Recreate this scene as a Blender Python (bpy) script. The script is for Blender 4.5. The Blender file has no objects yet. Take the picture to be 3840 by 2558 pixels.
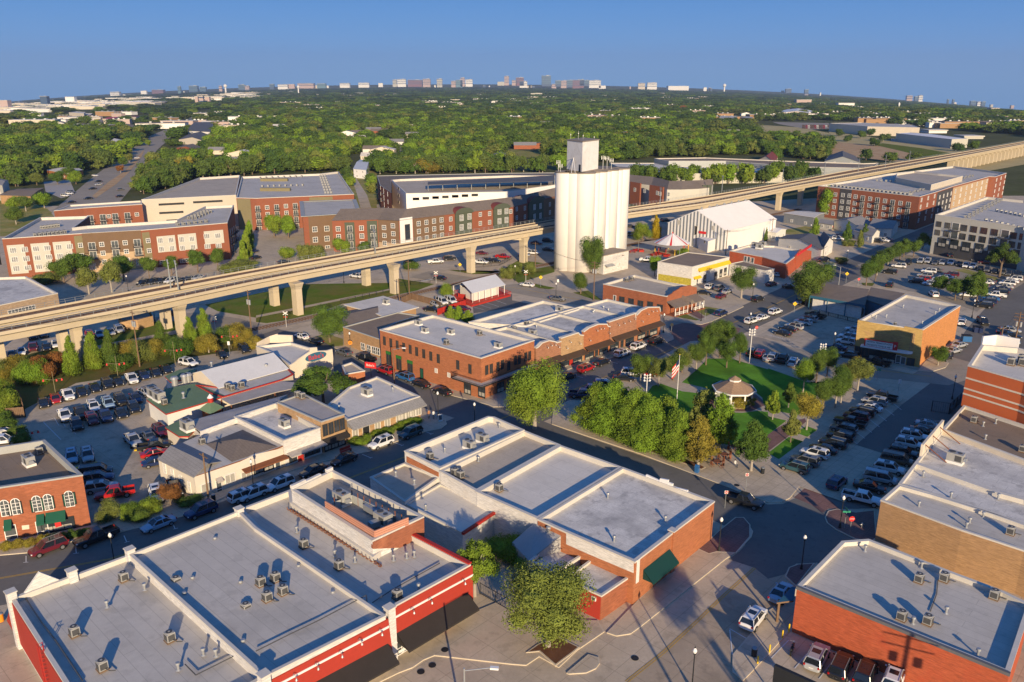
import bpy,math,random
import numpy as np
from mathutils import Vector,Matrix
rnd=random.Random(11)
F=3050.0;PT=math.radians(17.4);H=60.0
cp,sp=math.cos(PT),math.sin(PT)
TL={c+str(i+1):(960*i,y,.40816)for c,y in zip('abcd',(250,800,1380,1918))for i in range(4)}
TL['e']=(2280,500,.3061);TL['f']=(500,1200,.34);TL['g']=(3400,1150,.18692);TL['h']=(3360,1500,.20408);TL['s']=(0,0,1.0);TL['p']=(0,0,1.6313)
def ray(t,u,v):
 x0,y0,s=TL[t];dx=(x0+u*s-1920)/F;dy=-(y0+v*s-1279)/F
 return dx,cp+dy*sp,-sp+dy*cp
def G(t,u,v,z=0.0):
 X,Y,Z=ray(t,u,v);k=(z-H)/Z
 return(X*k,Y*k)
def toks(s):
 t=None;out=[]
 for w in s.split():
  if ',' in w:
   a=w.split(',');out.append((t,float(a[0]),float(a[1])))
  else:t=w
 return out
def pts(s,z=0.0):return[G(t,u,v,z)for t,u,v in toks(s)]
def onwall(A,B,t,u,v):
 X,Y,Z=ray(t,u,v);ax,ay=A;dx,dy=B[0]-A[0],B[1]-A[1];L=math.hypot(dx,dy);dx/=L;dy/=L
 det=-X*dy+Y*dx
 k=(-ax*dy+ay*dx)/det;m=(X*k-ax)*dx+(Y*k-ay)*dy
 return m,H+Z*k
def az(a,b):return math.atan2(b[0]-a[0],b[1]-a[1])
def lerp(a,b,t):return tuple(p+(q-p)*t for p,q in zip(a,b))
def dist(a,b):return math.hypot(a[0]-b[0],a[1]-b[1])
GA=math.radians(43.0)
C=bpy.data.collections.new('scene');bpy.context.scene.collection.children.link(C)
LOC={}
MATS={}
def mat(name,col,rough=.85,var=.18,scale=.35,kind='plain',metal=0.0,spec=.3,col2=None,seam=(4,2),amt=.5,bump=0.0,coat=0):
 if name in MATS:return MATS[name]
 m=bpy.data.materials.new(name);m.use_nodes=True;nt=m.node_tree;N=nt.nodes;Lk=nt.links
 b=N['Principled BSDF'];b.inputs['Roughness'].default_value=rough;b.inputs['Metallic'].default_value=metal
 b.inputs['Specular IOR Level'].default_value=spec
 if coat:b.inputs['Coat Weight'].default_value=coat
 MATS[name]=m
 if kind=='flat':
  b.inputs['Base Color'].default_value=(*col,1);return m
 geo=N.new('ShaderNodeNewGeometry')
 src=geo.outputs['Position']
 def noise(sc,det=3,s=src):
  n=N.new('ShaderNodeTexNoise');n.inputs['Scale'].default_value=sc;n.inputs['Detail'].default_value=det;n.inputs['Roughness'].default_value=.62
  Lk.new(s,n.inputs['Vector']);return n.outputs['Fac']
 def ramp(fac,a,bb):
  r=N.new('ShaderNodeMapRange');r.inputs[1].default_value=a;r.inputs[2].default_value=bb;Lk.new(fac,r.inputs[0]);return r.outputs[0]
 def mix(fac,c1,c2,mode='MIX'):
  x=N.new('ShaderNodeMix');x.data_type='RGBA';x.blend_type=mode
  if isinstance(fac,float):x.inputs[0].default_value=fac
  else:Lk.new(fac,x.inputs[0])
  for i,c in((6,c1),(7,c2)):
   if isinstance(c,tuple):x.inputs[i].default_value=(*c[:3],1)
   else:Lk.new(c,x.inputs[i])
  return x.outputs[2]
 lo=tuple(c*(1-var)for c in col);hi=tuple(min(1,c*(1+var))for c in col)
 c=mix(ramp(noise(scale,5),.3,.7),lo,hi)
 c=mix(ramp(noise(scale*9,2),.3,.75),c,tuple(x*(1-var*.8)for x in col),'MIX')if kind!='foliage' else c
 if kind in('roof','slab'):
  mp=N.new('ShaderNodeMapping');mp.inputs['Rotation'].default_value=(0,0,GA);Lk.new(src,mp.inputs['Vector'])
  br=N.new('ShaderNodeTexBrick');br.offset=.5 if kind=='roof' else 0;br.inputs['Scale'].default_value=1
  br.inputs['Brick Width'].default_value=seam[0];br.inputs['Row Height'].default_value=seam[1]
  br.inputs['Mortar Size'].default_value=.035 if kind=='roof' else.05;br.inputs['Mortar Smooth'].default_value=.6
  br.inputs['Color1'].default_value=(1,1,1,1);br.inputs['Color2'].default_value=(.9,.9,.9,1);br.inputs['Mortar'].default_value=(.45,.45,.45,1)
  Lk.new(mp.outputs[0],br.inputs['Vector'])
  c=mix(.55,c,br.outputs['Color'],'MULTIPLY')
  c2=col2 or tuple(x*.45 for x in col)
  c=mix(ramp(noise(.13,8),.50,.66),c,mix(amt*1.0,c,c2))if amt else c
  c=mix(ramp(noise(.55,8),.54,.64),c,mix(min(1.0,amt*.9),c,c2))if amt else c
 if kind=='brick':
  mp=N.new('ShaderNodeMapping');mp.inputs['Scale'].default_value=(1,1,7);Lk.new(src,mp.inputs['Vector'])
  c=mix(ramp(noise(1.1,6,mp.outputs[0]),.38,.66),c,tuple(x*.62 for x in col))
  c2=col2 or tuple(x*.6 for x in col)
  c=mix(ramp(noise(.25,6),.55,.75),c,c2)
 if kind=='stripes':
  mp=N.new('ShaderNodeMapping');mp.inputs['Rotation'].default_value=(0,0,seam[0]);Lk.new(src,mp.inputs['Vector'])
  w=N.new('ShaderNodeTexWave');w.inputs['Scale'].default_value=seam[1];w.inputs['Distortion'].default_value=0;Lk.new(mp.outputs[0],w.inputs['Vector'])
  c=mix(ramp(w.outputs['Fac'],.55,.95),c,mix(amt,c,col2 or tuple(x*.5 for x in col)))
  c=mix(ramp(noise(.6,6),.6,.75),c,mix(.5,c,tuple(x*.6 for x in col)))
 if kind=='grass':
  c=mix(ramp(noise(.12,5),.38,.68),c,col2 or(.20,.17,.06))
  c=mix(ramp(noise(2.5,3),.4,.7),c,mix(.35,c,tuple(x*.5 for x in col)))
 if kind=='road':
  c=mix(ramp(noise(.05,4),.4,.7),c,mix(.5,c,col2 or tuple(x*1.35 for x in col)))
  c=mix(ramp(noise(.9,7),.57,.66),c,mix(.35,c,tuple(x*.55 for x in col)))
 if kind=='foliage':
  oi=N.new('ShaderNodeObjectInfo');rr=ramp(oi.outputs['Random'],0,1)
  c=mix(rr,c,mix(.75,c,col2 or(.10,.11,.02)))
  ch=N.new('ShaderNodeTexCoord');n2=noise(.55,3,ch.outputs['Object'])
  c=mix(ramp(n2,.4,.65),c,tuple(min(1,x*1.45)for x in col))
  n3=noise(3.2,2,ch.outputs['Object'])
  c=mix(ramp(n3,.45,.7),c,mix(.7,c,tuple(x*.5 for x in col)))
  b.inputs['Subsurface Weight'].default_value=0
 if bump:
  bp=N.new('ShaderNodeBump');bp.inputs['Strength'].default_value=bump;bp.inputs['Distance'].default_value=.05;Lk.new(noise(4,5),bp.inputs['Height']);Lk.new(bp.outputs[0],b.inputs['Normal'])
 Lk.new(c,b.inputs['Base Color'])
 return m
mat('conc',(.56,.46,.335),.9,.12,.3,'slab',seam=(3.2,3.2),amt=.35)
mat('walk',(.54,.45,.335),.9,.12,.4,'slab',seam=(1.6,1.6),amt=.25)
mat('tanroad',(.45,.355,.25),.9,.10,.25,'slab',seam=(5.2,4.4),amt=.45)
mat('kerb',(.56,.48,.36),.9,.12,.6)
mat('asphalt',(.155,.145,.13),.92,.12,.2,'road')
mat('asphalt2',(.32,.275,.215),.92,.12,.2,'road')
mat('lotconc',(.47,.395,.30),.9,.12,.2,'slab',seam=(5,5),amt=.5)
mat('pavebrick',(.235,.13,.115),.9,.2,.5,'slab',seam=(1.2,.6),amt=.3)
mat('yellowline',(.55,.34,.07),.8,.2,1.0);mat('whiteline',(.66,.66,.64),.8,.15,1.0)
mat('yellow',(.80,.52,.02),.6,.1,1)
mat('grass',(.13,.20,.03),1,.25,.4,'grass',spec=0)
mat('lawn',(.14,.33,.04),1,.2,.3,'grass',col2=(.07,.15,.022),spec=0)
mat('drygrass',(.42,.34,.13),1,.25,.1,'grass',col2=(.20,.24,.06),spec=0)
mat('dirt',(.55,.34,.19),1,.25,.05,'grass',col2=(.58,.44,.26),spec=0)
mat('mulch',(.17,.085,.05),1,.3,1,spec=0)
mat('bank',(.11,.13,.035),1,.3,.3,'grass',col2=(.20,.13,.05),spec=0);mat('field',(.52,.43,.22),1,.2,.04,col2=None,spec=0);mat('gravel',(.36,.31,.26),1,.2,1.0)
mat('farfloor',(.115,.13,.055),1,.4,.02,'grass',col2=(.12,.12,.07),spec=0)
mat('viaduct',(.56,.47,.33),.85,.1,.2,bump=.1);mat('viaductdeck',(.22,.175,.135),.9,.15,.5)
mat('rail',(.13,.075,.05),.7,.2,.5);mat('tie',(.16,.11,.08),.9,.2,.8)
mat('steel',(.30,.32,.33),.5,.1,1,metal=.4);mat('galv',(.42,.43,.43),.45,.15,1,metal=.5);mat('dark',(.02,.022,.025),.6,.1,1)
mat('wood',(.20,.125,.075),.9,.25,.8);mat('redpaint',(.42,.03,.02),.6,.1,.6);mat('white',(.78,.76,.72),.6,.07,.6)
mat('silo',(.80,.77,.72),.8,.05,.25);mat('siloroof',(.30,.25,.20),.9,.2,.6)
mat('glass',(.035,.045,.055),.12,.2,.6,spec=.9);mat('glassgrey',(.10,.115,.12),.15,.3,.8,spec=.9);mat('glassblind',(.40,.38,.33),.3,.25,.9,spec=.5)
mat('black',(.018,.018,.02),.5,.1,1,'flat')
mat('orangesign',(.85,.28,.02),.5,.05,1);mat('signred',(.62,.03,.03),.5,.05,1);mat('signgreen',(.03,.25,.15),.5,.05,1)
class MB:
 def __init__(s):s.v=[];s.f=[];s.m=[];s.mats=[];s.sm=False
 def mi(s,m):
  if m not in s.mats:s.mats.append(m)
  return s.mats.index(m)
 def poly(s,P,m):
  b=len(s.v);s.v+=[tuple(p)for p in P];s.f.append(tuple(range(b,b+len(P))));s.m.append(s.mi(m))
 def mesh(s,V,Fs,m):
  b=len(s.v);s.v+=[tuple(p)for p in V];k=s.mi(m)
  for f in Fs:s.f.append(tuple(b+i for i in f));s.m.append(k)
 def box(s,c,d,m,r=0.0,top=None):
  cx,cy,cz=c;x,y,z=d[0]/2,d[1]/2,d[2]/2;co,si=math.cos(r),math.sin(r)
  t=top or 1.0
  V=[(cx+(X*q*co-Y*q*si),cy+(X*q*si+Y*q*co),cz+Z)for Z,q in((-z,1),(z,t))for X,Y in((-x,-y),(x,-y),(x,y),(-x,y))]
  s.mesh(V,[(3,2,1,0),(4,5,6,7),(0,1,5,4),(1,2,6,5),(2,3,7,6),(3,0,4,7)],m)
 def beam(s,a,b,w,h,m):
  a=Vector(a);b=Vector(b);d=(b-a);L=d.length
  if L<1e-6:return
  d.normalize();up=Vector((0,0,1))if abs(d.z)<.95 else Vector((1,0,0));x=d.cross(up).normalized()*(w/2);y=x.cross(d).normalized()*(h/2)
  V=[p+i*x+j*y for p in(a,b)for i,j in((-1,-1),(1,-1),(1,1),(-1,1))]
  s.mesh(V,[(0,1,2,3),(7,6,5,4),(0,4,5,1),(1,5,6,2),(2,6,7,3),(3,7,4,0)],m)
 def prism(s,P,z0,z1,m,mt=None,bottom=False):
  P=ccw(P);n=len(P);
  if not hasattr(z0,'__len__'):z0=[z0]*n
  if not hasattr(z1,'__len__'):z1=[z1]*n
  V=[(p[0],p[1],z)for p,z in zip(P,z0)]+[(p[0],p[1],z)for p,z in zip(P,z1)]
  s.mesh(V,[(i,(i+1)%n,n+(i+1)%n,n+i)for i in range(n)],m)
  if mt:s.poly(V[n:],mt)
  if bottom:s.poly(V[:n][::-1],m)
 def cyl(s,c,z0,z1,r0,m,r1=None,n=12,mt=None):
  r1=r0 if r1 is None else r1
  a=[(c[0]+r0*math.cos(2*math.pi*i/n),c[1]+r0*math.sin(2*math.pi*i/n),z0)for i in range(n)]
  b=[(c[0]+r1*math.cos(2*math.pi*i/n),c[1]+r1*math.sin(2*math.pi*i/n),z1)for i in range(n)]
  s.mesh(a+b,[(i,(i+1)%n,n+(i+1)%n,n+i)for i in range(n)]+[tuple(range(n))[::-1]],m)
  s.poly(b,mt or m)
 def tube(s,a,b,r,m,n=6,r1=None):
  a=Vector(a);b=Vector(b);d=b-a
  if d.length<1e-6:return
  d.normalize();up=Vector((0,0,1))if abs(d.z)<.95 else Vector((1,0,0));x=d.cross(up).normalized();y=x.cross(d);r1=r if r1 is None else r1
  V=[p+q*(x*math.cos(2*math.pi*i/n)+y*math.sin(2*math.pi*i/n))for p,q in((a,r),(b,r1))for i in range(n)]
  s.mesh(V,[(i,(i+1)%n,n+(i+1)%n,n+i)for i in range(n)]+[tuple(range(n))[::-1],tuple(range(n,2*n))],m)
 def build(s,name,parent=None,local=False,smooth=False):
  o=(0,0,0)if(parent is None or local)else LOC.get(parent.name,(0,0,0))
  me=bpy.data.meshes.new(name);me.from_pydata([(v[0]-o[0],v[1]-o[1],v[2]-o[2])for v in s.v],[],s.f)
  for m in s.mats:me.materials.append(MATS[m])
  me.polygons.foreach_set('material_index',s.m)
  if smooth:me.polygons.foreach_set('use_smooth',[True]*len(s.f))
  me.update();ob=bpy.data.objects.new(name,me);C.objects.link(ob)
  if parent is not None:ob.parent=parent;LOC[ob.name]=o
  return ob
def area(P):return sum(P[i][0]*P[(i+1)%len(P)][1]-P[(i+1)%len(P)][0]*P[i][1]for i in range(len(P)))/2
def ccw(P):return list(P)if area(P)>0 else list(P)[::-1]
def inset(P,d):
 P=ccw(P);n=len(P);out=[]
 for i in range(n):
  a,b,c=P[i-1],P[i],P[(i+1)%n]
  d1=(b[0]-a[0],b[1]-a[1]);l1=math.hypot(*d1)or 1;n1=(-d1[1]/l1,d1[0]/l1)
  d2=(c[0]-b[0],c[1]-b[1]);l2=math.hypot(*d2)or 1;n2=(-d2[1]/l2,d2[0]/l2)
  k=1+n1[0]*n2[0]+n1[1]*n2[1];k=max(k,.35)
  out.append((b[0]+(n1[0]+n2[0])*d/k,b[1]+(n1[1]+n2[1])*d/k))
 return out
def cen(P):return(sum(p[0]for p in P)/len(P),sum(p[1]for p in P)/len(P))
def thing(name,label,cat,loc=(0,0,0),rz=0.0,group=None):
 o=bpy.data.objects.new(name,None);C.objects.link(o);o.empty_display_size=.5
 o.location=(loc[0],loc[1],loc[2]if len(loc)>2 else 0);o.rotation_euler=(0,0,rz);o['label']=label;o['category']=cat
 if group:o['group']=group
 LOC[o.name]=tuple(o.location);return o
def tag(o,label,cat,group=None):
 o['label']=label;o['category']=cat
 if group:o['group']=group
 return o
def struct(name,mb,kind='structure'):
 o=mb.build(name);o['kind']=kind;return o
def dup(root,loc,rz=0.0,label=None,group=None,sc=None):
 r=root.copy();C.objects.link(r);r.location=(loc[0],loc[1],loc[2]if len(loc)>2 else 0);r.rotation_euler=(0,0,rz)
 if sc:r.scale=sc if hasattr(sc,'__len__')else(sc,sc,sc)
 if label:r['label']=label
 if group:r['group']=group
 for ch in root.children:
  c=ch.copy();C.objects.link(c);c.parent=r
  for g in ch.children:
   d=g.copy();C.objects.link(d);d.parent=c
 return r
def recenter(o):
 """put a top-level mesh's origin at the foot of its own shape"""
 me=o.data;n=len(me.vertices);a=np.zeros(n*3);me.vertices.foreach_get('co',a);a=a.reshape(-1,3)
 c=np.array([(a[:,0].min()+a[:,0].max())/2,(a[:,1].min()+a[:,1].max())/2,a[:,2].min()]);a-=c;me.vertices.foreach_set('co',a.ravel());me.update();o.location=c
 return o
sc=bpy.context.scene
cam=bpy.data.cameras.new('camera');co=bpy.data.objects.new('camera',cam);C.objects.link(co);sc.camera=co
co.location=(0,0,H);co.rotation_euler=(math.pi/2-PT,0,0);cam.sensor_width=36;cam.lens=F/3840*36;cam.clip_end=60000;cam.clip_start=1
w=bpy.data.worlds.new('World');sc.world=w;w.use_nodes=True;nt=w.node_tree
SUN_EL,SUN_AZ=math.radians(14.5),math.radians(168.5)
sky=nt.nodes.new('ShaderNodeTexSky');sky.sky_type='NISHITA';sky.sun_disc=False;sky.sun_elevation=SUN_EL;sky.sun_rotation=SUN_AZ
sky.altitude=200;sky.air_density=1.0;sky.dust_density=.6;sky.ozone_density=3.5
nt.links.new(sky.outputs[0],nt.nodes['Background'].inputs[0]);nt.nodes['Background'].inputs[1].default_value=.125
sun=bpy.data.lights.new('sun','SUN');sun.energy=5.0;sun.angle=math.radians(.53);sun.color=(1.0,.79,.52)
so=bpy.data.objects.new('sun',sun);C.objects.link(so)
sd=Vector((math.sin(SUN_AZ)*math.cos(SUN_EL),math.cos(SUN_AZ)*math.cos(SUN_EL),math.sin(SUN_EL)))
so.rotation_euler=sd.to_track_quat('Z','Y').to_euler();so.location=(0,-50,120)
sc.view_settings.view_transform='Standard';sc.view_settings.look='None';sc.view_settings.exposure=.42;sc.view_settings.gamma=1
sc.cycles.use_denoising=True;sc.cycles.max_bounces=6
def terrain_z(x,y):
 r=math.hypot(x,y)
 if r<2000:return 0.0
 t=x/max(y,1.0);k=(min(abs(t+.06),.8)**2)*(1.0)
 return(r-2000)*(.0056-k*.066)
mb=MB();xs=[]
ang=[math.radians(a)for a in range(-180,181,3)]
rad=[0.5,60,150,300,500,700,900,1200,1600,2000,2400,3000,4000,5500,7500,10000,14000,20000]
V=[];Fs=[]
for r in rad:
 for a in ang[:-1]:
  x,y=r*math.sin(a),r*math.cos(a);V.append((x,y,-.02+(terrain_z(x,y)if y>0 else 0)))
n=len(ang)-1
for i in range(len(rad)-1):
 for j in range(n):Fs.append((i*n+j,(i+1)*n+j,(i+1)*n+(j+1)%n,i*n+(j+1)%n))
Fs=[f[::-1]for f in Fs]
mb.mesh(V,Fs,'farfloor');struct('ground',mb)
def sheet(name,s,m,z=.0,zsrc=0.0,P=None):
 mb=MB();P=ccw(P or pts(s,zsrc));mb.poly([(p[0],p[1],z)for p in P],m);return struct(name,mb)
def ribbon(P,w0,w1,z,m,mb,skip=None):
 """flat strip along polyline P, w0 to the left side and w1 to the right"""
 n=len(P);L=[];R=[]
 for i in range(n):
  a=P[max(0,i-1)];b=P[min(n-1,i+1)];d=(b[0]-a[0],b[1]-a[1]);l=math.hypot(*d);nx,ny=-d[1]/l,d[0]/l
  L.append((P[i][0]+nx*w0,P[i][1]+ny*w0,z));R.append((P[i][0]-nx*w1,P[i][1]-ny*w1,z))
 for i in range(n-1):
  mb.poly([R[i],R[i+1],L[i+1],L[i]],m)
def slabwalk(name,s,m='walk',z=.13,kerb='kerb',P=None,kw=.16):
 """raised pavement with a kerb rim"""
 P=ccw(P or pts(s));mb=MB();Q=inset(P,kw)
 mb.prism(P,0,z,kerb);n=len(P)
 for i in range(n):
  j=(i+1)%n;mb.poly([(*P[i],z),(*P[j],z),(*Q[j],z),(*Q[i],z)],kerb)
 mb.poly([(q[0],q[1],z)for q in Q],m);return struct(name,mb)
sheet('pavement','','conc',.0,P=[(-330,10),(-330,420),(-120,440),(60,420),(200,470),(420,470),(420,10)])
def off(P,d):
 out=[]
 for i in range(len(P)):
  a=P[max(0,i-1)];b=P[min(len(P)-1,i+1)];dx,dy=b[0]-a[0],b[1]-a[1];l=math.hypot(dx,dy);out.append((P[i][0]-dy/l*d,P[i][1]+dx/l*d))
 return out
S1=pts('s -500,2215 0,2169 408,2098 900,1945 1319,1790 1515,1715 2079,1492 2549,1298 2879,1155 3021,1086 3200,1005 3420,905 3620,820')
mb=MB();ribbon(S1,6.6,6.6,.012,'asphalt',mb);struct('road',mb)
mb=MB()
for d in(-.12,.12):ribbon(off(S1,d),.06,.06,.02,'yellowline',mb)
struct('road_markings',mb)
S2=pts('b1 1450,1000 1700,960 2050,1010 b2 60,1110 280,1160 640,1290 1000,1480 c2 1560,250 2100,420 c3 330,650 1000,890 1750,1160 2300,1420 d3 2350,280 d4 250,180 1100,560')
mb=MB();ribbon(S2[3:],5.2,5.2,.016,'asphalt',mb);ribbon(S2[:4],5.5,5.5,.016,'asphalt2',mb);struct('road',mb)
sheet('road','c4 250,1195 1240,330 1560,90 b4 1500,1500 1640,1350 1830,1060 2100,760 2352,560 2600,420 2900,600 c4 2600,300 1780,420 1600,520 1370,720 1030,1200 960,1290 560,1300','asphalt',.020)
S5=pts('c4 1900,-40 b4 1500,1500 1000,1440 450,1360 0,1250 b3 2200,1190 1650,1090 1250,960 700,810 0,680 b2 2200,690 1850,610 1500,560')
mb=MB();ribbon(S5[:8],5.5,5.5,.024,'asphalt2',mb);ribbon(S5[7:],5.5,5.5,.024,'asphalt2',mb);struct('road',mb)
mb=MB()
for d in(-.1,.1):ribbon(off(S5[8:11],d),.06,.06,.032,'yellowline',mb);ribbon(off(S5[1:5],d),.06,.06,.032,'yellowline',mb)
struct('road_markings',mb)
sheet('road','d3 2230,520 1050,1568 0,2600 3200,2600 d3 2352,1900 2025,1330 2352,1060 d4 100,850 d4 260,420 d3 2352,330','tanroad',.012)
mb=MB()
S4=pts('d3 2230,520 1960,760 1700,1010 1400,1290 1050,1568')
for d in(-.14,.14):ribbon(off(S4,d),.06,.06,.026,'yellowline',mb)
struct('road_markings',mb)
sheet('crossing_paving','b3 1440,1040 1560,1010 1900,1010 2100,1060 2060,1130 1880,1190 1600,1230 1470,1130','pavebrick',.028)
sheet('crossing_paving','c4 235,1190 390,1060 560,1200 660,1300 560,1290 500,1330 400,1260','pavebrick',.028)
sheet('road','c4 -100,1260 140,1250 330,1160 560,1310 520,1380 d4 620,180 800,270 700,260 430,480 260,480 150,580 0,620 d3 2230,520 1990,440 2090,370 2215,230 2200,130 2130,50','asphalt',.022)
slabwalk('pavement','d1 -400,430 -400,350 0,320 c1 300,1560 840,1450 1180,1370 1600,1250 1850,1210 2352,1010 c2 280,900 620,790 850,700 1040,650 1280,560 1560,440 1620,440 1740,480 1755,520 1700,560 1560,590 1290,680 1040,770 500,890 0,1055 c1 1700,1365 1080,1520 600,1610 290,1700 -400,1760')
slabwalk('pavement','c2 1230,10 b2 1130,1385 1300,1440 1550,1520 1900,1610 c2 2100,290 2352,300 2352,350 c3 60,350 90,330 -60,360 c2 2180,362 2130,340 1820,262 1500,150 1300,60 b2 1120,1440 850,1290 700,1230 690,1200')
slabwalk('pavement','b3 200,1460 640,1340 900,1260 1340,1080 1400,1060 1480,1130 1485,1160 1420,1190 1380,1140 1250,1180 930,1290 560,1420 200,1568 c3 0,200 -20,120')
slabwalk('pavement','b3 1380,940 1500,950 1690,990 1750,960 1930,900 2100,840 2130,860 1830,1000 1740,1025 1640,1015 1400,975')
slabwalk('pavement','c3 380,372 530,300 720,310 1000,120 1150,20 b3 1500,1250 1640,1180 1800,1170 2000,1260 2352,1380 b4 0,1390 350,1470 650,1530 c4 900,100 1000,140 1200,210 1240,270 1220,310 1140,330 140,925 300,1080 200,1200 120,1240 0,1240 c3 2060,1130 1860,1050 1200,800 365,520')
slabwalk('park_strip','c3 700,560 740,548 1100,660 1700,880 1780,920 1740,940 1640,905 1100,715 760,605','mulch',z=.17)
sheet('park_path','c3 1060,140 1280,60 1500,50 2352,380 c4 0,460 1400,900 700,1240 c3 1500,700 1060,300','walk',.140)
sheet('lawn','c3 1230,250 1290,170 1370,150 1560,220 1730,240 1700,290 1780,350 1950,410 2110,420 2250,400 2352,410 c4 0,450 170,490 0,620 c3 2352,640 2240,720 2000,720 1900,690 1600,640 1400,520','lawn',.150)
sheet('lawn','b3 1560,1560 1700,1440 1800,1340 2010,1340 2352,1440 b4 0,1430 370,1560 640,1600 c4 500,130 420,330 270,440 0,385 c3 2310,330 2300,280 2180,180 1840,210 1740,180','lawn',.155)
sheet('lawn','c4 190,640 320,680 100,845 0,790','lawn',.150)
sheet('lawn','c4 355,540 450,575 360,640 250,600','lawn',.150)
sheet('brick_path','c4 100,550 210,500 340,470 350,500 180,640 0,775 c3 2300,800 2340,640 c4 0,620','pavebrick',.158)
sheet('brick_path','c3 1700,250 1840,200 2240,250 2300,300 2320,350 2190,408 1950,402 1790,345','pavebrick',.166)
slabwalk('pavement','c4 520,1380 550,1320 630,1300 800,1330 980,1310 1000,1568 955,1600 d4 800,260 620,170 540,110','pavebrick')
slabwalk('pavement','d4 155,600 190,520 270,490 430,480 260,700','pavebrick')
slabwalk('pavement','d3 1812,270 1870,240 2130,60 2215,190 2200,240 2080,370 1965,440 1180,1065 1090,1130 960,1150 870,1120 1330,640 1480,520 1700,370','conc')
slabwalk('pavement','d3 1700,350 1812,262 1900,180 2050,60 2130,60 2190,130 2190,240 2060,390 1880,380 1810,400','pavebrick',z=.142)
slabwalk('traffic_island','d3 500,1490 700,1320 800,1350 808,1400 770,1450 680,1490 520,1500')
slabwalk('traffic_island','d3 130,1310 240,1230 420,1160 620,1260 560,1310 400,1430 250,1300','mulch',z=.22)
slabwalk('pavement','d2 1290,1300 1660,1130 2000,935 2060,905 d3 60,760 600,1000 790,1010 850,1110 600,1280 430,1440 250,1340 130,1420 0,1410 d2 1740,1340 1640,1330 1540,1370 1440,1440 1310,1490 1150,1568 700,1800 400,1700 850,1560','conc')
slabwalk('pavement','d4 -60,960 60,880 190,1110 20,1300 -150,1480 -230,1560 -330,1480 -325,1320 -250,1230 -120,1080','conc')
slabwalk('pavement','b4 1490,1310 1560,1290 1600,1310 1660,1380 1630,1420 1500,1460 1378,1450 1400,1420','walk')
slabwalk('pavement','b4 640,1330 780,1300 1378,1450 1330,1480 1100,1430 900,1400','walk')
sheet('parking_lot','c4 130,925 1140,330 1240,330 240,1190','lotconc',.036)
sheet('parking_lot','b4 0,1080 380,900 640,960 830,990 800,1290 640,1300 0,1150 b3 2250,1130','lotconc',.036)
sheet('parking_lot','b4 820,470 1150,380 1700,400 2352,520 2352,640 1920,900 1500,760 1060,660 950,620','asphalt2',.030)
sheet('parking_lot','c1 60,480 330,330 520,310 1200,130 b1 1500,1430 1700,1330 2352,1240 2352,1568 c1 1600,400 1500,800 1450,950 1500,1150 850,1430 780,960 410,660 60,700','lotconc',.036)
sheet('parking_lot','b2 1990,850 2352,740 b3 0,800 250,850 b2 2330,870 2000,920','asphalt',.036)
mb=MB()
def lines(s,m='whiteline',wd=.12,z=.046):
 P=pts(s)
 for a,b in zip(P[::2],P[1::2]):ribbon([a,b],wd/2,wd/2,z,m,mb)
for i in range(13):
 a=G('c4',340+i*67,960-i*53);b=G('c4',420+i*67,1020-i*53);ribbon([a,b],.06,.06,.046,'whiteline',mb)
for i,y in enumerate((490,546,665,735,808,880,958,1040,1125)):
 u=1340-i*70;ribbon([G('c4',u,y),G('c4',u+330,y-2)],.06,.06,.030,'whiteline',mb)
lines('c2 975,795 1055,828 1045,832 1070,822 1265,685 1345,715 1330,718 1358,708 1540,580 1615,610 1600,613 1630,603')
lines('d1 240,410 240,470 215,472 260,468 695,330 702,390 675,390 725,385 1140,225 1165,285 1145,288 1190,278 1590,120 1610,165 1590,165 1635,155')
lines('d3 2000,1080 2170,1180 2000,1090 2025,1320 b3 890,1360 970,1382 1090,1310 1130,1318 1220,1258 1275,1268 c3 400,150 475,165 590,75 650,90')
lines('c1 400,500 560,660 400,495 500,460 500,460 540,530 560,480 600,540 640,560 700,610 b2 1990,860 2100,890 2050,840 2160,875 2110,820 2230,858 2200,800 2300,836 b4 0,1120 180,1170 600,1340 640,1310')
lines('d4 30,1350 190,1185 245,1445 410,1250 470,1540 610,1360 730,1600 800,1470')
for i in range(9):ribbon([G('b4',20+i*22,1118+i*5),G('b4',50+i*18,1135+i*4)],.06,.06,.046,'whiteline',mb)
for i in range(6):ribbon([G('b2',1500+i*17,625-i*4),G('b2',1560+i*13,628-i*4)],.25,.25,.046,'whiteline',mb)
struct('parking_markings',mb)
mb=MB()
for s in('c1 1235,768 1300,750','c1 800,905 895,877','c1 700,930 745,918'):
 a,b=pts(s);mb.beam((*a,.2),(*b,.2),.3,.2,'yellow')
struct('parking_markings',mb)
def g(name,s,m,z):return sheet(name,s,m,z)
g('lawn','b1 -200,1420 0,1360 540,1230 800,1180 1400,1000 1650,990 1640,1080 1000,1190 0,1440 -200,1500','grass',.02)
g('lawn','b1 -200,1490 0,1450 1000,1210 1680,1100 1700,1200 1100,1300 0,1500','grass',.02)
g('lawn','b1 1880,840 2352,740 b2 0,740 430,650 1250,640 1300,600 1640,650 1240,800 800,830 430,960 100,1010 0,1000 b1 2352,960 2000,900','grass',.02)
g('lawn','b2 1760,520 1990,560 2230,540 2330,480 b3 60,430 390,470 390,540 60,640 b2 2300,560 2100,540','grass',.02)
g('lawn','b2 540,1140 640,1110 800,1160 800,1220 700,1230','drygrass',.15)
g('lawn','b3 60,620 400,690 340,700 250,690','grass',.14);g('lawn','b3 560,730 700,710 830,800 740,790','grass',.04)
g('lawn','b3 1480,950 1580,920 1720,985 1690,990','grass',.14);g('lawn','b3 1660,880 1760,855 1930,880 1780,945','drygrass',.04)
g('brick_path','b3 1560,880 1640,850 1770,960 1730,975','pavebrick',.146)
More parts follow.
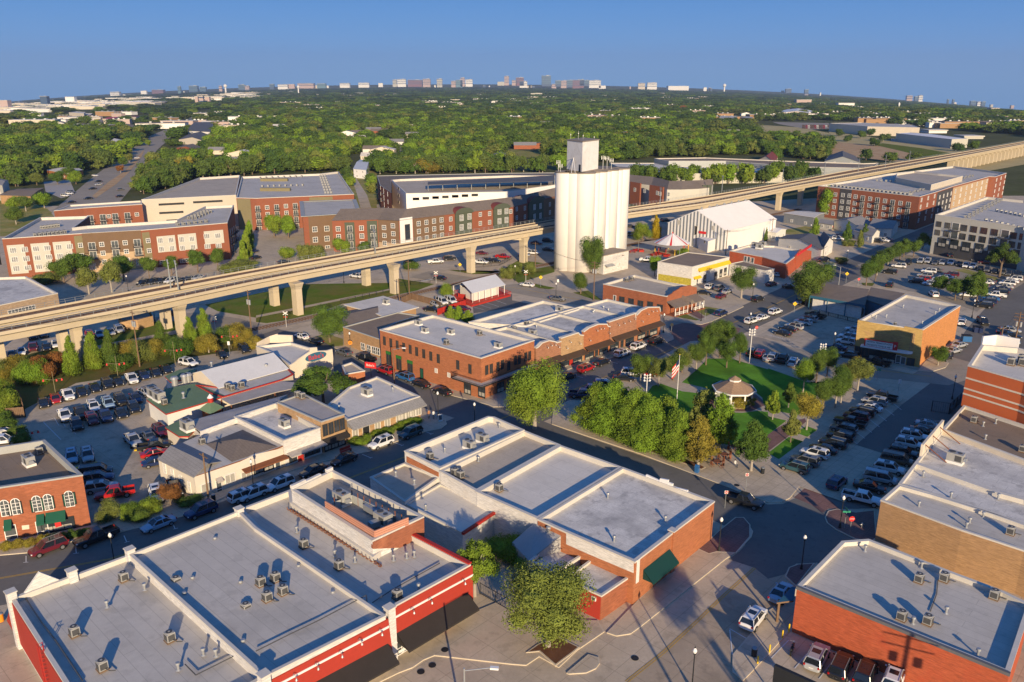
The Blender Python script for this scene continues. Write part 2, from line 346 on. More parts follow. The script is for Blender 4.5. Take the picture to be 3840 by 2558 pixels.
g('path','b1 -200,1480 0,1430 900,1220 1640,1070 1650,1090 940,1240 0,1455','walk',.03)
g('path','b2 0,940 400,860 1240,690 1240,705 400,880 0,960','walk',.03)
g('lawn','b1 -250,1500 0,1450 560,1300 1640,1180 2352,1150 2352,1260 1900,1330 1620,1400 1400,1440 1100,1500 700,1560 c1 340,320 60,470 0,430','bank',.02)
g('lawn','a1 0,1130 440,1310 500,1380 370,1380 60,1560 0,1560','drygrass',.02)
g('lawn','b4 100,160 400,110 460,160 330,210 150,190','drygrass',.02);g('lawn','b4 1700,520 1800,510 2100,590 2140,640 1850,560','drygrass',.05)
g('lawn','b4 860,640 980,640 960,670 870,660','grass',.05)
g('lawn','c3 -1,-1 1,-1 0,1','grass',-.01)if False else None
g('gravel_lot','b2 1640,650 1990,600 2352,560 b3 100,560 380,480 560,620 560,700 260,690 0,620 b2 2290,640 2290,700 1600,790 1470,760','conc',.012)
def track(s,z0=.06,P=None,gauge=1.5,tie_step=.9,wide=2.6,stepf=1.0):
 P=P or pts(s);mr=MB();mt=MB();L=[]
 for k in(-gauge/2,gauge/2):
  Q=off(P,k)
  for a,b in zip(Q,Q[1:]):mr.beam((*a,z0+.22),(*b,z0+.22),.14,.16,'rail')
 for a,b in zip(P,P[1:]):
  l=dist(a,b);n=max(1,int(l/tie_step));dx,dy=(b[0]-a[0])/l,(b[1]-a[1])/l
  for i in range(n):
   x,y=lerp(a,b,(i+.5)/n);mt.beam((x-dy*wide/2,y+dx*wide/2,z0+.08),(x+dy*wide/2,y-dx*wide/2,z0+.08),.26,.14,'tie')
 return mr,mt
TRK='b1 -300,1700 b2 -300,1120 0,1068 420,980 b2 1230,790 1680,690 b3 60,520 390,460 b3 1100,290 e 2040,995 2352,930'
P=pts(TRK);mb=MB();ribbon(P[1:],2.6,2.6,.05,'gravel',mb);struct('railway_bed',mb)
mr,mt=track(None,P=P[1:]);r=thing('railway_track','single ground level railway track running past the white silo','railway',(*P[4],.05));mr.build('rail',r);mt.build('sleepers',r)
VZ=11.2
def stitch(s,z):return pts(s,z)
front=stitch('b1 -300,1165 0,1112 700,975 1700,780 b2 0,622 380,556 1270,395 2300,196 b3 280,150 a3 1035,1350 e 1130,880 1900,728 2352,640 a4 700,1025 1400,900 1900,802 2352,715 2800,640',VZ)
rear=stitch('b1 -300,1010 0,958 545,846 1500,672 b2 0,512 700,392 1500,256 2352,130 b3 390,60 a3 1035,1300 e 1300,758 1900,655 2352,575 a4 700,962 1400,850 1900,768 2352,690 2800,625',VZ)
def resample(P,n):
 D=[0]
 for a,b in zip(P,P[1:]):D.append(D[-1]+dist(a,b))
 out=[]
 for i in range(n):
  t=D[-1]*i/(n-1);k=max(j for j in range(len(D))if D[j]<=t+1e-9);k=min(k,len(P)-2);out.append(lerp(P[k],P[k+1],(t-D[k])/(D[k+1]-D[k])))
 return out
def smooth(P,k=3):
 for _ in range(k):P=[P[0]]+[((P[i-1][0]+2*P[i][0]+P[i+1][0])/4,(P[i-1][1]+2*P[i][1]+P[i+1][1])/4)for i in range(1,len(P)-1)]+[P[-1]]
 return P
front=smooth(resample(front,90),4);rear=smooth(resample(rear,90),4)
vd=thing('elevated_railway','long beige concrete elevated railway with two tracks crossing the town','viaduct',(*front[30],0))
def deck(Lf,Rt,nm):
 m=MB();n=len(Lf)
 def ring(i):
  a,b=Rt[i],Lf[i];W=dist(a,b);ux,uy=(b[0]-a[0])/W,(b[1]-a[1])/W
  prof=[(0,VZ+.35),(0,VZ-.35),(W*.17,VZ-.75),(W*.24,VZ-2.1),(W*.76,VZ-2.1),(W*.83,VZ-.75),(W,VZ-.35),(W,VZ+.35),(W-.3,VZ+.35),(W-.3,VZ-.1),(.3,VZ-.1),(.3,VZ+.35)]
  return[(a[0]+ux*s,a[1]+uy*s,z)for s,z in prof]
 R=[ring(i)for i in range(n)];k=12;V=[v for r in R for v in r]
 F1=[];
 for i in range(n-1):
  for j in range(k):
   f=(i*k+j,i*k+(j+1)%k,(i+1)*k+(j+1)%k,(i+1)*k+j)
   F1.append(f)
 m.mesh(V,[f for q,f in enumerate(F1)if q%12!=9],'viaduct');m.mesh(V,[f for q,f in enumerate(F1)if q%12==9],'viaductdeck')
 return m.build(nm,vd)
mid1=[];mid2=[]
for i,(a,b)in enumerate(zip(front,rear)):
 W=dist(a,b);g_=max(0,min(.16,(42-i)*.006));mid1.append(lerp(a,b,.5-g_));mid2.append(lerp(a,b,.5+g_+.002))
deck(mid1,front,'girder');deck(rear,mid2,'girder')
for a,b in((front,mid1),(mid2,rear)):
 P=[lerp(p,q,.5)for p,q in zip(a,b)]
 mr,mt=track(None,P=P,z0=VZ-.1,tie_step=1.3);mr.build('rail',vd);mt.build('sleepers',vd)
for P,d in((front,.15),(rear,-.15)):
 m=MB();Q=off(P,d);
 for a,b in zip(Q,Q[1:]):
  for h in(1.0,1.5):m.beam((*a,VZ+h-.1),(*b,VZ+h-.1),.07,.07,'steel')
  n=max(1,int(dist(a,b)/2.2))
  for i in range(n):
   x,y=lerp(a,b,i/n);m.beam((x,y,VZ+.3),(x,y,VZ+1.4),.08,.08,'steel')
 m.build('railing',vd)
def pier(t,u,v,back=0.0,hammer=False,wd=2.3):
 x,y=G(t,u,v);m=MB();i=min(range(len(front)),key=lambda k:dist(lerp(front[k],rear[k],.3),(x,y)));j=min(i+1,len(front)-1);i=max(0,j-1)
 a=math.atan2(front[j][1]-front[i][1],front[j][0]-front[i][0]);top=VZ-2.1
 m.box((x,y,top/2-.6),(1.9,wd,top-1.2+1.2-1.2),'viaduct',a)
 m.box((x,y,top-.9),(1.9,wd,1.8),'viaduct',a,top=1.45)
 if hammer:
  c=lerp(front[i],rear[i],.5);m.beam((x,y,top-.5),(c[0]+(c[0]-x)*.9,c[1]+(c[1]-y)*.9,top-.45),1.9,.9,'viaduct')
 m.build('pier',vd)
for s in('b1 740,1350 1680,1150 595,1265 1535,1055 20,1420','b2 390,930 175,845 1275,735 1015,660','b1 -150,1330'):
 for t,u,v in toks(s):pier(t,u,v)
for s in('b2 1975,545','b3 105,450','e 570,1120 2080,940','e 2345,880'):
 for t,u,v in toks(s):pier(t,u,v,hammer=True)
for i in range(56,90,1):
 c=lerp(front[i],rear[i],.5)
 if c[1]>440:
  m=MB();j=min(i+1,89);a=math.atan2(front[j][1]-front[j-1][1],front[j][0]-front[j-1][0]);m.box((*c,(VZ-2.1)/2),(2.2,4.2,VZ-2.1),'viaduct',a);m.box((*c,VZ-2.6),(2.2,7.5,1.1),'viaduct',a);m.build('pier',vd)
for s in('b1 1570,690 1640,700','b2 1095,365','a3 1360,1270 1928,1140','a4 130,1070 515,1000 828,960 1075,920 1295,880'):
 for t,u,v in toks(s):
  x,y=G(t,u,v,VZ);m=MB();m.cyl((x,y),VZ-.1,VZ+7.5,.2,'steel',.13,8)
  k=min(range(len(front)),key=lambda q:dist(lerp(front[q],rear[q],.5),(x,y)));fx,fy=front[k];rx,ry=rear[k];L=dist(front[k],rear[k]);ux,uy=(rx-fx)/L,(ry-fy)/L
  for s_ in(-2.6,2.6):
   m.tube((x,y,VZ+6.0),(x+ux*s_,y+uy*s_,VZ+7.0),.07,'steel');m.tube((x,y,VZ+6.9),(x+ux*s_,y+uy*s_,VZ+7.0),.05,'steel')
  m.build('catenary_mast',vd)
c0=G('b3',648,524);si=thing('grain_silo','tall white concrete grain silo of joined round bins topped by a head house','silo',(*c0,0));SZ=32.7
ux,uy=math.sin(GA),math.cos(GA);D=6.7;R=3.5
bins=[(c0[0],c0[1],R)]+[(c0[0]+ux*D*k*.97,c0[1]+uy*D*k,R)for k in(1,2,3)]
lat=277*83*.40816/3050
bins+=[(c0[0]-lat,c0[1]+1.4,R),(c0[0]-2*lat,c0[1]+2.2,R)]
bins+=[(c0[0]-2*lat+ux*D*k,c0[1]+3+uy*D*k,R)for k in(1,2,3)]
for x,y,r in bins:
 m=MB();m.cyl((x,y),0,SZ,r,'silo',n=40,mt='siloroof');m.cyl((x,y),SZ,SZ+.35,r+.12,'siloroof',n=40);o=m.build('bin',si)
 for p in o.data.polygons:p.use_smooth=len(p.vertices)==4
m=MB()
for f_ in(.5,):
 for q in range(3):
  p=lerp(bins[q],bins[q+1],.5);m.cyl((p[0]+uy*1.6,p[1]-ux*1.6),0,SZ-.1,1.7,'silo',n=24,mt='siloroof')
m.build('interstice',si)
m=MB();base=ccw([(b[0],b[1])for b in(bins[5],bins[0],bins[3],bins[8])]);m.prism(inset(base,.2),SZ+.3,SZ+.45,'siloroof','siloroof');m.build('roof_slab',si)
k1,k2,k3=G('a3',503,938,SZ+.6),G('a3',642,964,SZ+.6),G('a3',790,936,SZ+.6);k4=(k1[0]+k3[0]-k2[0],k1[1]+k3[1]-k2[1])
mat('headhouse',(.80,.78,.74),.85,.1,.3,'roof',seam=(30,30),col2=(.55,.49,.42),amt=.4)
m=MB();m.prism([k1,k2,k3,k4],SZ+.5,SZ+10.0,'headhouse');m.build('head_house',si)
m=MB();m.prism(inset([k1,k2,k3,k4],-.25),SZ+10.0,SZ+10.3,'siloroof','siloroof',True);m.build('head_roof',si)
m=MB();
q=lerp(k1,k2,.86);dd=(math.atan2(k2[1]-k1[1],k2[0]-k1[0]));m.box((q[0]-.0,q[1],SZ+1.6),(1.2,.12,2.2),'dark',dd);m.build('door',si)
for q,h in((lerp(k1,k4,.2),3.0),(lerp(k1,k3,.35),4.0),(lerp(k2,k4,.5),2.4),(lerp(k3,k4,.3),1.2)):
 m=MB();m.cyl(q,SZ+10.2,SZ+10.2+h*.7,.04,'galv',n=6);m.box((q[0],q[1],SZ+10.2+h*.5),(.25,.1,.3),'galv');m.build('aerial',si)
for t,u,v,h in(('a3',425,960,4),('a3',445,965,3),('a3',835,945,5),('a3',872,940,4.6),('a3',912,942,4)):
 q=G(t,u,v,SZ+.4);m=MB();m.cyl(q,SZ+.3,SZ+h,.09,'galv',n=6)
 for a in(-.5,.5):m.box((q[0]+a,q[1],SZ+h-.7),(.22,.15,1.2),'galv')
 m.beam((q[0]-.7,q[1],SZ+h-.8),(q[0]+.7,q[1],SZ+h-.8),.08,.08,'galv');m.build('antenna',si)
m=MB();a,b,c_=G('a3',545,975,SZ+.4),G('a3',580,975,SZ+.4),G('a3',562,955,SZ+.4)
for q in(a,b):m.tube((*q,SZ+.4),(c_[0],c_[1],SZ+4.6),.09,'white')
m.tube((c_[0]-2,c_[1],SZ+4.2),(c_[0]+2,c_[1],SZ+4.7),.09,'galv');m.build('hoist',si)
mat('roofgrey',(.56,.52,.455),.8,.08,.12,'roof',seam=(30,1.3),amt=.24);mat('roofwhite',(.70,.65,.565),.8,.08,.2,'roof',seam=(9,2.6),amt=.16)
mat('roofstain',(.70,.665,.60),.8,.2,.5,'roof',seam=(3,1.5),col2=(.30,.285,.27),amt=.6);mat('rooftan',(.50,.43,.34),.9,.1,.3,'roof',seam=(9,3),amt=.2)
mat('roofbrown',(.27,.205,.15),.95,.1,.4,'roof',seam=(12,2),amt=.25);mat('shingle',(.215,.175,.145),.95,.12,.8,'roof',seam=(.8,.5),amt=.25)
mat('shinglegrey',(.30,.29,.28),.95,.12,.6,'roof',seam=(.8,.5),amt=.2);mat('roofgreen',(.13,.21,.12),.9,.15,.4);mat('roofdark',(.13,.13,.14),.9,.15,.4)
mat('metalroof',(.66,.66,.65),.55,.08,.3,'stripes',seam=(-math.radians(43),4.0),amt=.25);mat('metalrust',(.48,.44,.39),.6,.2,.4,'stripes',seam=(-math.radians(43),3.0),amt=.4,col2=(.25,.15,.09))
mat('corrug',(.80,.78,.74),.6,.06,.3,'stripes',seam=(math.radians(0),2.2),amt=.55,col2=(.42,.42,.42));mat('sidingwhite',(.70,.68,.62),.8,.08,.5);mat('coping',(.60,.565,.50),.8,.1,.5);mat('copinggrey',(.36,.37,.36),.7,.1,.5)
mat('paintwhite',(.76,.73,.68),.85,.10,.35,'brick',col2=(.62,.57,.50));mat('cream',(.66,.58,.46),.85,.1,.35);mat('beige',(.52,.45,.36),.9,.1,.3)
mat('redwall',(.38,.04,.024),.75,.08,.3);mat('orangewall',(.50,.115,.05),.8,.12,.4,'brick',col2=(.46,.08,.035));mat('redbrick',(.38,.13,.065),.9,.15,.6,'brick');mat('brickorange',(.46,.17,.075),.9,.16,.5,'brick',col2=(.36,.12,.06))
mat('brickbrown',(.33,.14,.08),.9,.15,.5,'brick');mat('bricktan',(.46,.28,.14),.9,.14,.4,'brick',col2=(.36,.22,.12));mat('brickold',(.36,.13,.07),.9,.2,.8,'brick',col2=(.46,.18,.09));mat('pinkpanel',(.56,.27,.18),.8,.1,.5)
mat('aptred',(.26,.09,.05),.9,.1,.4);mat('aptbrown',(.175,.11,.065),.9,.1,.4);mat('aptolive',(.21,.18,.10),.9,.1,.4);mat('apttan',(.46,.33,.20),.9,.1,.4);mat('aptgrey',(.52,.50,.43),.9,.06,.4);mat('aptdark',(.065,.065,.07),.9,.1,.4);mat('aptgreen',(.085,.10,.07),.9,.1,.4)
mat('yellowbrick',(.55,.37,.13),.9,.12,.6,'brick');mat('theatreside',(.62,.27,.09),.9,.1,.5,'brick',col2=(.54,.23,.09));mat('bluepaint',(.03,.12,.19),.7,.1,.5);mat('greenfab',(.01,.085,.05),.8,.1,1);mat('blackfab',(.035,.030,.027),.85,.15,.6)
mat('brownmetal',(.085,.055,.035),.7,.2,.6);mat('stucco',(.66,.60,.50),.9,.07,.4);mat('storebrown',(.40,.19,.11),.9,.1,.5,'brick');mat('tanbrick2',(.50,.32,.17),.9,.1,.6,'brick');mat('stone',(.44,.32,.21),.95,.15,.8,'brick')
mat('concpark',(.55,.49,.40),.9,.06,.3);mat('maroonroof',(.21,.05,.035),.7,.1,.5);mat('stripered',(.50,.12,.04),.85,.05,.3);mat('tin',(.40,.40,.385),.5,.1,.5,'stripes',seam=(.9,5.0),amt=.25)
mat('acgrey',(.40,.395,.37),.5,.15,2,metal=.2);mat('acdark',(.08,.08,.08),.6,.2,2);mat('teal',(.006,.045,.04),.7,.1,1)
class B:pass
def zat(xy,t,u,v):
 X,Y,Z=ray(t,u,v);return H+Z*xy[1]/Y
def bld(name,label,cat,s,z,wall='paintwhite',roof='roofwhite',par=.7,cap='coping',pt=.3,z0=0,P=None,group=None,capw=.06,root=None,parts=('wall','roof','coping')):
 O=P or pts(s,z);b=B();b.O=O;b.z=z;c=cen(O);b.root=root or thing(name,label,cat,(c[0],c[1],z0),0,group)
 W=ccw(O);n=len(W);m=MB();m.prism(W,z0,z,wall);I=inset(W,pt)
 if par>0:
  for i in range(n):
   j=(i+1)%n;m.poly([(*I[j],z),(*I[i],z),(*I[i],z-par),(*I[j],z-par)],'coping' if cap!='copinggrey' else 'copinggrey')
  m.build(parts[0],b.root)
  m=MB();E_=inset(W,-capw);I2=inset(W,pt+capw)
  for i in range(n):
   j=(i+1)%n;a0,a1,i0,i1=E_[i],E_[j],I2[i],I2[j]
   m.poly([(*a0,z+.10),(*a1,z+.10),(*i1,z+.10),(*i0,z+.10)],cap);m.poly([(*a0,z-.12),(*a1,z-.12),(*a1,z+.10),(*a0,z+.10)],cap);m.poly([(*i1,z-.05),(*i0,z-.05),(*i0,z+.10),(*i1,z+.10)],cap)
   m.poly([(*a1,z-.12),(*a0,z-.12),(*i0,z-.05),(*i1,z-.05)],cap)
  m.build(parts[2],b.root)
  m=MB();m.poly([(*q,z-par)for q in I],roof);m.build(parts[1],b.root)
 else:
  m.build(parts[0],b.root);m=MB();E_=inset(W,-capw);m.prism(E_,z-.02,z+.22,cap,roof,True);m.build(parts[1],b.root)
 b.c=c;b.zr=z-max(par,0);return b
WM={}
def winmesh(w,h,kind):
 k=(round(w,2),round(h,2),kind)
 if k in WM:return WM[k]
 m=MB();fr='white';gl='glass'
 def bar(x,z,sx,sz,y=.05,d=.1,mt=None):m.box((x,y,z),(sx,d,sz),mt or fr)
 def frame(t=.09,mt=None):
  bar(0,h/2-t/2,w,t,mt=mt);bar(0,-h/2+t/2,w,t,mt=mt);bar(-w/2+t/2,0,t,h-2*t,mt=mt);bar(w/2-t/2,0,t,h-2*t,mt=mt)
 def pane(mt,y=.03):m.box((0,y,0),(w-.1,.03,h-.1),mt)
 if kind in('sash','sashb'):
  frame(.14 if kind=='sash' else.07);pane('glassgrey');bar(0,0,.09,h-.2,.055);bar(0,.05,w-.2,.08,.06)
 elif kind=='grid':
  frame(.12);pane('glassgrey')
  for i in(1,2):bar(-w/2+w*i/3,0,.10,h-.2,.055)
  for i in(1,2,3):bar(0,-h/2+h*i/4,w-.2,.10,.06)
 elif kind=='dark':
  frame(.07,'brownmetal');pane('glass');bar(0,0,.06,h-.1,.055,mt='brownmetal')
 elif kind=='store':
  frame(.09,'dark');pane('glass');n=max(2,int(w/1.3))
  for i in range(1,n):bar(-w/2+w*i/n,0,.07,h-.1,.055,mt='dark')
  bar(0,h*.28,w-.1,.07,.06,mt='dark');m.box((0,.048,-h*.2),(w*.8,.015,h*.3),'glassblind')
 elif kind=='storew':
  frame(.1);pane('glass');n=max(2,int(w/.8))
  for i in range(1,n):bar(-w/2+w*i/n,0,.07,h-.1,.055)
  bar(0,0,w-.1,.07,.06)
 elif kind=='blind':
  frame(.08);pane('glassblind');bar(0,0,.06,h-.1,.055)
 elif kind=='panel':pane('glass');[bar(-w/2+w*i/4,0,.05,h,.05)for i in range(5)]
 elif kind=='slot':pane('dark');frame(.1,'concpark')
 elif kind=='door':frame(.1);pane('glassgrey');bar(0,-h*.2,w,.08,.06)
 elif kind=='doorg':frame(.1,'dark');pane('greenfab')
 elif kind=='doorr':frame(.1,'redpaint');pane('redpaint')
 elif kind=='tall':
  frame(.1,'brownmetal');pane('glass');bar(0,h*.05,w,.08,.06,mt='brownmetal')
 elif kind=='greentop':
  frame(.12,'brownmetal');pane('glass');bar(0,0,.1,h,.055,mt='brownmetal');m.box((0,.07,h/2-.35),(w,.12,.7),'signgreen' if 0 else 'lawnpaint')
 elif kind=='arch':
  n=12;A_=[(w/2*math.cos(math.pi*i/n),0,h/2-w/2+w/2*math.sin(math.pi*i/n))for i in range(n+1)]
  def ring(sx,y):return[(p[0]*sx,y,(p[2]-(h/2-w/2))*sx+(h/2-w/2))for p in A_]+[(-w/2*sx,y,-h/2+(1-sx)*w/2),(w/2*sx,y,-h/2+(1-sx)*w/2)]
  m.poly(ring(1,.08)[::-1],'white');m.poly(ring(.82,.10)[::-1],'glassgrey');bar(0,0,.07,h-.1,.12,.03);
  for i in(-1,0,1):bar(0,i*h*.2,w*.82,.06,.12,.03)
 elif kind=='balc':
  frame(.1);pane('glassgrey');bar(0,0,.07,h-.1,.055);m.box((0,.65,-h/2-.1),(w+.5,1.3,.2),'aptdark')
  for z in(.55,1.1):m.box((0,1.27,-h/2+z),(w+.5,.05,.06),'dark')
  for i in range(9):m.box((-w/2-.22+(w+.44)*i/8,1.27,-h/2+.55),(.05,.04,1.1),'dark')
  for s in(-1,1):m.box((s*(w/2+.22),.65,-h/2+1.1),(.05,1.25,.06),'dark')
 elif kind=='balcw':
  m.box((0,.0,0),(w+.6,.08,h+.3),'coping');frame(.1);pane('glassgrey');m.box((0,.5,-h/2-.1),(w+1.4,1.0,.2),'aptdark')
  for i in range(9):m.box((-w/2-.6+(w+1.2)*i/8,1.0,-h/2+.5),(.05,.04,1.0),'dark')
  m.box((0,1.0,-h/2+1.0),(w+1.3,.05,.06),'dark')
 me=bpy.data.meshes.new('window');me.from_pydata(m.v,[],m.f)
 for q in m.mats:me.materials.append(MATS[q])
 me.polygons.foreach_set('material_index',m.m);me.update();WM[k]=me;return me
mat('lawnpaint',(.03,.16,.03),.7,.1,1)
NM={'door':'door','doorg':'door','doorr':'door','balc':'balcony_door','balcw':'balcony_door'}
def place(b,A,Bp,m,z,me,name,off_=.0):
 dx,dy=Bp[0]-A[0],Bp[1]-A[1];L=math.hypot(dx,dy);dx/=L;dy/=L
 mid=((A[0]+Bp[0])/2-b.c[0],(A[1]+Bp[1])/2-b.c[1]);nx,ny=dy,-dx
 if nx*mid[0]+ny*mid[1]<0:nx,ny=-nx,-ny
 o=bpy.data.objects.new(name,me);C.objects.link(o);o.parent=b.root;r=LOC[b.root.name]
 o.location=(A[0]+dx*m+nx*off_-r[0],A[1]+dy*m+ny*off_-r[1],z-r[2]);o.rotation_euler=(0,0,math.atan2(ny,nx)-math.pi/2);return o
def win(b,i,j,s,w,h,kind,off_=0.0,name=None):
 A,Bp=b.O[i],b.O[j]
 for t,u,v in toks(s):
  m,z=onwall(A,Bp,t,u,v);place(b,A,Bp,m,z,winmesh(w,h,kind),name or NM.get(kind,'window'),off_)
def grid(b,i,j,s,nc,w,h,kinds,dz=3.0,rows=1,off_=0.0):
 """s: px of first and last window of the top row"""
 A,Bp=b.O[i],b.O[j];(t0,u0,v0),(t1,u1,v1)=toks(s);m0,z0=onwall(A,Bp,t0,u0,v0);m1,z1=onwall(A,Bp,t1,u1,v1)
 for r in range(rows):
  for k in range(nc):
   q=k/max(1,nc-1);kd=kinds[k%len(kinds)]if isinstance(kinds,(list,tuple))else kinds
   ww,hh=(w,h)if not kd.startswith('balc')else(w*1.15,h*1.3)
   place(b,A,Bp,m0+(m1-m0)*q,z0+(z1-z0)*q-r*dz-(.2 if kd.startswith('balc')else 0),winmesh(ww,hh,kd),NM.get(kd,'window'),off_)
def panel(b,i,j,s,m_,name='wall_panel',d=.12,zmin=None,zpx=None):
 """a face panel drawn by its outline on the wall, d metres proud"""
 A,Bp=b.O[i],b.O[j];Q=[onwall(A,Bp,t,u,v)for t,u,v in toks(s)]
 if zmin is not None:Q=[(m,max(z,zmin))for m,z in Q]
 dx,dy=Bp[0]-A[0],Bp[1]-A[1];L=math.hypot(dx,dy);dx/=L;dy/=L;mid=((A[0]+Bp[0])/2-b.c[0],(A[1]+Bp[1])/2-b.c[1]);nx,ny=dy,-dx
 if nx*mid[0]+ny*mid[1]<0:nx,ny=-nx,-ny
 m=MB();f=[(A[0]+dx*a+nx*d,A[1]+dy*a+ny*d,z)for a,z in Q];k=[(A[0]+dx*a-nx*.25,A[1]+dy*a-ny*.25,z)for a,z in Q];n=len(f)
 m.poly(f,m_);m.poly(k[::-1],m_);m.mesh(f+k,[(p,n+p,n+(p+1)%n,(p+1)%n)for p in range(n)],m_)
 return m.build(name,b.root)
def rectpanel(b,i,j,s,z0,z1,m_,name='wall_panel',d=.1):
 A,Bp=b.O[i],b.O[j];(t0,u0,v0),(t1,u1,v1)=toks(s);a,_=onwall(A,Bp,t0,u0,v0);c,_=onwall(A,Bp,t1,u1,v1)
 dx,dy=Bp[0]-A[0],Bp[1]-A[1];L=math.hypot(dx,dy);dx/=L;dy/=L;mid=((A[0]+Bp[0])/2-b.c[0],(A[1]+Bp[1])/2-b.c[1]);nx,ny=dy,-dx
 if nx*mid[0]+ny*mid[1]<0:nx,ny=-nx,-ny
 m=MB();c_=((a+c)/2);m.box((A[0]+dx*c_+nx*d/2,A[1]+dy*c_+ny*d/2,(z0+z1)/2),(abs(c-a),d,z1-z0),m_,math.atan2(dy,dx));return m.build(name,b.root)
def awn(b,i,j,s,proj=1.6,drop=.9,m_='blackfab',name='awning',ends=True,slabt=.0):
 """awning between two px on the wall (its top line)"""
 A,Bp=b.O[i],b.O[j];(t0,u0,v0),(t1,u1,v1)=toks(s);m0,z0=onwall(A,Bp,t0,u0,v0);m1,z1=onwall(A,Bp,t1,u1,v1);z0=z1=(z0+z1)/2
 dx,dy=Bp[0]-A[0],Bp[1]-A[1];L=math.hypot(dx,dy);dx/=L;dy/=L;mid=((A[0]+Bp[0])/2-b.c[0],(A[1]+Bp[1])/2-b.c[1]);nx,ny=dy,-dx
 if nx*mid[0]+ny*mid[1]<0:nx,ny=-nx,-ny
 def q(a,o_,z):return(A[0]+dx*a+nx*o_,A[1]+dy*a+ny*o_,z)
 V=[q(m0,.05,z0),q(m1,.05,z0),q(m1,proj,z0-drop),q(m0,proj,z0-drop),q(m0,.05,z0-.1),q(m1,.05,z0-.1),q(m1,proj,z0-drop-.22),q(m0,proj,z0-drop-.22)]
 m=MB();m.mesh(V,[(0,1,2,3),(4,5,6,7),(0,1,5,4),(1,2,6,5),(2,3,7,6),(3,0,4,7)],m_)
 if ends:m.mesh([V[0],V[3],q(m0,.05,z0-drop),V[1],V[2],q(m1,.05,z0-drop)],[(0,1,2),(3,4,5)],m_)
 return m.build(name,b.root)
def gable(root,E4,ze,zr,mroof,mwall=None,over=.0,name='roof',z0=0,walln='wall'):
 """E4: four eave corners, ridge runs between the middles of edges 0-1 and 2-3"""
 a,b_,c,d=E4;r0=lerp(a,b_,.5);r1=lerp(c,d,.5)
 if mwall:
  m=MB();m.prism(E4,z0,ze,mwall);
  for p,q,r in((a,b_,r0),(c,d,r1)):m.poly([(*p,ze),(*q,ze),(*r,zr-.05)],mwall)
  m.build(walln,root)
 ex=lambda p,q,o:(p[0]+(p[0]-q[0])*o,p[1]+(p[1]-q[1])*o)
 o=over/max(dist(r0,r1),1);R0=ex(r0,r1,o);R1=ex(r1,r0,o);sd=over/max(dist(a,b_)/2,1);dz=(zr-ze)*sd
 A_,B_,C_,D_=[(ex(p,r,sd))for p,r in((a,r0),(b_,r0),(c,r1),(d,r1))]
 A_,D_=(ex(A_,D_,o),ex(D_,A_,o));B_,C_=(ex(B_,C_,o),ex(C_,B_,o));zl=ze-dz+.05;zt=zr+.05
 m=MB();T=.12
 for P4 in(((*A_,zl),(*D_,zl),(*R1,zt),(*R0,zt)),((*R0,zt),(*R1,zt),(*C_,zl),(*B_,zl))):
  lo=[(x,y,z-T)for x,y,z in P4];m.mesh(list(P4)+lo,[(0,1,2,3),(7,6,5,4),(0,4,5,1),(1,5,6,2),(2,6,7,3),(3,7,4,0)],mroof)
 return m.build(name,root)
ORD=['first','second','third','fourth','fifth','sixth','seventh','eighth','ninth','tenth','eleventh','twelfth','thirteenth','fourteenth','fifteenth','sixteenth','seventeenth','eighteenth','nineteenth','twentieth']
PR={}
def proto_cond():
 r=thing('condenser_unit','x','air conditioner');m=MB();m.box((0,0,.10),(1.0,1.0,.12),'wood');m.build('base',r)
 m=MB();m.box((0,0,.62),(.86,.86,.92),'acgrey');
 for a in(0,1,2,3):
  co_,si_=math.cos(a*math.pi/2),math.sin(a*math.pi/2);m.box((co_*.44,si_*.44,.6),(.03 if a%2==0 else.68,.68 if a%2==0 else.03,.66),'acdark')
 m.build('casing',r);m=MB();m.cyl((0,0),1.08,1.15,.40,'acgrey',n=16);m.cyl((0,0),1.15,1.17,.33,'acdark',n=16);m.cyl((0,0),1.17,1.19,.12,'acgrey',n=8);m.build('fan_guard',r)
 m=MB();m.tube((.45,.1,.35),(.95,.3,.25),.05,'acdark');m.tube((.95,.3,.25),(1.05,.8,.05),.05,'acdark');m.build('pipe',r);return r
def proto_rtu():
 r=thing('rooftop_unit','x','air conditioner');m=MB();m.box((0,0,.2),(2.3,1.5,.4),'white');m.build('curb',r)
 m=MB();m.box((0,0,1.05),(2.2,1.4,1.3),'acgrey');m.box((.5,-.71,1.0),(.9,.03,.9),'acdark');m.box((-1.11,0,1.0),(.03,1.0,.8),'acdark');m.build('casing',r)
 m=MB();m.cyl((-.5,0),1.7,1.78,.42,'acdark',n=16);m.cyl((.55,0),1.7,1.75,.30,'acdark',n=16);m.build('fan_guard',r);m=MB();m.box((1.35,0,.9),(.5,.9,.5),'galv',top=.6);m.build('hood',r);return r
def proto_vent():
 r=thing('roof_vent','x','vent');m=MB();m.cyl((0,0),0,.12,.28,'galv',.16,10);m.cyl((0,0),.1,.7,.13,'galv',n=10);m.build('pipe',r);m=MB();m.cyl((0,0),.66,.86,.24,'galv',.2,12);m.build('cap',r);return r
def proto_aptac():
 r=thing('condenser_unit','x','air conditioner');m=MB();m.box((0,0,.5),(.8,.8,.95),'acgrey');m.box((0,-.41,.45),(.6,.03,.6),'acdark');m.build('casing',r);m=MB();m.cyl((0,0),.98,1.03,.33,'acdark',n=10);m.build('fan_guard',r);return r
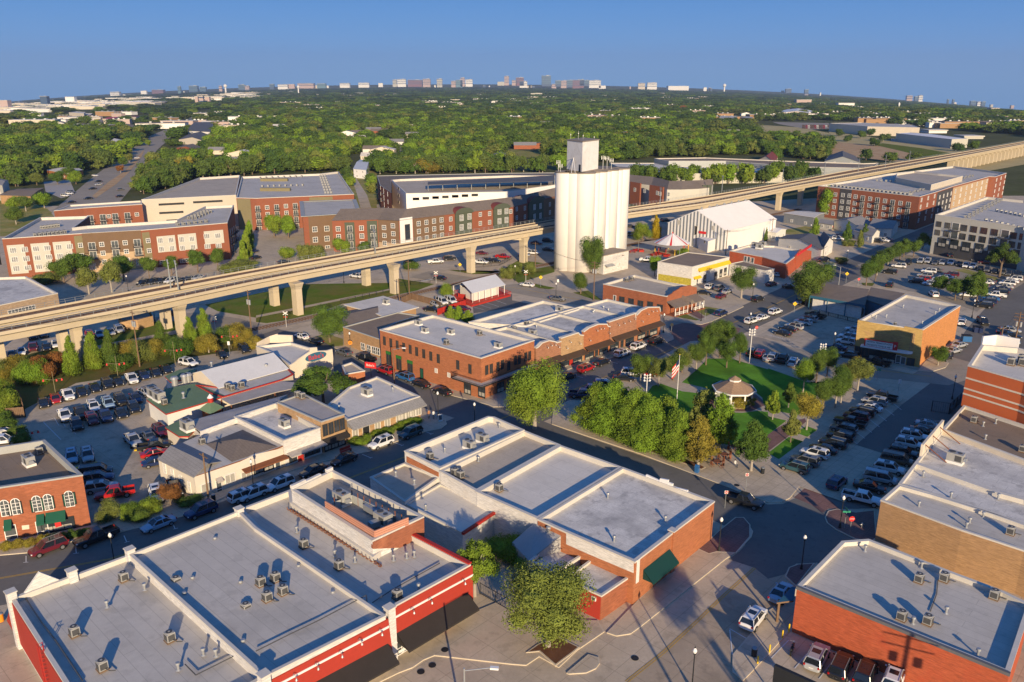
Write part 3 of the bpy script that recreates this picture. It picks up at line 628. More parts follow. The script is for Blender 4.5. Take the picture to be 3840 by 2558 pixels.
def equip(kind,s,z,label,group,rz=None,sc_=None,cat=None):
 L=toks(s);N_=len(L)
 if kind not in PR:PR[kind]=globals()['proto_'+kind]();PR[kind]['_u']=0
 p=PR[kind]
 for k,(t,u,v)in enumerate(L):
  x,y=G(t,u,v,z);lab=label.replace('#',ORD[k])if '#' in label else label
  if p.get('_u',1)==0:
   p.location=(x,y,z);p.rotation_euler=(0,0,-GA if rz is None else rz);p['label']=lab;p['group']=group;del p['_u']
   if sc_:p.scale=(sc_,)*3
  else:dup(p,(x,y,z),-GA if rz is None else rz,lab,group,sc_)
mat('rust',(.22,.08,.035),.9,.3,2)
s1=bld('store_building','grey flat roofed store with gabled street front and red painted side wall','building','d1 100,800 640,603 1185,400 1225,418 d2 75,1530 d1 1040,2280',6.2,'paintwhite','roofgrey',.55,'coping')
panel(s1,5,0,'d1 102,812 1042,2290 1042,2700 70,1000 100,880','redwall','side_wall',.1,0.4)
m=MB();a,b_,=G('d1',150,785,6.1),G('d1',605,608,6.1);c_=lerp(a,b_,.5);q=zat(c_,'d1',345,545)
ang_=math.atan2(b_[1]-a[1],b_[0]-a[0]);nx,ny=math.sin(ang_)*.3,-math.cos(ang_)*.3
zq=zat(c_,'d1',345,548)
for o_ in(0,):m.mesh([(a[0],a[1],5.5),(b_[0],b_[1],5.5),(c_[0],c_[1],zq),(a[0]+nx,a[1]+ny,5.5),(b_[0]+nx,b_[1]+ny,5.5),(c_[0]+nx,c_[1]+ny,zq)],[(0,1,2),(5,4,3),(0,3,4,1),(1,4,5,2),(2,5,3,0)],'paintwhite')
m.build('gable_front',s1.root)
m=MB();m.beam((*lerp(G('d1',405,1290,6.2),G('d1',412,1300,6.2),0),3),(*G('d1',405,1290,6.2),7.0),.08,.08,'redpaint')
a=Vector((*G('d1',400,1270,6.2),0));b_=Vector((*G('d1',480,1380,6.2),0));nrm=Vector((-(b_-a).normalized().y,(b_-a).normalized().x,0))*-.5
for z in[k*.45 for k in range(16)]:
 for p,q in((a,a+nrm),(a+nrm,a+nrm+(b_-a).normalized()*.7),(a+(b_-a).normalized()*.7,a+nrm+(b_-a).normalized()*.7)):m.tube((p.x,p.y,z+.3),(q.x,q.y,z+.3),.03,'redpaint',4)
for p in(a,a+nrm,a+nrm+(b_-a).normalized()*.7):m.tube((p.x,p.y,.3),(p.x,p.y,7.1),.04,'redpaint',4)
m.build('ladder',s1.root)
s2=bld('store_building','middle section of the red front store with the widest grey roof','building','d1 1190,398 2200,-5 d2 0,148 1190,962 75,1525',6.9,'paintwhite','roofgrey',.45,'coping',.25)
w4=pts('c2 325,1118 700,940 1540,1368 1068,1590',8.3)
s3=bld('store_building','red front store section with long rusty roof brackets beside a white wall','building','',6.4,'paintwhite','roofgrey',.75,'coping',.3,P=[G('c1',2205,1300,6.4),G('c2',318,1122,6.4),lerp(w4[0],w4[3],.0),w4[3],G('d2',1142,350,6.4),G('d2',1412,205,6.4),G('d2',1968,492,6.4),G('d2',1250,885,6.4),G('d2',1185,958,6.4),G('d2',10,148,6.4)])
panel(s3,6,7,'d2 1985,495 1262,885 1262,1300 1992,940','redwall','front_wall',.12,0.0)
panel(s3,6,7,'d2 1986,570 1264,962 1264,980 1986,586','white','trim_band',.2)
panel(s3,6,7,'d2 1990,905 1650,1090 1300,1275 1300,1300 1992,940','white','base_band',.2,0)
awn(s3,6,7,'d2 1935,745 1285,1105',2.2,1.25);win(s3,6,7,'d2 1910,925 1835,965',2.2,1.3,'storew',.12);win(s3,6,7,'d2 1510,1145 1420,1185 1330,1235',2.4,1.8,'storew',.12);win(s3,6,7,'d2 1628,1098',1.3,2.5,'tall',.12,'door')
m=MB();q=[G('d2',1142,350,6.4),G('d2',1412,205,6.4),G('d2',1968,492,6.4)]
for a,b_ in zip(q,q[1:]):m.beam((*a,6.62),(*b_,6.62),.5,.2,'redpaint')
m.build('red_coping',s3.root)
panel(s2,3,4,'d2 1210,985 70,1580 70,2100 1260,1370','redwall','front_wall',.12,0.0);panel(s2,3,4,'d2 1212,1042 70,1640 70,1660 1212,1062','white','trim_band',.2)
awn(s2,3,4,'d2 1205,1205 500,1580',2.2,1.25);win(s2,3,4,'d2 1155,1400 1030,1470 935,1520',2.4,1.2,'storew',.12);panel(s2,3,4,'d2 1285,1330 600,1700 600,1740 1285,1370','white','base_band',.2,0)
def pillar(b,s,z,mt='paintwhite',w=.9,h=.8,zb=0):
 for t,u,v in toks(s):
  p=G(t,u,v,z+h);m=MB();m.box((p[0],p[1],(zb+z+h)/2),(w,w,z+h-zb),mt,-GA);m.box((p[0],p[1],z+h+.06),(w+.2,w+.2,.14),'coping',-GA);m.build('pier',b.root)
pillar(s3,'d2 1225,880',6.4,zb=0,h=.7);pillar(s2,'d2 70,1495 d1 1190,345',6.6,h=.8);pillar(s1,'d1 655,540 95,738',6.2,h=.9);pillar(s2,'c1 2195,1290',6.6,h=.8)
for b,i,j,s in((s3,6,7,'d2 1875,640 1570,815 1405,905'),(s2,3,4,'d2 1115,1100 930,1185 750,1300 530,1410 330,1510')):
 for t,u,v in toks(s):
  mm,zz=onwall(b.O[i],b.O[j],t,u,v);m=MB();m.tube((0,0,0),(0,.35,.5),.03,'galv',5);m.tube((0,.35,.5),(0,.8,.35),.03,'galv',5);m.cyl((0,.8),.02,.26,.15,'galv',.05,10)
  me=WM.get('goose')
  if not me:
   o=m.build('gooseneck_lamp');WM['goose']=me=o.data;bpy.data.objects.remove(o)
  place(b,b.O[i],b.O[j],mm,zz,me,'gooseneck_lamp',.12)
s4=bld('store_building','tall white walled block with stepped street parapet and pink plant enclosure','building','',8.3,'paintwhite','rooftan',.9,'coping',.35,P=w4)
for k,(f0,f1,hh)in enumerate(((.0,.33,.5),(.33,.7,.25),(.85,1.0,.45))):
 a,b_=lerp(w4[0],w4[1],f0),lerp(w4[0],w4[1],f1);m=MB();m.beam((*a,8.4+hh/2),(*b_,8.4+hh/2),.45,hh,'paintwhite');m.build('parapet_step',s4.root)
zE=9.25;e4=pts('c2 635,1222 1090,1497 1398,1372 880,1125',zE)
m=MB()
for a,b_ in((e4[0],e4[1]),(e4[1],e4[2])):
 m.beam((*a,8.4),(*b_,8.4),.15,1.7,'pinkpanel')
 for q in range(4):m.beam((*a,8.1+q*.3),(*b_,8.1+q*.3),.2,.03,'brickbrown')
m.build('enclosure_wall',s4.root)
for a,b_ in((e4[2],e4[3]),(e4[3],e4[0])):
 m=MB();n=int(dist(a,b_)/1.1)
 for q in range(n+1):p=lerp(a,b_,q/n);m.beam((*p,7.4),(*p,9.25),.1,.1,'rust')
 m.beam((*a,8.0),(*b_,8.0),.06,1.2,'copinggrey');m.build('enclosure_screen',s4.root)
panel(s4,2,3,'c2 1540,1375 1070,1600 1070,1660 1545,1640','brickold','rear_wall',.1,0)
for s,l_ in(('c2 790,1245',2.2),('c2 1170,1440',2.0)):
 for t,u,v in toks(s):equip('rtu',s,7.4,'large air handler inside the pink plant enclosure, %s'%('far end' if l_>2.1 else 'near end'),'rooftop units',sc_=1.0)
r=thing('air_duct','boxy galvanised air duct run inside the pink plant enclosure','duct',(*G('c2',1150,1320,8),8.0));m=MB();q=pts('c2 1010,1235 1215,1350 1215,1350 1040,1410',8.6)
m.beam((*q[0],8.1),(*q[1],8.1),1.0,.8,'galv');m.beam((*q[2],8.05),(*q[3],8.05),.9,.7,'galv');m.build('duct_body',r)
for k in range(5):m=MB();p=lerp(q[0],q[1],k/4);m.box((*p,8.1),(.1,1.1,.9),'steel',-GA+math.pi/2);m.build('flange',r)
r=thing('pipe_rack','row of curved rusty brackets along the foot of the white wall','pipe rack',(*G('c2',700,1450,5.7),5.7));q=pts('c2 320,1300 d2 1155,500',5.8);n=26
for k in range(n):
 p=lerp(q[0],q[1],k/(n-1));m=MB();d=Vector((math.sin(GA),math.cos(GA),0))*-.55;c_=Vector((*p,5.75));pr=c_
 for z_,f_ in((.0,.0),(.05,.5),(.25,.9),(.6,1.0)):
  nx_=c_+d*f_+Vector((0,0,z_));m.tube(pr,nx_,.06,'rust',5);pr=nx_
 m.build('bracket',r)
m=MB();m.beam((*q[0],5.85),(*q[1],5.85),.1,.1,'rust');m.build('rail',r)
gA='condenser units on the flat roofs'
equip('cond','d1 1140,635 1625,680 690,1140 945,1455 1565,1190 2265,925',5.7,'# condenser unit from the street on the grey roof of the gabled store',gA)
equip('cond','d2 45,680 180,640 250,760 105,820',6.4,'# unit of the cluster of four condensers on the middle grey roof',gA)
equip('cond','d2 440,330 765,525 1300,800',5.7,'# condenser on the lower grey roof beside the rusty brackets',gA)
gV='small roof vents'
equip('vent','d1 1980,290 1775,655 2215,695 1700,800 1330,720 985,880 1870,1320 1985,1330 1640,1455 2240,1240',5.9,'# small metal vent on the grey roofs by the gabled front',gV)
equip('vent','d2 395,545 710,790 375,190 725,410 910,465 1265,450 1385,430 1455,415 1495,720',5.8,'# small metal vent on the grey roof behind the red shop front',gV)
for s,z,lb in(('d2 0,1290 300,1140 570,1010 1015,775 1020,830',6.7,'thin black conduit running across the middle grey roof'),('d2 1060,850 1260,720 1690,480',5.8,'black conduit pair running to the red coping corner'),('d1 1700,1410 1800,1510 2240,1290 2352,1260',5.9,'bent black conduit on the gabled store roof'),('d1 220,770 300,900 380,1020 520,1200 760,1560',5.75,'thin cable along the red wall edge of the gabled store')):
 m=MB();q=pts(s,z)
 for a,b_ in zip(q,q[1:]):m.tube((*a,z+.08),(*b_,z+.08),.06,'acdark',5)
 tag(recenter(m.build('roof_conduit')),lb,'conduit','roof conduits')
for s in('d1 600,1200 570,1100',):pass
ctr='white roofed block across from the park, '
c1_=bld('commercial_building','narrow white roofed end building with twin rooftop units above the street corner','building','c2 1365,765 2130,447 2190,452 c3 112,572 c2 1690,925',6.2,'paintwhite','roofwhite',.9,'coping',.35)
panel(c1_,4,0,'c2 1385,810 1680,960 1680,1000 1385,865','brickorange','brick_band',.06)
c2_=bld('commercial_building','tan grey roofed building second from the street corner of the white block','building','c2 1692,950 c3 112,577 442,708 c2 2025,1135',5.9,'paintwhite','rooftan',.75,'coping',.35)
c3_=bld('commercial_building','plain pale roofed building in the middle of the white block','building','c2 2025,1140 c3 442,712 1012,915 235,1388',5.9,'paintwhite','roofwhite',.75,'coping',.35)
c4_=bld('commercial_building','brick corner building with a large stained white roof and green awning','building','c3 235,1392 1015,915 1860,1228 d3 1495,185 1128,468 490,190',5.9,'brickorange','roofstain',.6,'coping',.35)
panel(c4_,1,2,'c3 1060,930 1130,960 1235,990 1240,975 1360,1030 1370,1010 1445,1025 1440,1045 1485,1060 1480,1085 1620,1120 1620,1150 1250,1060','white','false_front',.02)
panel(c4_,4,5,'d3 1118,470 500,195 500,300 690,385 1118,565','paintwhite','side_wall',.05);awn(c4_,3,4,'d3 1445,360 1205,520',1.5,1.3,'teal');win(c4_,3,4,'d3 1400,530',1.1,2.2,'doorr')
win(c4_,3,4,'d3 1150,545',.5,3.2,'panel',.05,'blade_sign');pillar(c4_,'d3 1478,172',5.6,'brickorange',.8,.5,0)
l1=bld('commercial_building','low white building with a blank side wall behind the white block','building','c2 1048,1006 1365,875 1692,1000 1366,1232',4.4,'paintwhite','rooftan',.3,'coping',.25)
l2=bld('commercial_building','low white rear building with red roof edge beside the garden','building','c2 1372,1250 1692,1065 2228,1298 1898,1518',3.9,'paintwhite','roofwhite',.25,'coping',.2)
m=MB();a,b_=G('c2',2232,1304,3.9),G('c2',1898,1522,3.9);m.beam((*a,3.9),(*b_,3.9),.4,.35,'redpaint');m.build('fascia',l2.root)
r=thing('shed','grey metal lean-to shed with a sloping roof behind the brick corner building','shed',(*G('d3',240,280,3),0));q=pts('d3 238,75 490,190',5.4)+pts('d3 155,452 0,285',3.0);m=MB();m.prism(q,0,[5.3,5.3,2.9,2.9]if area(q)>0 else[2.9,2.9,5.3,5.3],'tin');m.build('wall',r);m=MB();zz_=[5.4,5.4,3.0,3.0];m.poly([(*p,z)for p,z in zip(q,zz_)],'tin');m.poly([(*p,z-.1)for p,z in zip(q,zz_)][::-1],'tin');m.build('roof',r)
l4=bld('outbuilding','small white walled roof room below the stained white roof','building','d3 492,200 688,300 688,380 395,562 157,455',3.3,'paintwhite','roofstain',.5,'coping',.2)
l5=bld('outbuilding','low red brick annex with a patched roof behind the spreading oak','building','d3 485,625 822,778 1125,573 750,425',3.3,'redbrick','roofstain',.25,'coping',.2)
panel(l5,0,1,'d3 485,640 818,790 805,1000 480,860','redwall','painted_wall',.06,0)
for s in('d3 760,790',):
 r=thing('wall_unit','small white air conditioner on the painted red brick wall','air conditioner',(*G('d3',770,800,2.4),2.4),-GA);m=MB();m.box((0,-.25,.2),(.6,.45,.5),'white');m.build('casing',r,True);m=MB();m.box((0,-.49,.2),(.45,.03,.35),'acdark');m.build('grille',r,True)
equip('rtu','c2 1960,740 2080,680',5.3,'# of the twin rooftop units on the narrow white roof by the corner','rooftop units',sc_=.85)
equip('cond','c2 1600,835 1830,985 1880,1010 2235,1130',5.3,'# condenser on the white block roofs, counted from the street',gA)
equip('vent','c2 1735,775 2235,550 1285,995 1455,1070 1560,1305 2045,860',5.3,'# small vent on the roofs of the white block near the street',gV)
equip('vent','c3 880,1195 1408,1410 d3 938,275',5.3,'# small vent on the large stained white roof',gV);equip('vent','d3 335,215',4.6,'round turbine vent on the grey lean-to shed roof',gV,sc_=1.4)
ob=bld('commercial_building','corner building with a long orange painted brick wall and pale grey roof','building','d4 268,692 680,278 925,260 1640,542 2170,742 2420,862 2215,1492',6.0,'orangewall','roofgrey',.5,'coping',.35)
m=MB();a,b_=G('d4',262,695,6),G('d4',2225,1498,6);m.beam((*a,6.0),(*b_,6.0),.35,.35,'roofdark');m.build('gutter',ob.root)
win(ob,0,1,'d4 262,740',.3,1,'slot')
r=thing('wooden_canopy','timber post canopy on the street side of the orange walled building','canopy',(*G('d4',160,950,0),0));q=pts('d4 80,845 235,825 262,700 215,700',3.2);m=MB();m.prism(q,3.1,3.3,'wood','bluepaint',True);m.build('roof',r)
m=MB();p=G('d4',80,1020,0);m.beam((*p,0),(*p,3.1),.25,.25,'wood');m.build('post',r)
equip('cond','d4 1385,650 1615,640 2075,800 1225,995 1465,1035',5.5,'# condenser on the pale roof of the orange walled building',gA)
equip('vent','d4 890,365 1408,520 1635,935 1925,1325 1330,1030',5.5,'# small vent on the roof of the orange walled building',gV)
m=MB();q=pts('d4 1560,640 1550,760 1490,920',5.55)
for a,b_ in zip(q,q[1:]):m.tube((*a,5.58),(*b_,5.58),.05,'acdark',5)
tag(recenter(m.build('roof_conduit')),'black cable crossing the pale roof between two condensers','conduit','roof conduits')
n1=bld('commercial_building','tan rendered corner building with a smooth grey roof beside the angled parking','building','c4 1037,1217 1198,1077 1520,1167 2080,1345 2352,1440 2900,1640 2900,1890 2352,1680 1780,1492',6.1,'bricktan','roofgrey',.45,'coping',.3)
n2=bld('commercial_building','narrow building with a streaked white roof next to the tan corner','building','c4 1200,1070 1350,874 2130,1150 2352,1210 2900,1400 2900,1632 2352,1436 1520,1162',6.1,'paintwhite','roofstain',.6,'coping',.3)
n3=bld('commercial_building','building with a silver coated roof and propped tan false front','building','c4 1352,871 1597,565 2352,850 2900,1050 2900,1396 2352,1206 2130,1146',6.1,'bricktan','roofstain',.5,'coping',.3)
n4=bld('commercial_building','brown roofed building below the striped orange wall','building','c4 1600,565 1800,345 2352,525 2900,700 2900,1046 2352,846',6.4,'cream','roofbrown',.5,'coping',.3)
m=MB();a,b_=G('c4',1400,820,6),G('c4',1595,560,6.5)
m.beam((*a,7.0),(*b_,7.0),.35,2.2,'cream');m.build('false_front',n3.root)
m=MB()
for k in(.1,.45,.8):
 p=lerp(a,b_,k);m.tube((*p,7.8),(p[0]+2.6,p[1]-2.2,5.7),.08,'rust',5)
m.build('prop',n3.root)
zt=10.8;g5=G('c4',1787,340,6.0);zt=zat(g5,'b4',1838,1400)
n5=bld('commercial_building','tall orange building with three cream stripes and white rear parapet','building','b4 1838,1400 1962,1210 2300,1240 2900,1400 2900,1750 2352,1545',zt,'stripered','roofwhite',.9,'coping',.4)
for f_ in(.30,.56,.70):
 m=MB();a,b_=n5.O[0],n5.O[5];zz_=6+(zt-6)*(1-f_);a2=lerp(n5.O[4],n5.O[5],1.0);n_=Vector((b_[1]-a[1],-(b_[0]-a[0]),0)).normalized()*.04
 for p,q in((n5.O[0],n5.O[5]),(n5.O[5],n5.O[4])):
  m.beam((p[0]+n_.x,p[1]+n_.y,zz_),(q[0]+n_.x,q[1]+n_.y,zz_),.12,.28,'cream')
 m.build('stripe',n5.root)
m=MB();a,b_,c_=pts('b4 1962,1205 2090,1190 2300,1230',zt);
for p,q in((a,b_),(b_,c_)):m.beam((*p,zt+.4),(*q,zt+.4),.35,2.4,'white')
m.build('rear_parapet',n5.root)
equip('vent','c4 1425,995 1678,1190 2113,1205 1383,1275 1850,1425 1975,1375 1820,1470',5.6,'# small vent on the roofs of the tan row beside the angled parking',gV);equip('vent','c4 1995,655 1975,535 2090,510',5.9,'# small vent on the brown roof below the striped wall',gV)
equip('rtu','c4 1715,870',5.6,'weathered twin fan unit with rust on the silver coated roof','rooftop units');equip('cond','c4 1890,500 2335,770',5.9,'# condenser on the brown roof below the striped wall',gA);equip('cond','c4 2225,1530',5.6,'lone condenser on the smooth grey roof of the tan corner',gA)
equip('cond','b4 2230,1395 2325,1370 2335,1400',zt-.9,'# condenser on the roof of the striped orange building',gA,sc_=1.3)
bw=bld('brick_building','two storey red brick building with arched windows and green awnings','building','c1 757,985 410,664 95,712 -500,800 -900,1250 0,1100',8.0,'redbrick','roofbrown',1.1,'copinggrey',.35)
win(bw,5,0,'c1 45,1285 147,1270 340,1245 442,1230 637,1200',1.15,2.5,'arch',.02)
for t,u,v in toks('c1 88,1300 190,1280 297,1270 388,1250 485,1230 592,1215 683,1195'):win(bw,5,0,'c1 %d,%d'%(u,v),.42,1.9,'doorg',.02,'shutter')
for s,w_ in(('c1 32,1392 105,1390',0),('c1 330,1345 405,1340',0),('c1 415,1325 600,1310',0)):awn(bw,5,0,s,1.1,1.0,'greenfab')
win(bw,5,0,'c1 100,1510 390,1470',1.5,2.3,'door',.02);win(bw,5,0,'c1 535,1440',4.2,2.0,'store',.02);panel(bw,5,0,'c1 500,1405 555,1395 568,1445 512,1460','signred','window_sign',.22);panel(bw,5,0,'c1 200,1448 268,1440 270,1478 204,1486','cream','plaque',.05)
equip('rtu','c1 270,890',6.9,'rooftop unit with a fan on the brown roof of the brick building','rooftop units',sc_=.9);equip('cond','c1 365,790',6.9,'condenser with loose hoses on the brown roof of the brick building',gA)
tb=bld('brick_building','two storey orange brick corner building with a wraparound balcony','building','b2 1137,1070 1625,935 2557,1168 2068,1332',8.7,'brickorange','roofwhite',.5,'coping',.35)
win(tb,0,3,'b2 1182,1172 1241,1190 1300,1210 1360,1230 1419,1250 1478,1270 1543,1290 1608,1312 1677,1335 1856,1393 1968,1430',.85,2.0,'dark',.01)
win(tb,0,3,'b2 1222,1335 1315,1375 1418,1420',1.7,3.4,'greentop',.01);win(tb,0,3,'b2 1525,1475',1.0,2.5,'doorg',.02);win(tb,0,3,'b2 1657,1445 1773,1485',.8,1.0,'blind',.01)
win(tb,0,3,'b2 1945,1615 2075,1640',1.9,2.5,'store',.01)
win(tb,3,2,'b2 2118,1440 2160,1427 2222,1408 2262,1390 2320,1400 b3 30,1350 65,1345 125,1320 160,1308',.9,2.0,'dark',.01)
win(tb,3,2,'b2 2245,1600 2340,1570',2.2,2.4,'store',.01)
rectpanel(tb,3,2,'b2 2080,1500 b3 205,1400',2.9,3.15,'brickbrown','belt_course',.08)
def balcony(b,i0,corner,i2,s0,s2,zf,proj=1.5):
 A0,Cn,A2=b.O[i0],b.O[corner],b.O[i2];t,u,v=toks(s0)[0];m0,_=onwall(Cn,A0,t,u,v);t,u,v=toks(s2)[0];m2,_=onwall(Cn,A2,t,u,v)
 d0=Vector((A0[0]-Cn[0],A0[1]-Cn[1])).normalized();d2=Vector((A2[0]-Cn[0],A2[1]-Cn[1])).normalized();c=Vector(Cn);n0=-d2;n2=-d0
 inn=[c+d0*m0,c,c+d2*m2];out=[c+d0*m0+n0*proj,c+n0*proj+n2*proj,c+d2*m2+n2*proj]
 m=MB();P=[tuple(x)for x in(inn[0],out[0],out[1],out[2],inn[2],inn[1])];m.prism(P,zf-.35,zf,'blackfab','coping',True);o=m.build('balcony',b.root)
 m=MB()
 for a,q in((out[0],out[1]),(out[1],out[2]),(inn[0],out[0]),(inn[2],out[2])):
  for h in(.15,1.05):m.beam((*a,zf+h),(*q,zf+h),.05,.05,'dark')
  n=max(1,int((q-a).length/.28))
  for k in range(n+1):p=a.lerp(q,k/n);m.beam((*p,zf),(*p,zf+1.05),.035,.035,'dark')
 r=m.build('railing',o);LOC[r.name]=LOC[b.root.name]
balcony(tb,0,3,2,'b2 1850,1490','b3 200,1400',3.5)
equip('rtu','b2 1495,1025 1552,1095 1790,1110 2225,1235',8.2,'# rooftop unit on the white roof of the two storey corner brick building','rooftop units',sc_=.7)
equip('cond','b2 2055,1120 1750,1205',8.2,'# condenser on the roof of the two storey corner brick building',gA)
zS=6.0
rr=bld('commercial_building','long white roofed rear building behind the shop row, nearer the corner brick building','building','b2 1955,1000 b3 285,803 620,878 130,1035',5.8,'paintwhite','roofstain',.6,'coping',.35)
Fa,Fb=G('b3',215,1500),G('b3',1352,1112);bk0,bk1=G('b3',100,1030,zS),G('b3',790,812,zS)
def slice_(u0,v0,u1,v1):
 m0,_=onwall(Fa,Fb,'b3',u0,v0);m1,_=onwall(Fa,Fb,'b3',u1,v1);L=dist(Fa,Fb);a,b_=lerp(Fa,Fb,m0/L),lerp(Fa,Fb,m1/L)
 d=Vector((Fb[0]-Fa[0],Fb[1]-Fa[1])).normalized();n=Vector((-d.y,d.x));dep=(Vector(bk1)-Vector(Fa)).dot(n)
 return[a,b_,(b_[0]+n.x*dep,b_[1]+n.y*dep),(a[0]+n.x*dep,a[1]+n.y*dep)]
shops=[((215,1500),(440,1440),'storebrown','210,1240 232,1228 268,1190 330,1170 385,1180 400,1190 440,1178','brown shopfront with an arched parapet next to the corner building'),((440,1440),(648,1372),'tanbrick2','440,1148 597,1098 612,1118 648,1122','tan shopfront with a flat stepped parapet'),((648,1372),(892,1288),'brickorange','648,1090 700,1052 780,1020 862,1020 872,1040 892,1042','orange shopfront with a curved parapet beside the wide brown one'),((892,1288),(1135,1200),'storebrown','880,1000 1130,918 1135,960','wide brown shopfront with a flat parapet'),((1135,1200),(1352,1112),'brickorange','1135,938 1180,892 1240,866 1345,864 1352,895','end shopfront with a tall curved orange parapet at the brick crossing')]
for(a0,b0,wl,top,lb)in shops:
 P=slice_(*a0,*b0);b=bld('shop_building',lb,'building','',zS,wl,'roofstain',.5,'coping',.3,P=P)
 Fu='b3 %s %d,%d %d,%d'%(top,b0[0],b0[1],a0[0],a0[1]);panel(b,0,1,Fu,wl,'false_front',.3)
 tp=toks('b3 '+top);m=MB();ww=[onwall(P[0],P[1],*q)for q in tp];d=Vector((P[1][0]-P[0][0],P[1][1]-P[0][1])).normalized();nn=Vector((d.y,-d.x))
 for(m0,z0_),(m1,z1_)in zip(ww,ww[1:]):
  p=[Vector((*P[0],0))+Vector((d.x,d.y,0))*mm+Vector((nn.x,nn.y,0))*.03+Vector((0,0,zz+.1))for mm,zz in((m0,z0_),(m1,z1_))];m.beam(p[0],p[1],.85,.24,'coping')
 m.build('parapet_cap',b.root)
def shopwall(k):return[o for o in C.objects if o.get('label')==shops[k][4]][0]
class SB:pass
def sb(k):
 b=SB();b.root=shopwall(k);a0,b0=shops[k][0],shops[k][1];b.O=slice_(*a0,*b0);b.c=cen(b.O);return b
AW=['b3 222,1352 432,1298','b3 445,1300 648,1240','b3 655,1228 890,1145','b3 905,1140 1135,1052','b3 1145,1052 1352,975']
ST=['b3 255,1470 390,1420','b3 470,1395 590,1345','b3 700,1310 830,1262','b3 930,1220 1070,1170','b3 1180,1115 1290,1080']
for k in range(5):
 b=sb(k);awn(b,0,1,AW[k],2.0,.7,'brownmetal','awning',ends=False)
 t=toks(ST[k]);win(b,0,1,ST[k],3.2,2.3,'store',.32);(t0,u0,v0),(t1,u1,v1)=t;win(b,0,1,'%s %d,%d'%(t0,(u0+u1)/2,(v0+v1)/2),1.1,2.3,'doorr' if k<2 else 'tall',.32,'door')
gooses=['b3 300,1230 335,1210 370,1205 405,1225','b3 480,1235 600,1195 510,1180','b3 755,1075 785,1058 815,1055 690,1165 868,1100','b3 955,1025 1005,1008 1055,990 1103,968','b3 1225,925 1265,900 1300,895 1172,993 1337,935']
for k,s in enumerate(gooses):
 b=sb(k)
 for t,u,v in toks(s):mm,zz=onwall(b.O[0],b.O[1],t,u,v);o=place(b,b.O[0],b.O[1],mm,zz,WM['goose'],'gooseneck_lamp',.3)
equip('rtu','b3 190,1120 435,900',5.3,'# rooftop unit on the white roofs behind the shop row','rooftop units',sc_=.8);equip('cond','b3 135,1030 25,1080',5.4,'# condenser behind the parapet of the shop row',gA);equip('vent','b3 225,1060 745,925 755,915 885,905 840,880',5.3,'# small vent on the white shop row roofs',gV)
T1=bld('commercial_building','low tan building with a brown roof and corner shop windows beside the brick one','building','b2 800,1045 1300,910 1500,940 1300,1000 1137,1075 1137,1158',4.5,'bricktan','roofbrown',.2,'copinggrey',.2)
win(T1,0,5,'b2 985,1225 1040,1245 1085,1258 1120,1268',1.6,1.8,'storew',.02)
T2=bld('commercial_building','low shop with an overhanging white flat roof beside the timber fence','building','b2 835,845 1165,772 1470,868 1175,945 1060,905',4.0,'bricktan','roofwhite',0,'coping',.2,capw=.6)
T3=thing('house','brown shingled low house between the leafy tree and the white flat roof','house',(*G('b2',960,940),0));q=pts('b2 818,895 1105,832 1118,962 820,1028',3.9);gable(T3,[q[0],q[3],q[2],q[1]],3.6,4.7,'shingle','cream',.4)
equip('rtu','b2 1195,835',4.2,'white rooftop unit on the overhanging white flat roof','rooftop units',sc_=.8)
r=thing('pavilion','open restaurant pavilion with a white metal gable roof and red deck','pavilion',(*G('b2',2050,700),0));q=pts('b2 1815,652 1990,716 2282,642 2110,580',4.0);gable(r,[q[0],q[1],q[2],q[3]],3.6,5.6,'metalroof',None,.3)
m=MB()
for k in range(6):
 p=lerp(q[1],q[2],k/5);m.beam((*p,0),(*p,3.6),.14,.14,'white');p=lerp(q[0],q[3],k/5);m.beam((*p,0),(*p,3.6),.14,.14,'white')
m.build('post',r);m=MB();ins=inset([q[0],q[1],q[2],q[3]],1.5);m.prism(ins,0,3.5,'sidingwhite');m.build('wall',r);m=MB();m.prism(inset(q,-1.5),0,.5,'redpaint','redpaint');m.build('deck',r)
m=MB();qq=ccw(inset(q,-1.6))
for a,b_ in zip(qq,qq[1:]+qq[:1]):
 m.beam((*a,1.4),(*b_,1.4),.08,.08,'redpaint');n=int(dist(a,b_)/.4)
 for k in range(n):p=lerp(a,b_,k/n);m.beam((*p,.5),(*p,1.4),.05,.05,'redpaint')
m.build('railing',r)
def fence(name,lab,s,h,mt,board=True,step=.5,cat='fence',z=0):
 P=pts(s);r=thing(name,lab,cat,(*P[0],0));m=MB();mp=MB()
 for a,b_ in zip(P,P[1:]):
  n=max(1,int(dist(a,b_)/2.4))
  for k in range(n+1):p=lerp(a,b_,k/n);mp.beam((*p,z),(*p,z+h+.05),.12,.12,mt)
  if board:
   n=max(1,int(dist(a,b_)/.3))
   for k in range(n):
    p0,p1=lerp(a,b_,(k+.04)/n),lerp(a,b_,(k+.96)/n);m.beam((*p0,z+h/2),(*p1,z+h/2),.04,h-(.04*(k%3)),mt)
  else:
   for hh in(.15,h):m.beam((*a,z+hh),(*b_,z+hh),.05,.06,mt)
   n=max(1,int(dist(a,b_)/step))
   for k in range(n):p=lerp(a,b_,k/n);m.beam((*p,z),(*p,z+h),.03,.03,mt)
 m.build('fence_panel',r);mp.build('post',r);return r
fence('wooden_fence','weathered timber board fence between the flat white roof and parked vans','b2 1340,830 1430,790 1650,850 1700,880',1.9,'wood')
fence('wooden_fence','red board fence around the vans beside the pavilion','b2 1670,935 1930,850 1925,800 1860,790',1.8,'redpaint')
fence('metal_fence','black metal picket fence along the railway near the pavilion','b2 1310,670 1420,660 1600,640',1.2,'dark',False);fence('metal_fence','long black picket fence beside the path under the viaduct','b2 780,830 1230,725',1.2,'dark',False)
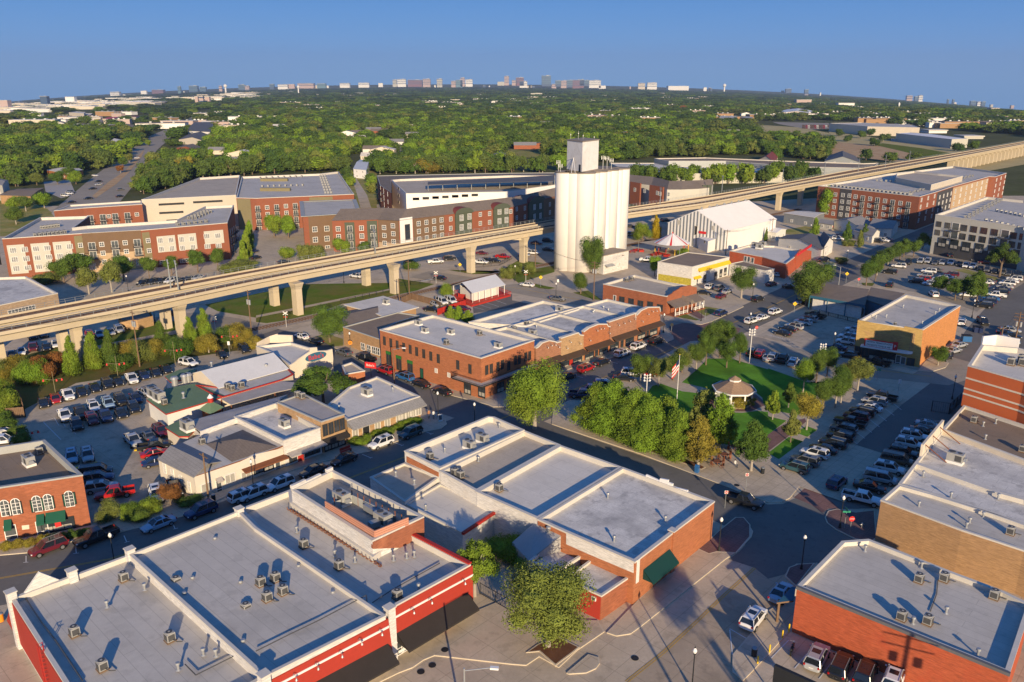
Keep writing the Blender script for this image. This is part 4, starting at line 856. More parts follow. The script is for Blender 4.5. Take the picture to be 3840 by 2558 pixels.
fence('metal_fence','black picket fence round the small car park behind the pier','b2 2015,500 2240,480 b3 0,420',1.2,'dark',False);fence('metal_fence','dark mesh fence closing the garden passage beside the red store','d2 2060,760 2352,930',1.6,'dark',False,.3)
db=bld('restaurant_building','red brick restaurant with a stepped parapet and white columned porch','building','b3 838,650 1125,567 1695,692 1420,765',5.3,'redbrick','rooftan',.6,'coping',.35)
win(db,0,3,'b3 1010,795 1095,812 1181,832 1270,842 1360,868',1.9,1.9,'dark',.01);win(db,0,3,'b3 943,790',1.0,2.4,'door')
panel(db,3,2,'b3 1420,768 1480,730 1485,720 1540,690 1550,678 1640,660 1655,672 1695,680 1695,860 1420,940','redbrick','front_parapet',.1)
P=db.O;d=Vector((P[2][0]-P[3][0],P[2][1]-P[3][1]));L=d.length;d.normalize();n_=Vector((d.y,-d.x));
if n_.dot(Vector(P[3])-Vector(db.c))<0:n_=-n_
def pt(a,o_,z):return(P[3][0]+d.x*a+n_.x*o_,P[3][1]+d.y*a+n_.y*o_,z)
m=MB();m.mesh([pt(.1,.1,3.9),pt(L-.1,.1,3.9),pt(L-.1,3.2,2.7),pt(.1,3.2,2.7),pt(.1,.1,3.7),pt(L-.1,.1,3.7),pt(L-.1,3.2,2.5),pt(.1,3.2,2.5)],[(0,1,2,3),(4,5,6,7),(0,1,5,4),(1,2,6,5),(2,3,7,6),(3,0,4,7)],'shingle');
m.mesh([pt(L*.42,3.5,2.7),pt(L*.62,3.5,2.7),pt(L*.52,3.5,3.9),pt(L*.52,.1,4.5),pt(L*.42,.1,3.0),pt(L*.62,.1,3.0)],[(0,2,3,4),(1,5,3,2),(0,1,2)],'shingle');m.build('porch_roof',db.root)
m=MB()
for k in range(8):a=.3+(L-.6)*k/7;m.beam(pt(a,3.0,.3),pt(a,3.0,2.6),.16,.16,'white')
for a0,a1 in((.02,.40),(.64,.98)):
 for h in(.55,1.15):m.beam(pt(L*a0,3.0,h),pt(L*a1,3.0,h),.07,.07,'white')
 for k in range(24):a=L*(a0+(a1-a0)*k/23);m.beam(pt(a,3.0,.5),pt(a,3.0,1.15),.04,.04,'white')
m.build('porch_columns',db.root);m=MB();m.mesh([pt(0,0,.3),pt(L,0,.3),pt(L,3.3,.3),pt(0,3.3,.3),pt(0,0,0),pt(L,0,0),pt(L,3.3,0),pt(0,3.3,0)],[(0,1,2,3),(3,2,6,7),(0,3,7,4),(1,2,6,5)],'redbrick');m.build('porch_floor',db.root)
equip('cond','b3 1052,628 1100,615',4.7,'# dark condenser on the roof of the brick restaurant',gA)
yb=bld('commercial_building','white building with yellow awnings and a flower mural along its base','building','b3 1340,447 1612,358 1998,402 1656,493',6.2,'paintwhite','roofbrown',.15,'coping',.2)
mat('mural',(.50,.42,.06),.9,.5,2.5);rectpanel(yb,0,3,'b3 1345,560 1645,640',.2,2.4,'mural','mural',.05)
awn(yb,3,2,'b3 1710,505 1995,430',.9,.9,'yellow');awn(yb,3,2,'b3 1668,582 1728,570',.8,.6,'yellow');win(yb,3,2,'b3 1770,600 1870,575 1918,550 1958,535',1.6,2.6,'store',.02);win(yb,3,2,'b3 1700,625',1.1,2.2,'door');rectpanel(yb,3,2,'b3 1715,600 1990,520',3.5,4.6,'bluepaint','sign_board',.08)if 0 else None
yc=bld('commercial_building','low white annex with a dark roof beside the yellow awnings','building','b3 2000,465 2120,440 b4 60,512 -20,530',4.0,'paintwhite','roofbrown',.15,'coping',.2)
sa=bld('annex_building','white annex with a flat brown roof at the foot of the silo','building','b3 600,330 900,318 1072,342 842,392',6.3,'paintwhite','siloroof',0,'siloroof',.2,capw=.3)
win(sa,3,2,'b3 975,480',.9,1.2,'sash');win(sa,3,2,'b3 985,470',1.0,1.2,'blind');awn(sa,3,2,'b3 850,470 920,460',1.5,.5,'tin')
r=thing('garden_pavilion','white conical carousel style pavilion with red roof stripes','pavilion',(*G('e',785,1400),0));cx_,cy_=G('e',785,1335,3.8);R_=6.9;zt_=7.3;m=MB();n=12
for k in range(n):
 a0,a1=2*math.pi*k/n,2*math.pi*(k+1)/n;p0=(cx_+R_*math.cos(a0),cy_+R_*math.sin(a0),3.7);p1=(cx_+R_*math.cos(a1),cy_+R_*math.sin(a1),3.7);m.poly([p0,p1,(cx_,cy_,zt_)],'white')
 if k%2==0:q0,q1=lerp(p0,p1,.38),lerp(p0,p1,.62);up=.05;m.poly([(q0[0],q0[1],q0[2]+up),(q1[0],q1[1],q1[2]+up),(cx_,cy_,zt_+up)],'signred')
m.cyl((cx_,cy_),zt_-.3,zt_+.5,.3,'signred',.1,8);m.build('roof',r);m=MB()
for k in range(n):a0=2*math.pi*k/n;m.beam((cx_+6.3*math.cos(a0),cy_+6.3*math.sin(a0),0),(cx_+6.3*math.cos(a0),cy_+6.3*math.sin(a0),3.8),.2,.2,'yellow' if k%3==0 else 'redpaint')
m.build('post',r)
mat('shadecloth',(.45,.38,.28),.9,.1,.4)
r=thing('shade_sail','long tan shade sails over the red seating by the silo','shade sail',(*G('e',640,1400),0));m=MB();q=pts('e 375,1335 640,1325 900,1385 880,1425 640,1385',3.5);m.poly([(*p,z)for p,z in zip(q,(3.5,4.2,3.6,3.2,3.4))],'shadecloth');m.build('cloth',r);m=MB()
for p in q[:4]:m.tube((*p,0),(*p,3.8),.09,'steel')
m.build('pole',r)
for k,(t,u,v)in enumerate(toks('e 300,1460 350,1440 410,1450 620,1480 660,1490 560,1500 720,1510')):
 r=thing('picnic_table','red picnic table in the beer garden by the silo, %s from the white fence'%ORD[k],'table',(*G(t,u,v),0),k*.7,'red picnic tables');m=MB();m.box((0,0,.75),(2.6,1.0,.08),'redpaint');m.build('table_top',r,True);m=MB();m.box((0,-.9,.45),(2.6,.35,.06),'redpaint');m.box((0,.9,.45),(2.6,.35,.06),'redpaint');m.build('bench',r,True);m=MB();m.box((-.9,0,.37),(.1,1.8,.7),'redpaint');m.box((.9,0,.37),(.1,1.8,.7),'redpaint');m.build('leg',r,True)
wz,wr=8.0,14.2;w0,w1,w3=G('e',738,1095,wz),G('e',1440,1192,wz),G('e',2062,1045,wz);w2=(w0[0]+w3[0]-w1[0],w0[1]+w3[1]-w1[1])
r=thing('warehouse','large white corrugated metal warehouse with a steep gable end','warehouse',(*cen([w0,w1,w3,w2]),0));q=[w0,w1,w3,w2]
mat('corrugroof',(.80,.78,.75),.6,.06,.3,'plain');wa=math.atan2(w1[1]-w0[1],w1[0]-w0[0])
m=MB();m.prism(q,0,wz,'white');rA,rB=lerp(w0,w1,.5),lerp(w3,w2,.5)
for p,s_,rr_ in((w0,w1,rA),(w2,w3,rB)):m.poly([(*p,wz),(*s_,wz),(*rr_,wr)],'white')
m.build('wall',r)
m=MB();n=17
for k in range(n):
 f0=(k+.62)/n;f1=(k+1.0)/n;a,b_=lerp(w0,w1,f0),lerp(w0,w1,f1);nx,ny=math.sin(wa)*.12,-math.cos(wa)*.12
 h0=wz+(wr-wz)*(1-abs(f0-.5)*2)-.1;h1=wz+(wr-wz)*(1-abs(min(f1,1)-.5)*2)-.1
 m.mesh([(a[0],a[1],.2),(b_[0],b_[1],.2),(b_[0],b_[1],h1),(a[0],a[1],h0),(a[0]+nx,a[1]+ny,.2),(b_[0]+nx,b_[1]+ny,.2),(b_[0]+nx,b_[1]+ny,h1),(a[0]+nx,a[1]+ny,h0)],[(4,5,6,7),(0,4,7,3),(1,2,6,5)],'steel')
m.build('cladding_recess',r)
L_=dist(w1,w3);n=int(L_/.9);V=[]
m=MB();ex=.4
for side in(0,1):
 e0,e1=((w1,w3),(w0,w2))[side]
 for k in range(n):
  for f0,f1,up in((k/n,(k+.55)/n,.12),((k+.55)/n,(k+1)/n,.0)):
   a,b_=lerp(e0,e1,f0),lerp(e0,e1,f1);c_,d_=lerp(rA,rB,f0),lerp(rA,rB,f1);o0=lerp(c_,a,1.04);o1=lerp(d_,b_,1.04);z_=wz-(wr-wz)*.04
   m.poly([(*o0,z_+up),(*o1,z_+up),(*d_,wr+up+.05),(*c_,wr+up+.05)],'corrugroof')
   if up:m.poly([(*o0,z_),(*o0,z_+up),(*c_,wr+up+.05),(*c_,wr)],'corrugroof');m.poly([(*o1,z_),(*o1,z_+up),(*d_,wr+up+.05),(*d_,wr)],'corrugroof')
m.build('roof',r)
b=B();b.root=r;b.O=[w0,w1,w3,w2];b.c=cen(q);win(b,0,1,'e 1080,1190',1.2,3.5,'slot',.1,'louvre');win(b,0,1,'e 870,1090 1290,1160',1.2,1.8,'blind',.1)
for k in range(7):
 p=lerp(rA,rB,.08+k*.14);m=MB();m.cyl(p,wr,wr+.9,.45,'galv',.35,8);m.build('ridge_vent',r)
rectpanel(b,0,1,'e 1115,1240 1200,1250',5.6,6.5,'signred','sign',.3)
eb=bld('entrance_block','white entrance porch at the gable end of the corrugated warehouse','porch','e 1113,1285 1230,1262 1320,1300 1225,1330',4.2,'white','white',0,'white',.1,capw=.1);win(eb,0,3,'e 1187,1330',1.0,1.0,'slot',.02)
rb=bld('restaurant_building','orange red restaurant with a flat pale roof behind the yellow awnings','building','b3 2000,345 2160,298 b4 60,300 330,345 250,400 165,465 b3 2300,400',5.0,'orangewall','roofwhite',.5,'coping',.3)
win(rb,0,6,'b3 2145,425 2175,430 2210,440',1.2,2.4,'door',.02);panel(rb,4,3,'b4 245,400 300,330 395,345 390,440 250,460','orangewall','sign_tower',.2);equip('rtu','b3 2270,325 2230,310 2300,300',4.7,'# rooftop unit on the pale roof of the orange red restaurant','rooftop units')
rectpanel(rb,4,3,'b4 262,395 385,368',4.9,5.8,'signred','sign',.35)
thz=8.6;th=bld('theatre_building','yellow brick theatre with a marquee and tall orange side wall','theatre','b4 828,988 1262,748 1768,850 1422,1072',thz,'theatreside','roofgrey',.6,'coping',.4)
panel(th,0,3,'b4 826,980 1250,1055 1255,1038 1422,1070 1385,1445 795,1290','yellowbrick','front_wall',.12,0.0)
panel(th,3,2,'b4 1424,1068 1470,1040 1472,1052 1766,850 1766,870 1424,1090','theatreside','side_parapet',.03)
for k in range(4):
 rectpanel(th,0,3,'b4 %d,1100 %d,1130'%(880+k*12,1240-k*6),6.3-k*.28,6.38-k*.28,'tanbrick2','brick_moulding',.2)
rectpanel(th,0,3,'b4 1322,1100 1328,1101',2.5,7.6,'tanbrick2','brick_moulding',.2);rectpanel(th,0,3,'b4 1336,1100 1342,1101',2.5,7.6,'tanbrick2','brick_moulding',.2);rectpanel(th,0,3,'b4 1350,1100 1356,1101',2.5,7.6,'tanbrick2','brick_moulding',.2)
win(th,0,3,'b4 830,1265 890,1280 1310,1375',1.6,2.4,'dark',.13,'poster_case');win(th,0,3,'b4 975,1300 1050,1320 1120,1335',2.4,2.8,'store',.13);win(th,0,3,'b4 1195,1350 1240,1365',1.1,2.5,'door',.13)
A,Bq=th.O[0],th.O[3];m0,z0_=onwall(A,Bq,'b4',862,1205);m1,_=onwall(A,Bq,'b4',1325,1320);d=Vector((Bq[0]-A[0],Bq[1]-A[1])).normalized();n_=Vector((d.y,-d.x));
if n_.dot(Vector(A)-Vector(th.c))<0:n_=-n_
def tp_(a,o_):return(A[0]+d.x*a+n_.x*o_,A[1]+d.y*a+n_.y*o_)
m=MB();m.prism([tp_(m0,.1),tp_(m1,.1),tp_(m1,1.1),tp_(m1-.8,1.8),tp_(m0,1.8)],3.05,3.4,'white','white',True);m.build('canopy',th.root)
m2,_=onwall(A,Bq,'b4',905,1190);m3,_=onwall(A,Bq,'b4',1150,1255);m4,_=onwall(A,Bq,'b4',1190,1268)
ang_t=math.atan2(d.y,d.x);m=MB();c_=tp_((m2+m3)/2,1.2);m.box((*c_,4.15),(m3-m2,.5,1.5),'white',ang_t);m.box((*c_,4.95),(m3-m2+.2,.6,.12),'signred',ang_t);m.box((*c_,3.42),(m3-m2+.2,.6,.12),'signred',ang_t)
c_=tp_((m3+m4)/2,1.25);m.box((*c_,4.3),(m4-m3,.6,1.9),'signred',ang_t);c_=tp_(m2-.12,1.2);m.box((*c_,4.2),(.25,.6,1.7),'signred',ang_t);mo=m.build('marquee',th.root)
def text(s,size,loc,rotz,m_,name,parent=None,ext=.01,tilt=math.pi/2):
 cu=bpy.data.curves.new('t','FONT');cu.body=s;cu.size=size;cu.extrude=ext;cu.align_x='CENTER';cu.align_y='CENTER';cu.resolution_u=2
 tmp=bpy.data.objects.new('t',cu);C.objects.link(tmp);dg=bpy.context.evaluated_depsgraph_get();me=bpy.data.meshes.new_from_object(tmp.evaluated_get(dg));bpy.data.objects.remove(tmp)
 me.materials.clear();me.materials.append(MATS[m_]);o=bpy.data.objects.new(name,me);C.objects.link(o);p=LOC[parent.name]if parent else(0,0,0);o.location=(loc[0]-p[0],loc[1]-p[1],loc[2]-p[2]);o.rotation_euler=(tilt,0,rotz)
 if parent:o.parent=parent;LOC[o.name]=p
 return o
for k,s in enumerate(('NORTH TEXAS STUDIO','PRESENTS "CHECK ME"')):
 p=tp_((m2+m3)/2,1.47);text(s,.5,(*p,4.5-k*.68),ang_t,'dark','lettering',th.root)
p=tp_((m3+m4)/2,1.57);text('P',.9,(*p,4.3),ang_t,'white','lettering',th.root)
equip('vent','b4 1240,870 1085,960 1570,900 1535,930 1415,1020 990,970',8.0,'# small vent on the theatre roof',gV);equip('cond','b4 1165,1030',8.0,'small white unit near the front edge of the theatre roof',gA,sc_=.7)
r=thing('shop_building','white building with blue posts and a brown shingle roof next to the theatre','building',(*G('b4',640,850),0));q=pts('b4 385,750 893,840',4.2)+pts('b4 928,702 480,642',5.4)
m=MB();m.prism(inset(q,.8),0,4.1,'paintwhite');m.build('wall',r);m=MB();Q=[(*p,z)for p,z in zip(q,(4.1,4.1,5.6,5.6))];m.mesh(Q+[(x,y,z-.3)for x,y,z in Q],[(0,1,2,3),(7,6,5,4),(1,2,6,5),(2,3,7,6),(3,0,4,7)],'shingle');m.mesh(Q[:2]+[(x,y,z-.7)for x,y,z in Q[:2]],[(0,1,3,2)],'bluepaint');m.build('roof',r)
for k in range(4):p=lerp(q[0],q[1],k/3);m=MB();m.beam((*p,0),(*p,3.7),.22,.22,'bluepaint');m.beam((*p,3.2),(*lerp(p,q[(1 if k<3 else 0)],.08),3.7),.1,.1,'bluepaint');m.build('post',r)
b=B();b.root=r;b.O=inset(q,.8)if area(q)>0 else inset(q,.8);b.c=cen(q)
r=thing('shop_building','dark blue gabled wing with brown shingles against the theatre wall','building',(*G('b4',1000,850),0));q=pts('b4 893,790 1100,860',4.3)+pts('b4 1258,737 945,682',5.2)
m=MB();m.prism(q,0,4.2,'bluepaint');m.build('wall',r);m=MB();Q=[(*p,z)for p,z in zip(q,(4.3,4.3,5.3,5.3))];m.mesh(Q+[(x,y,z-.3)for x,y,z in Q],[(0,1,2,3),(7,6,5,4),(0,1,5,4),(1,2,6,5),(2,3,7,6),(3,0,4,7)],'shingle');m.build('roof',r)
fence('metal_fence','low dark railing along the edge of the car park by the blue posts','b4 470,920 820,1010',1.0,'dark',False)
mat('gazeboroof',(.36,.24,.15),.95,.12,.8,'roof',seam=(.8,.5),amt=.2)
gx,gy=G('c3',2030,310,.3);r=thing('gazebo','octagonal white gazebo with a brown shingle roof in the town square','gazebo',(gx,gy,.15));n=8;R_=3.5;Rr=4.25;
def oc(R,z,k,o=0.0):a=2*math.pi*(k+.5)/n+o;return(gx+R*math.cos(a),gy+R*math.sin(a),z)
m=MB();m.poly([oc(R_+.3,.55,k)for k in range(n)],'conc');m.prism([oc(R_+.3,0,k)[:2]for k in range(n)],.14,.55,'conc');m.build('floor',r)
for k in range(n):m=MB();m.beam(oc(R_,.5,k),oc(R_,3.4,k),.26,.26,'white');m.build('post',r)
m=MB();
for k in range(n):
 a,b_=Vector(oc(Rr,3.2,k)),Vector(oc(Rr,3.2,k+1));t0,t1=Vector(oc(1.1,4.75,k)),Vector(oc(1.1,4.75,k+1));m.poly([a,b_,t1,t0],'gazeboroof')if 'gazeboroof' in MATS else m.poly([a,b_,t1,t0],'shingle')
m.build('roof',r);m=MB()
for k in range(n):m.beam(oc(Rr,3.12,k),oc(Rr,3.12,k+1),.15,.3,'white');m.poly([oc(1.25,5.1,k),oc(1.25,5.1,k+1),(gx,gy,5.8)],'gazeboroof');m.beam(oc(1.15,4.95,k),oc(1.15,4.95,k+1),.1,.35,'white')
m.build('eaves',r);m=MB()
for k in range(n):
 if k in(4,):continue
 a,b_=Vector(oc(R_,0,k)),Vector(oc(R_,0,k+1))
 for h in(.75,1.45):m.beam((a.x,a.y,h),(b_.x,b_.y,h),.08,.08,'white')
 for q in range(12):p=a.lerp(b_,q/12);m.beam((p.x,p.y,.7),(p.x,p.y,1.45),.05,.05,'white')
m.build('railing',r)
mat('greenroof',(.15,.23,.13),.9,.12,.3)
r=thing('restaurant_building','long restaurant hall with a silver corrugated gable roof','building',(*G('f',1200,640),0));q=[G('f',690,590,4.2),G('f',960,745,4.2),G('f',1700,530,4.2),G('f',1480,400,4.2)]
q=[G('f',610,590,4.0),G('f',945,742,3.8),G('f',1695,535,3.8),G('f',1390,395,4.0)];gable(r,q,3.8,5.9,'metalroof','cream',.3)
fl=bld('restaurant_building','flat grey roofed wing between the silver gable roof and slatted canopy','building','f 690,720 945,745 1700,535 1760,600 1640,660 990,850 860,810',3.6,'cream','roofgrey',.1,'redpaint',.1,capw=.1)
ca=thing('patio_canopy','rusty slatted metal patio canopy on posts beside the spreading oak','canopy',(*G('f',1350,830),0));q=pts('f 968,870 1600,670 1870,700 1850,740 1560,800 1080,935',3.4);m=MB();m.prism(q,3.3,3.42,'metalrust','metalrust',True);m.build('roof',ca);m=MB()
for p in q:m.beam((*p,0),(*p,3.3),.16,.16,'rust')
m.build('post',ca)
cb=thing('long_shed','long narrow building with a silver sheet roof and high white wall','building',(*G('f',1200,1000),0));q=[G('f',590,1095,4.3),G('f',740,1240,4.3),G('f',1590,905,4.3),G('f',1700,800,4.3)]
m=MB();m.prism(q,0,3.9,'paintwhite');m.build('wall',cb);m=MB();Q=[(*p,z)for p,z in zip(q,(3.9,4.4,4.4,3.9))];m.mesh(Q+[(x,y,z-.15)for x,y,z in Q],[(0,1,2,3),(7,6,5,4),(0,1,5,4),(1,2,6,5),(2,3,7,6),(3,0,4,7)],'metalrust');m.build('roof',cb)
m=MB();q2=pts('f 740,1238 1580,925',4.5);m.beam((*q2[0],4.2),(*q2[1],4.2),.3,1.0,'paintwhite');m.build('parapet',cb)
g1=bld('restaurant_building','low restaurant building with a green flat roof and white board walls','building','f 165,890 375,770 680,715 1000,850 730,935 370,1040',3.3,'sidingwhite','greenroof',0,'redpaint',.1,capw=.25)
g2=bld('restaurant_building','small green roofed porch near the silver gable end','building','f 360,632 515,560 690,560 640,640 420,690',2.9,'sidingwhite','greenroof',0,'redpaint',.1,capw=.2)
g3=bld('restaurant_building','small green roofed corner wing with orange doors behind the maroon car','building','f 370,1195 540,1110 720,1170 600,1290 520,1290',3.1,'cream','greenroof',0,'redpaint',.1,capw=.25)
r=thing('garden_kiosk','green tent roofed kiosk with a red cupola in the patio','kiosk',(*G('f',850,970),0));m=MB();q=pts('f 720,975 850,1030 1000,950 870,915',3.2);c_=cen(q);
for a,b_ in zip(q,q[1:]+q[:1]):m.poly([(*a,3.0),(*b_,3.0),(*c_,4.6)],'greenroof')
m.build('roof',r);m=MB();m.prism(inset(q,.4),0,3.0,'rust');m.build('wall',r);m=MB();m.cyl(c_,4.3,5.2,.5,'redpaint',n=8);m.cyl(c_,5.2,5.9,.6,'white',.05,8);m.build('cupola',r)
equip('rtu','f 230,850 290,890 600,1215',3.5,'# of the large rooftop units on the green roofs','rooftop units',sc_=1.1);equip('cond','f 345,930 1040,755 1090,775 1195,740 760,1370',3.7,'# condenser on the roofs of the restaurant cluster',gA);equip('vent','f 555,860 865,520 1340,480 1470,545',3.9,'# round vent on the restaurant cluster roofs',gV,sc_=1.4)
for k,s in enumerate(('f 460,720','f 570,690','f 610,680')):
 r=thing('exhaust_hood','galvanised kitchen exhaust by the green roof, %s from the car park'%ORD[k],'exhaust',(*pts(s,3.3)[0],3.3),0,'kitchen exhausts');m=MB();m.cyl((0,0),0,1.4,.6,'galv',n=12);m.build('duct',r,True);m=MB();m.cyl((0,0),1.4,1.8,.85,'galv',.6,12);m.build('cap',r,True)
zc=5.0;cm=bld('restaurant_building','cream building with stepped parapets and a red oval sign','building','f 1355,290 1740,250 2195,380 1725,500 1560,380',4.2,'cream','roofwhite',.5,'coping',.3)
panel(cm,3,2,'f 1725,500 1790,455 1830,420 1945,345 1945,305 2020,300 2025,340 2140,335 2190,320 2200,420 2195,520 1725,600','cream','stepped_front',.2);
m=MB();q=pts('f 1360,250 1500,175 1580,150 1740,160',5.0);m=MB()
zz_=[4.6,5.6,6.4,5.6];q=[G('f',u,v,z)for(u,v),z in zip(((1360,262),(1500,180),(1580,160),(1745,180)),(4.8,5.4,5.8,5.2))]
for(a,b_),(za,zb)in zip(zip(q,q[1:]),((5.0,5.4),(5.4,5.9),(5.7,5.4))):m.mesh([(*a,3.8),(*b_,3.8),(*b_,zb),(*a,za),(a[0]+.2,a[1]+.3,3.8),(b_[0]+.2,b_[1]+.3,3.8),(b_[0]+.2,b_[1]+.3,zb),(a[0]+.2,a[1]+.3,za)],[(0,1,2,3),(7,6,5,4),(3,2,6,7),(0,3,7,4),(1,5,6,2)],'cream')
m.build('rear_parapet',cm.root)
A,Bq=cm.O[3],cm.O[2];mm,zz=onwall(A,Bq,'f',2005,400);d=Vector((Bq[0]-A[0],Bq[1]-A[1])).normalized();n_=Vector((d.y,-d.x));
if n_.dot(Vector(A)-Vector(cm.c))<0:n_=-n_
p=(A[0]+d.x*mm+n_.x*.35,A[1]+d.y*mm+n_.y*.35,zz);m=MB();e1=[(p[0]+d.x*2.6*math.cos(a),p[1]+d.y*2.6*math.cos(a),p[2]+.95*math.sin(a))for a in[i*math.pi/12 for i in range(24)]];m.poly(e1,'bluepaint');m.build('sign_board',cm.root)
text("Babe's",1.5,(p[0]+n_.x*.05,p[1]+n_.y*.05,p[2]),math.atan2(d.y,d.x),'signred','sign_lettering',cm.root)
cl=bld('commercial_building','small low brick building with a tan roof behind the spreading oak','building','b2 820,1480 790,1400 880,1370 1000,1448',3.4,'brickorange','rooftan',.3,'coping',.2)
st=bld('store_building','cream stucco corner building with a hipped grey roof and striped awning','building','c1 1455,840 1700,690 1980,570 2352,500 c2 250,720 200,740 c1 1785,1005',3.6,'stucco','roofgrey',0,'rust',.1,capw=.1)
panel(st,6,5,'c1 1780,1000 2200,860 2352,790 c2 240,735 275,905 c1 1815,1205','stucco','street_front',.12)
m=MB();q=pts('c1 1455,835 1740,690 1990,840? 1780,1000'.replace('?',''),3.9);c_=G('c1',1720,760,4.9);c2=G('c1',1985,570,5.2)
q=[G('c1',1455,838,3.8),G('c1',1690,690,3.8),G('c1',2040,850,3.9),G('c1',1780,1000,3.8)];gable(st.root,[q[0],q[3],q[2],q[1]]if 0 else[q[0],q[1],q[2],q[3]],3.75,4.7,'shinglegrey',None,.1)
q=[G('c1',1890,700,3.8),G('c1',2230,570,3.8),G('c2',200,720,3.9),G('c1',2130,860,3.9)];c_=cen(q);m=MB()
for a,b_ in zip(q,q[1:]+q[:1]):m.poly([(*a,3.85),(*b_,3.85),(*c_,5.0)],'shingle')
m.build('roof',st.root)
win(st,6,5,'c1 1893,1095 2110,1010 2258,985',1.7,1.5,'blind',.14);win(st,6,5,'c1 2008,1085',1.0,2.2,'door',.14);awn(st,6,5,'c1 1975,1010 2030,990',.8,.5,'metalrust');awn(st,6,5,'c1 2215,925 c2 260,790',1.4,.2,'rust',ends=False)
win(st,6,5,'c2 20,925 110,900',1.8,1.5,'store',.14);win(st,6,5,'c2 195,890',1.0,2.2,'door',.14)
win(st,0,6,'c1 1515,920 1588,975 1662,1030 1742,1090',.8,1.8,'sash',.01)
ws=bld('store_building','white painted shop with a stained roof and long metal awning','building','c2 -200,450 185,322 590,552 252,672',4.7,'paintwhite','roofstain',.8,'coping',.3)
awn(ws,3,2,'c2 278,775 605,672',1.6,.2,'metalrust',ends=False);win(ws,3,2,'c2 338,825 482,770 552,745',1.5,1.5,'dark',.02);win(ws,3,2,'c2 410,815',1.1,2.3,'doorr',.02);equip('rtu','c2 262,540',3.9,'square rooftop unit on the stained roof of the white shop','rooftop units',sc_=.85)
ds=bld('store_building','narrow brick shop with a streaked metal roof and dark upper windows','building','c2 195,318 430,235 812,425 600,495',5.7,'tanbrick2','metalrust',.15,'copinggrey',.2)
win(ds,3,2,'c2 635,570 688,552 740,532 790,515',1.05,2.2,'dark',.02);awn(ds,3,2,'c2 605,645 830,590',1.2,.6,'blackfab');win(ds,3,2,'c2 660,710 720,690 785,665',1.5,2.2,'store',.02);equip('cond','c2 385,265 425,280',5.6,'# of the condenser pair on the streaked metal roof',gA)
gs=bld('store_building','white roofed corner office with a shingled mansard over white shutters','building','c2 660,340 850,180 1080,95 1110,80 1505,262 840,480',4.3,'tanbrick2','roofwhite',.3,'coping',.3)
awn(gs,5,4,'c2 832,490 1510,262',1.9,1.1,'shinglegrey','mansard');win(gs,5,4,'c2 910,590 1115,520 1205,500 1310,450 1345,435 1400,420 1440,405 1490,390',1.3,1.9,'blind',.02);win(gs,5,4,'c2 1010,580',1.6,2.2,'slot',.02,'door');equip('rtu','c2 1020,250',4.0,'rusty topped rooftop unit on the white roof of the corner office','rooftop units',sc_=.9);equip('vent','c2 765,380 1258,215',4.0,'# small vent on the white roof of the corner office',gV)
def facade(b,i,j,spec,z0,z1,d=.12):
 for s,m_,a,c in spec:rectpanel(b,i,j,s,z0 if a is None else a,z1 if c is None else c,m_,'wall_panel',d)
ZA=13.2
a1_=bld('apartment_building','four storey brick and olive apartment block with white grid windows','building','b1 18,235 690,190 1312,155 2088,88 a1 2148,1272 1885,1285 1620,1412 800,1465 675,1480 820,1374 365,1388',ZA,'aptred','roofgrey',.9,'coping',.35)
facade(a1_,0,1,[('b1 70,350 228,335','aptgrey',1.5,11.0),('b1 285,320 455,305','aptgrey',1.5,11.0),('b1 488,305 655,290','aptgrey',1.5,11.0)],0,0)
facade(a1_,1,2,[('b1 692,300 768,300','aptolive',0,12.6),('b1 770,300 1312,300','aptbrown',6.2,13.2),('b1 770,300 1312,300','apttan',0,6.18)],0,0)
facade(a1_,2,3,[('b1 1318,300 1388,300','aptolive',0,12.4),('b1 1435,210 1605,200','aptgrey',5.0,10.6),('b1 1632,210 1800,200','aptgrey',5.0,10.6),('b1 1872,180 2050,170','aptgrey',6.2,10.9)],0,0)
grid(a1_,0,1,'b1 120,340 640,305',6,1.9,1.7,'grid',3.0,3,.13);grid(a1_,1,2,'b1 845,295 1260,265',3,1.9,1.9,'balc',3.0,2,.13);grid(a1_,1,2,'b1 935,285 1150,270',2,1.5,1.6,'sash',3.0,3,.13);win(a1_,1,2,'b1 740,293 750,388',1.4,1.6,'sash',.13)
win(a1_,2,3,'b1 1360,250 1370,343 1378,435',1.4,1.6,'sash',.13);grid(a1_,2,3,'b1 1472,250 1762,235',4,1.7,1.8,'grid',3.0,2,.13);win(a1_,2,3,'b1 1898,210 2000,205 1905,303 2008,298',2.0,1.7,'grid',.13);win(a1_,2,3,'b1 1530,445 1715,432',4.5,1.3,'storew',.02);awn(a1_,2,3,'b1 1440,470 1800,460',2,.9,'maroonroof');win(a1_,2,3,'b1 1980,400',4,1.4,'storew',.02);win(a1_,2,3,'b1 1930,480',1.6,2.8,'door',.02)
win(a1_,1,2,'b1 855,490 1065,470 1280,450',1.9,2.0,'grid',.13)
grid(a1_,3,4,'b1 2115,170 2165,130',4,1.6,1.9,'balc',3.0,3)
gp=bld('parking_garage','pale concrete parking garage with ramps behind the apartments','parking garage','a1 1300,1222 1362,1200 1830,1022 2205,998 2168,1180',13.6,'concpark','rooftan',1.0,'coping',.4)
for s,w_ in(('a1 1575,1262',10.5),('a1 1910,1240',12.5),('a1 1575,1340',10),('a1 1640,1410',10)):win(gp,0,4,s,w_,1.1,'slot',.02)
a3_=bld('apartment_building','red brick apartment wing with a white parapet beside the pale garage','building','a1 495,1325 640,1272 1298,1232 1305,1265 765,1300',12.4,'aptred','roofgrey',.6,'coping',.35);grid(a3_,4,3,'a1 830,1390 1170,1365',4,2,2,'balc',3,2);win(a3_,4,3,'a1 1000,1375 1257,1358',1.6,1.6,'sash',.02)
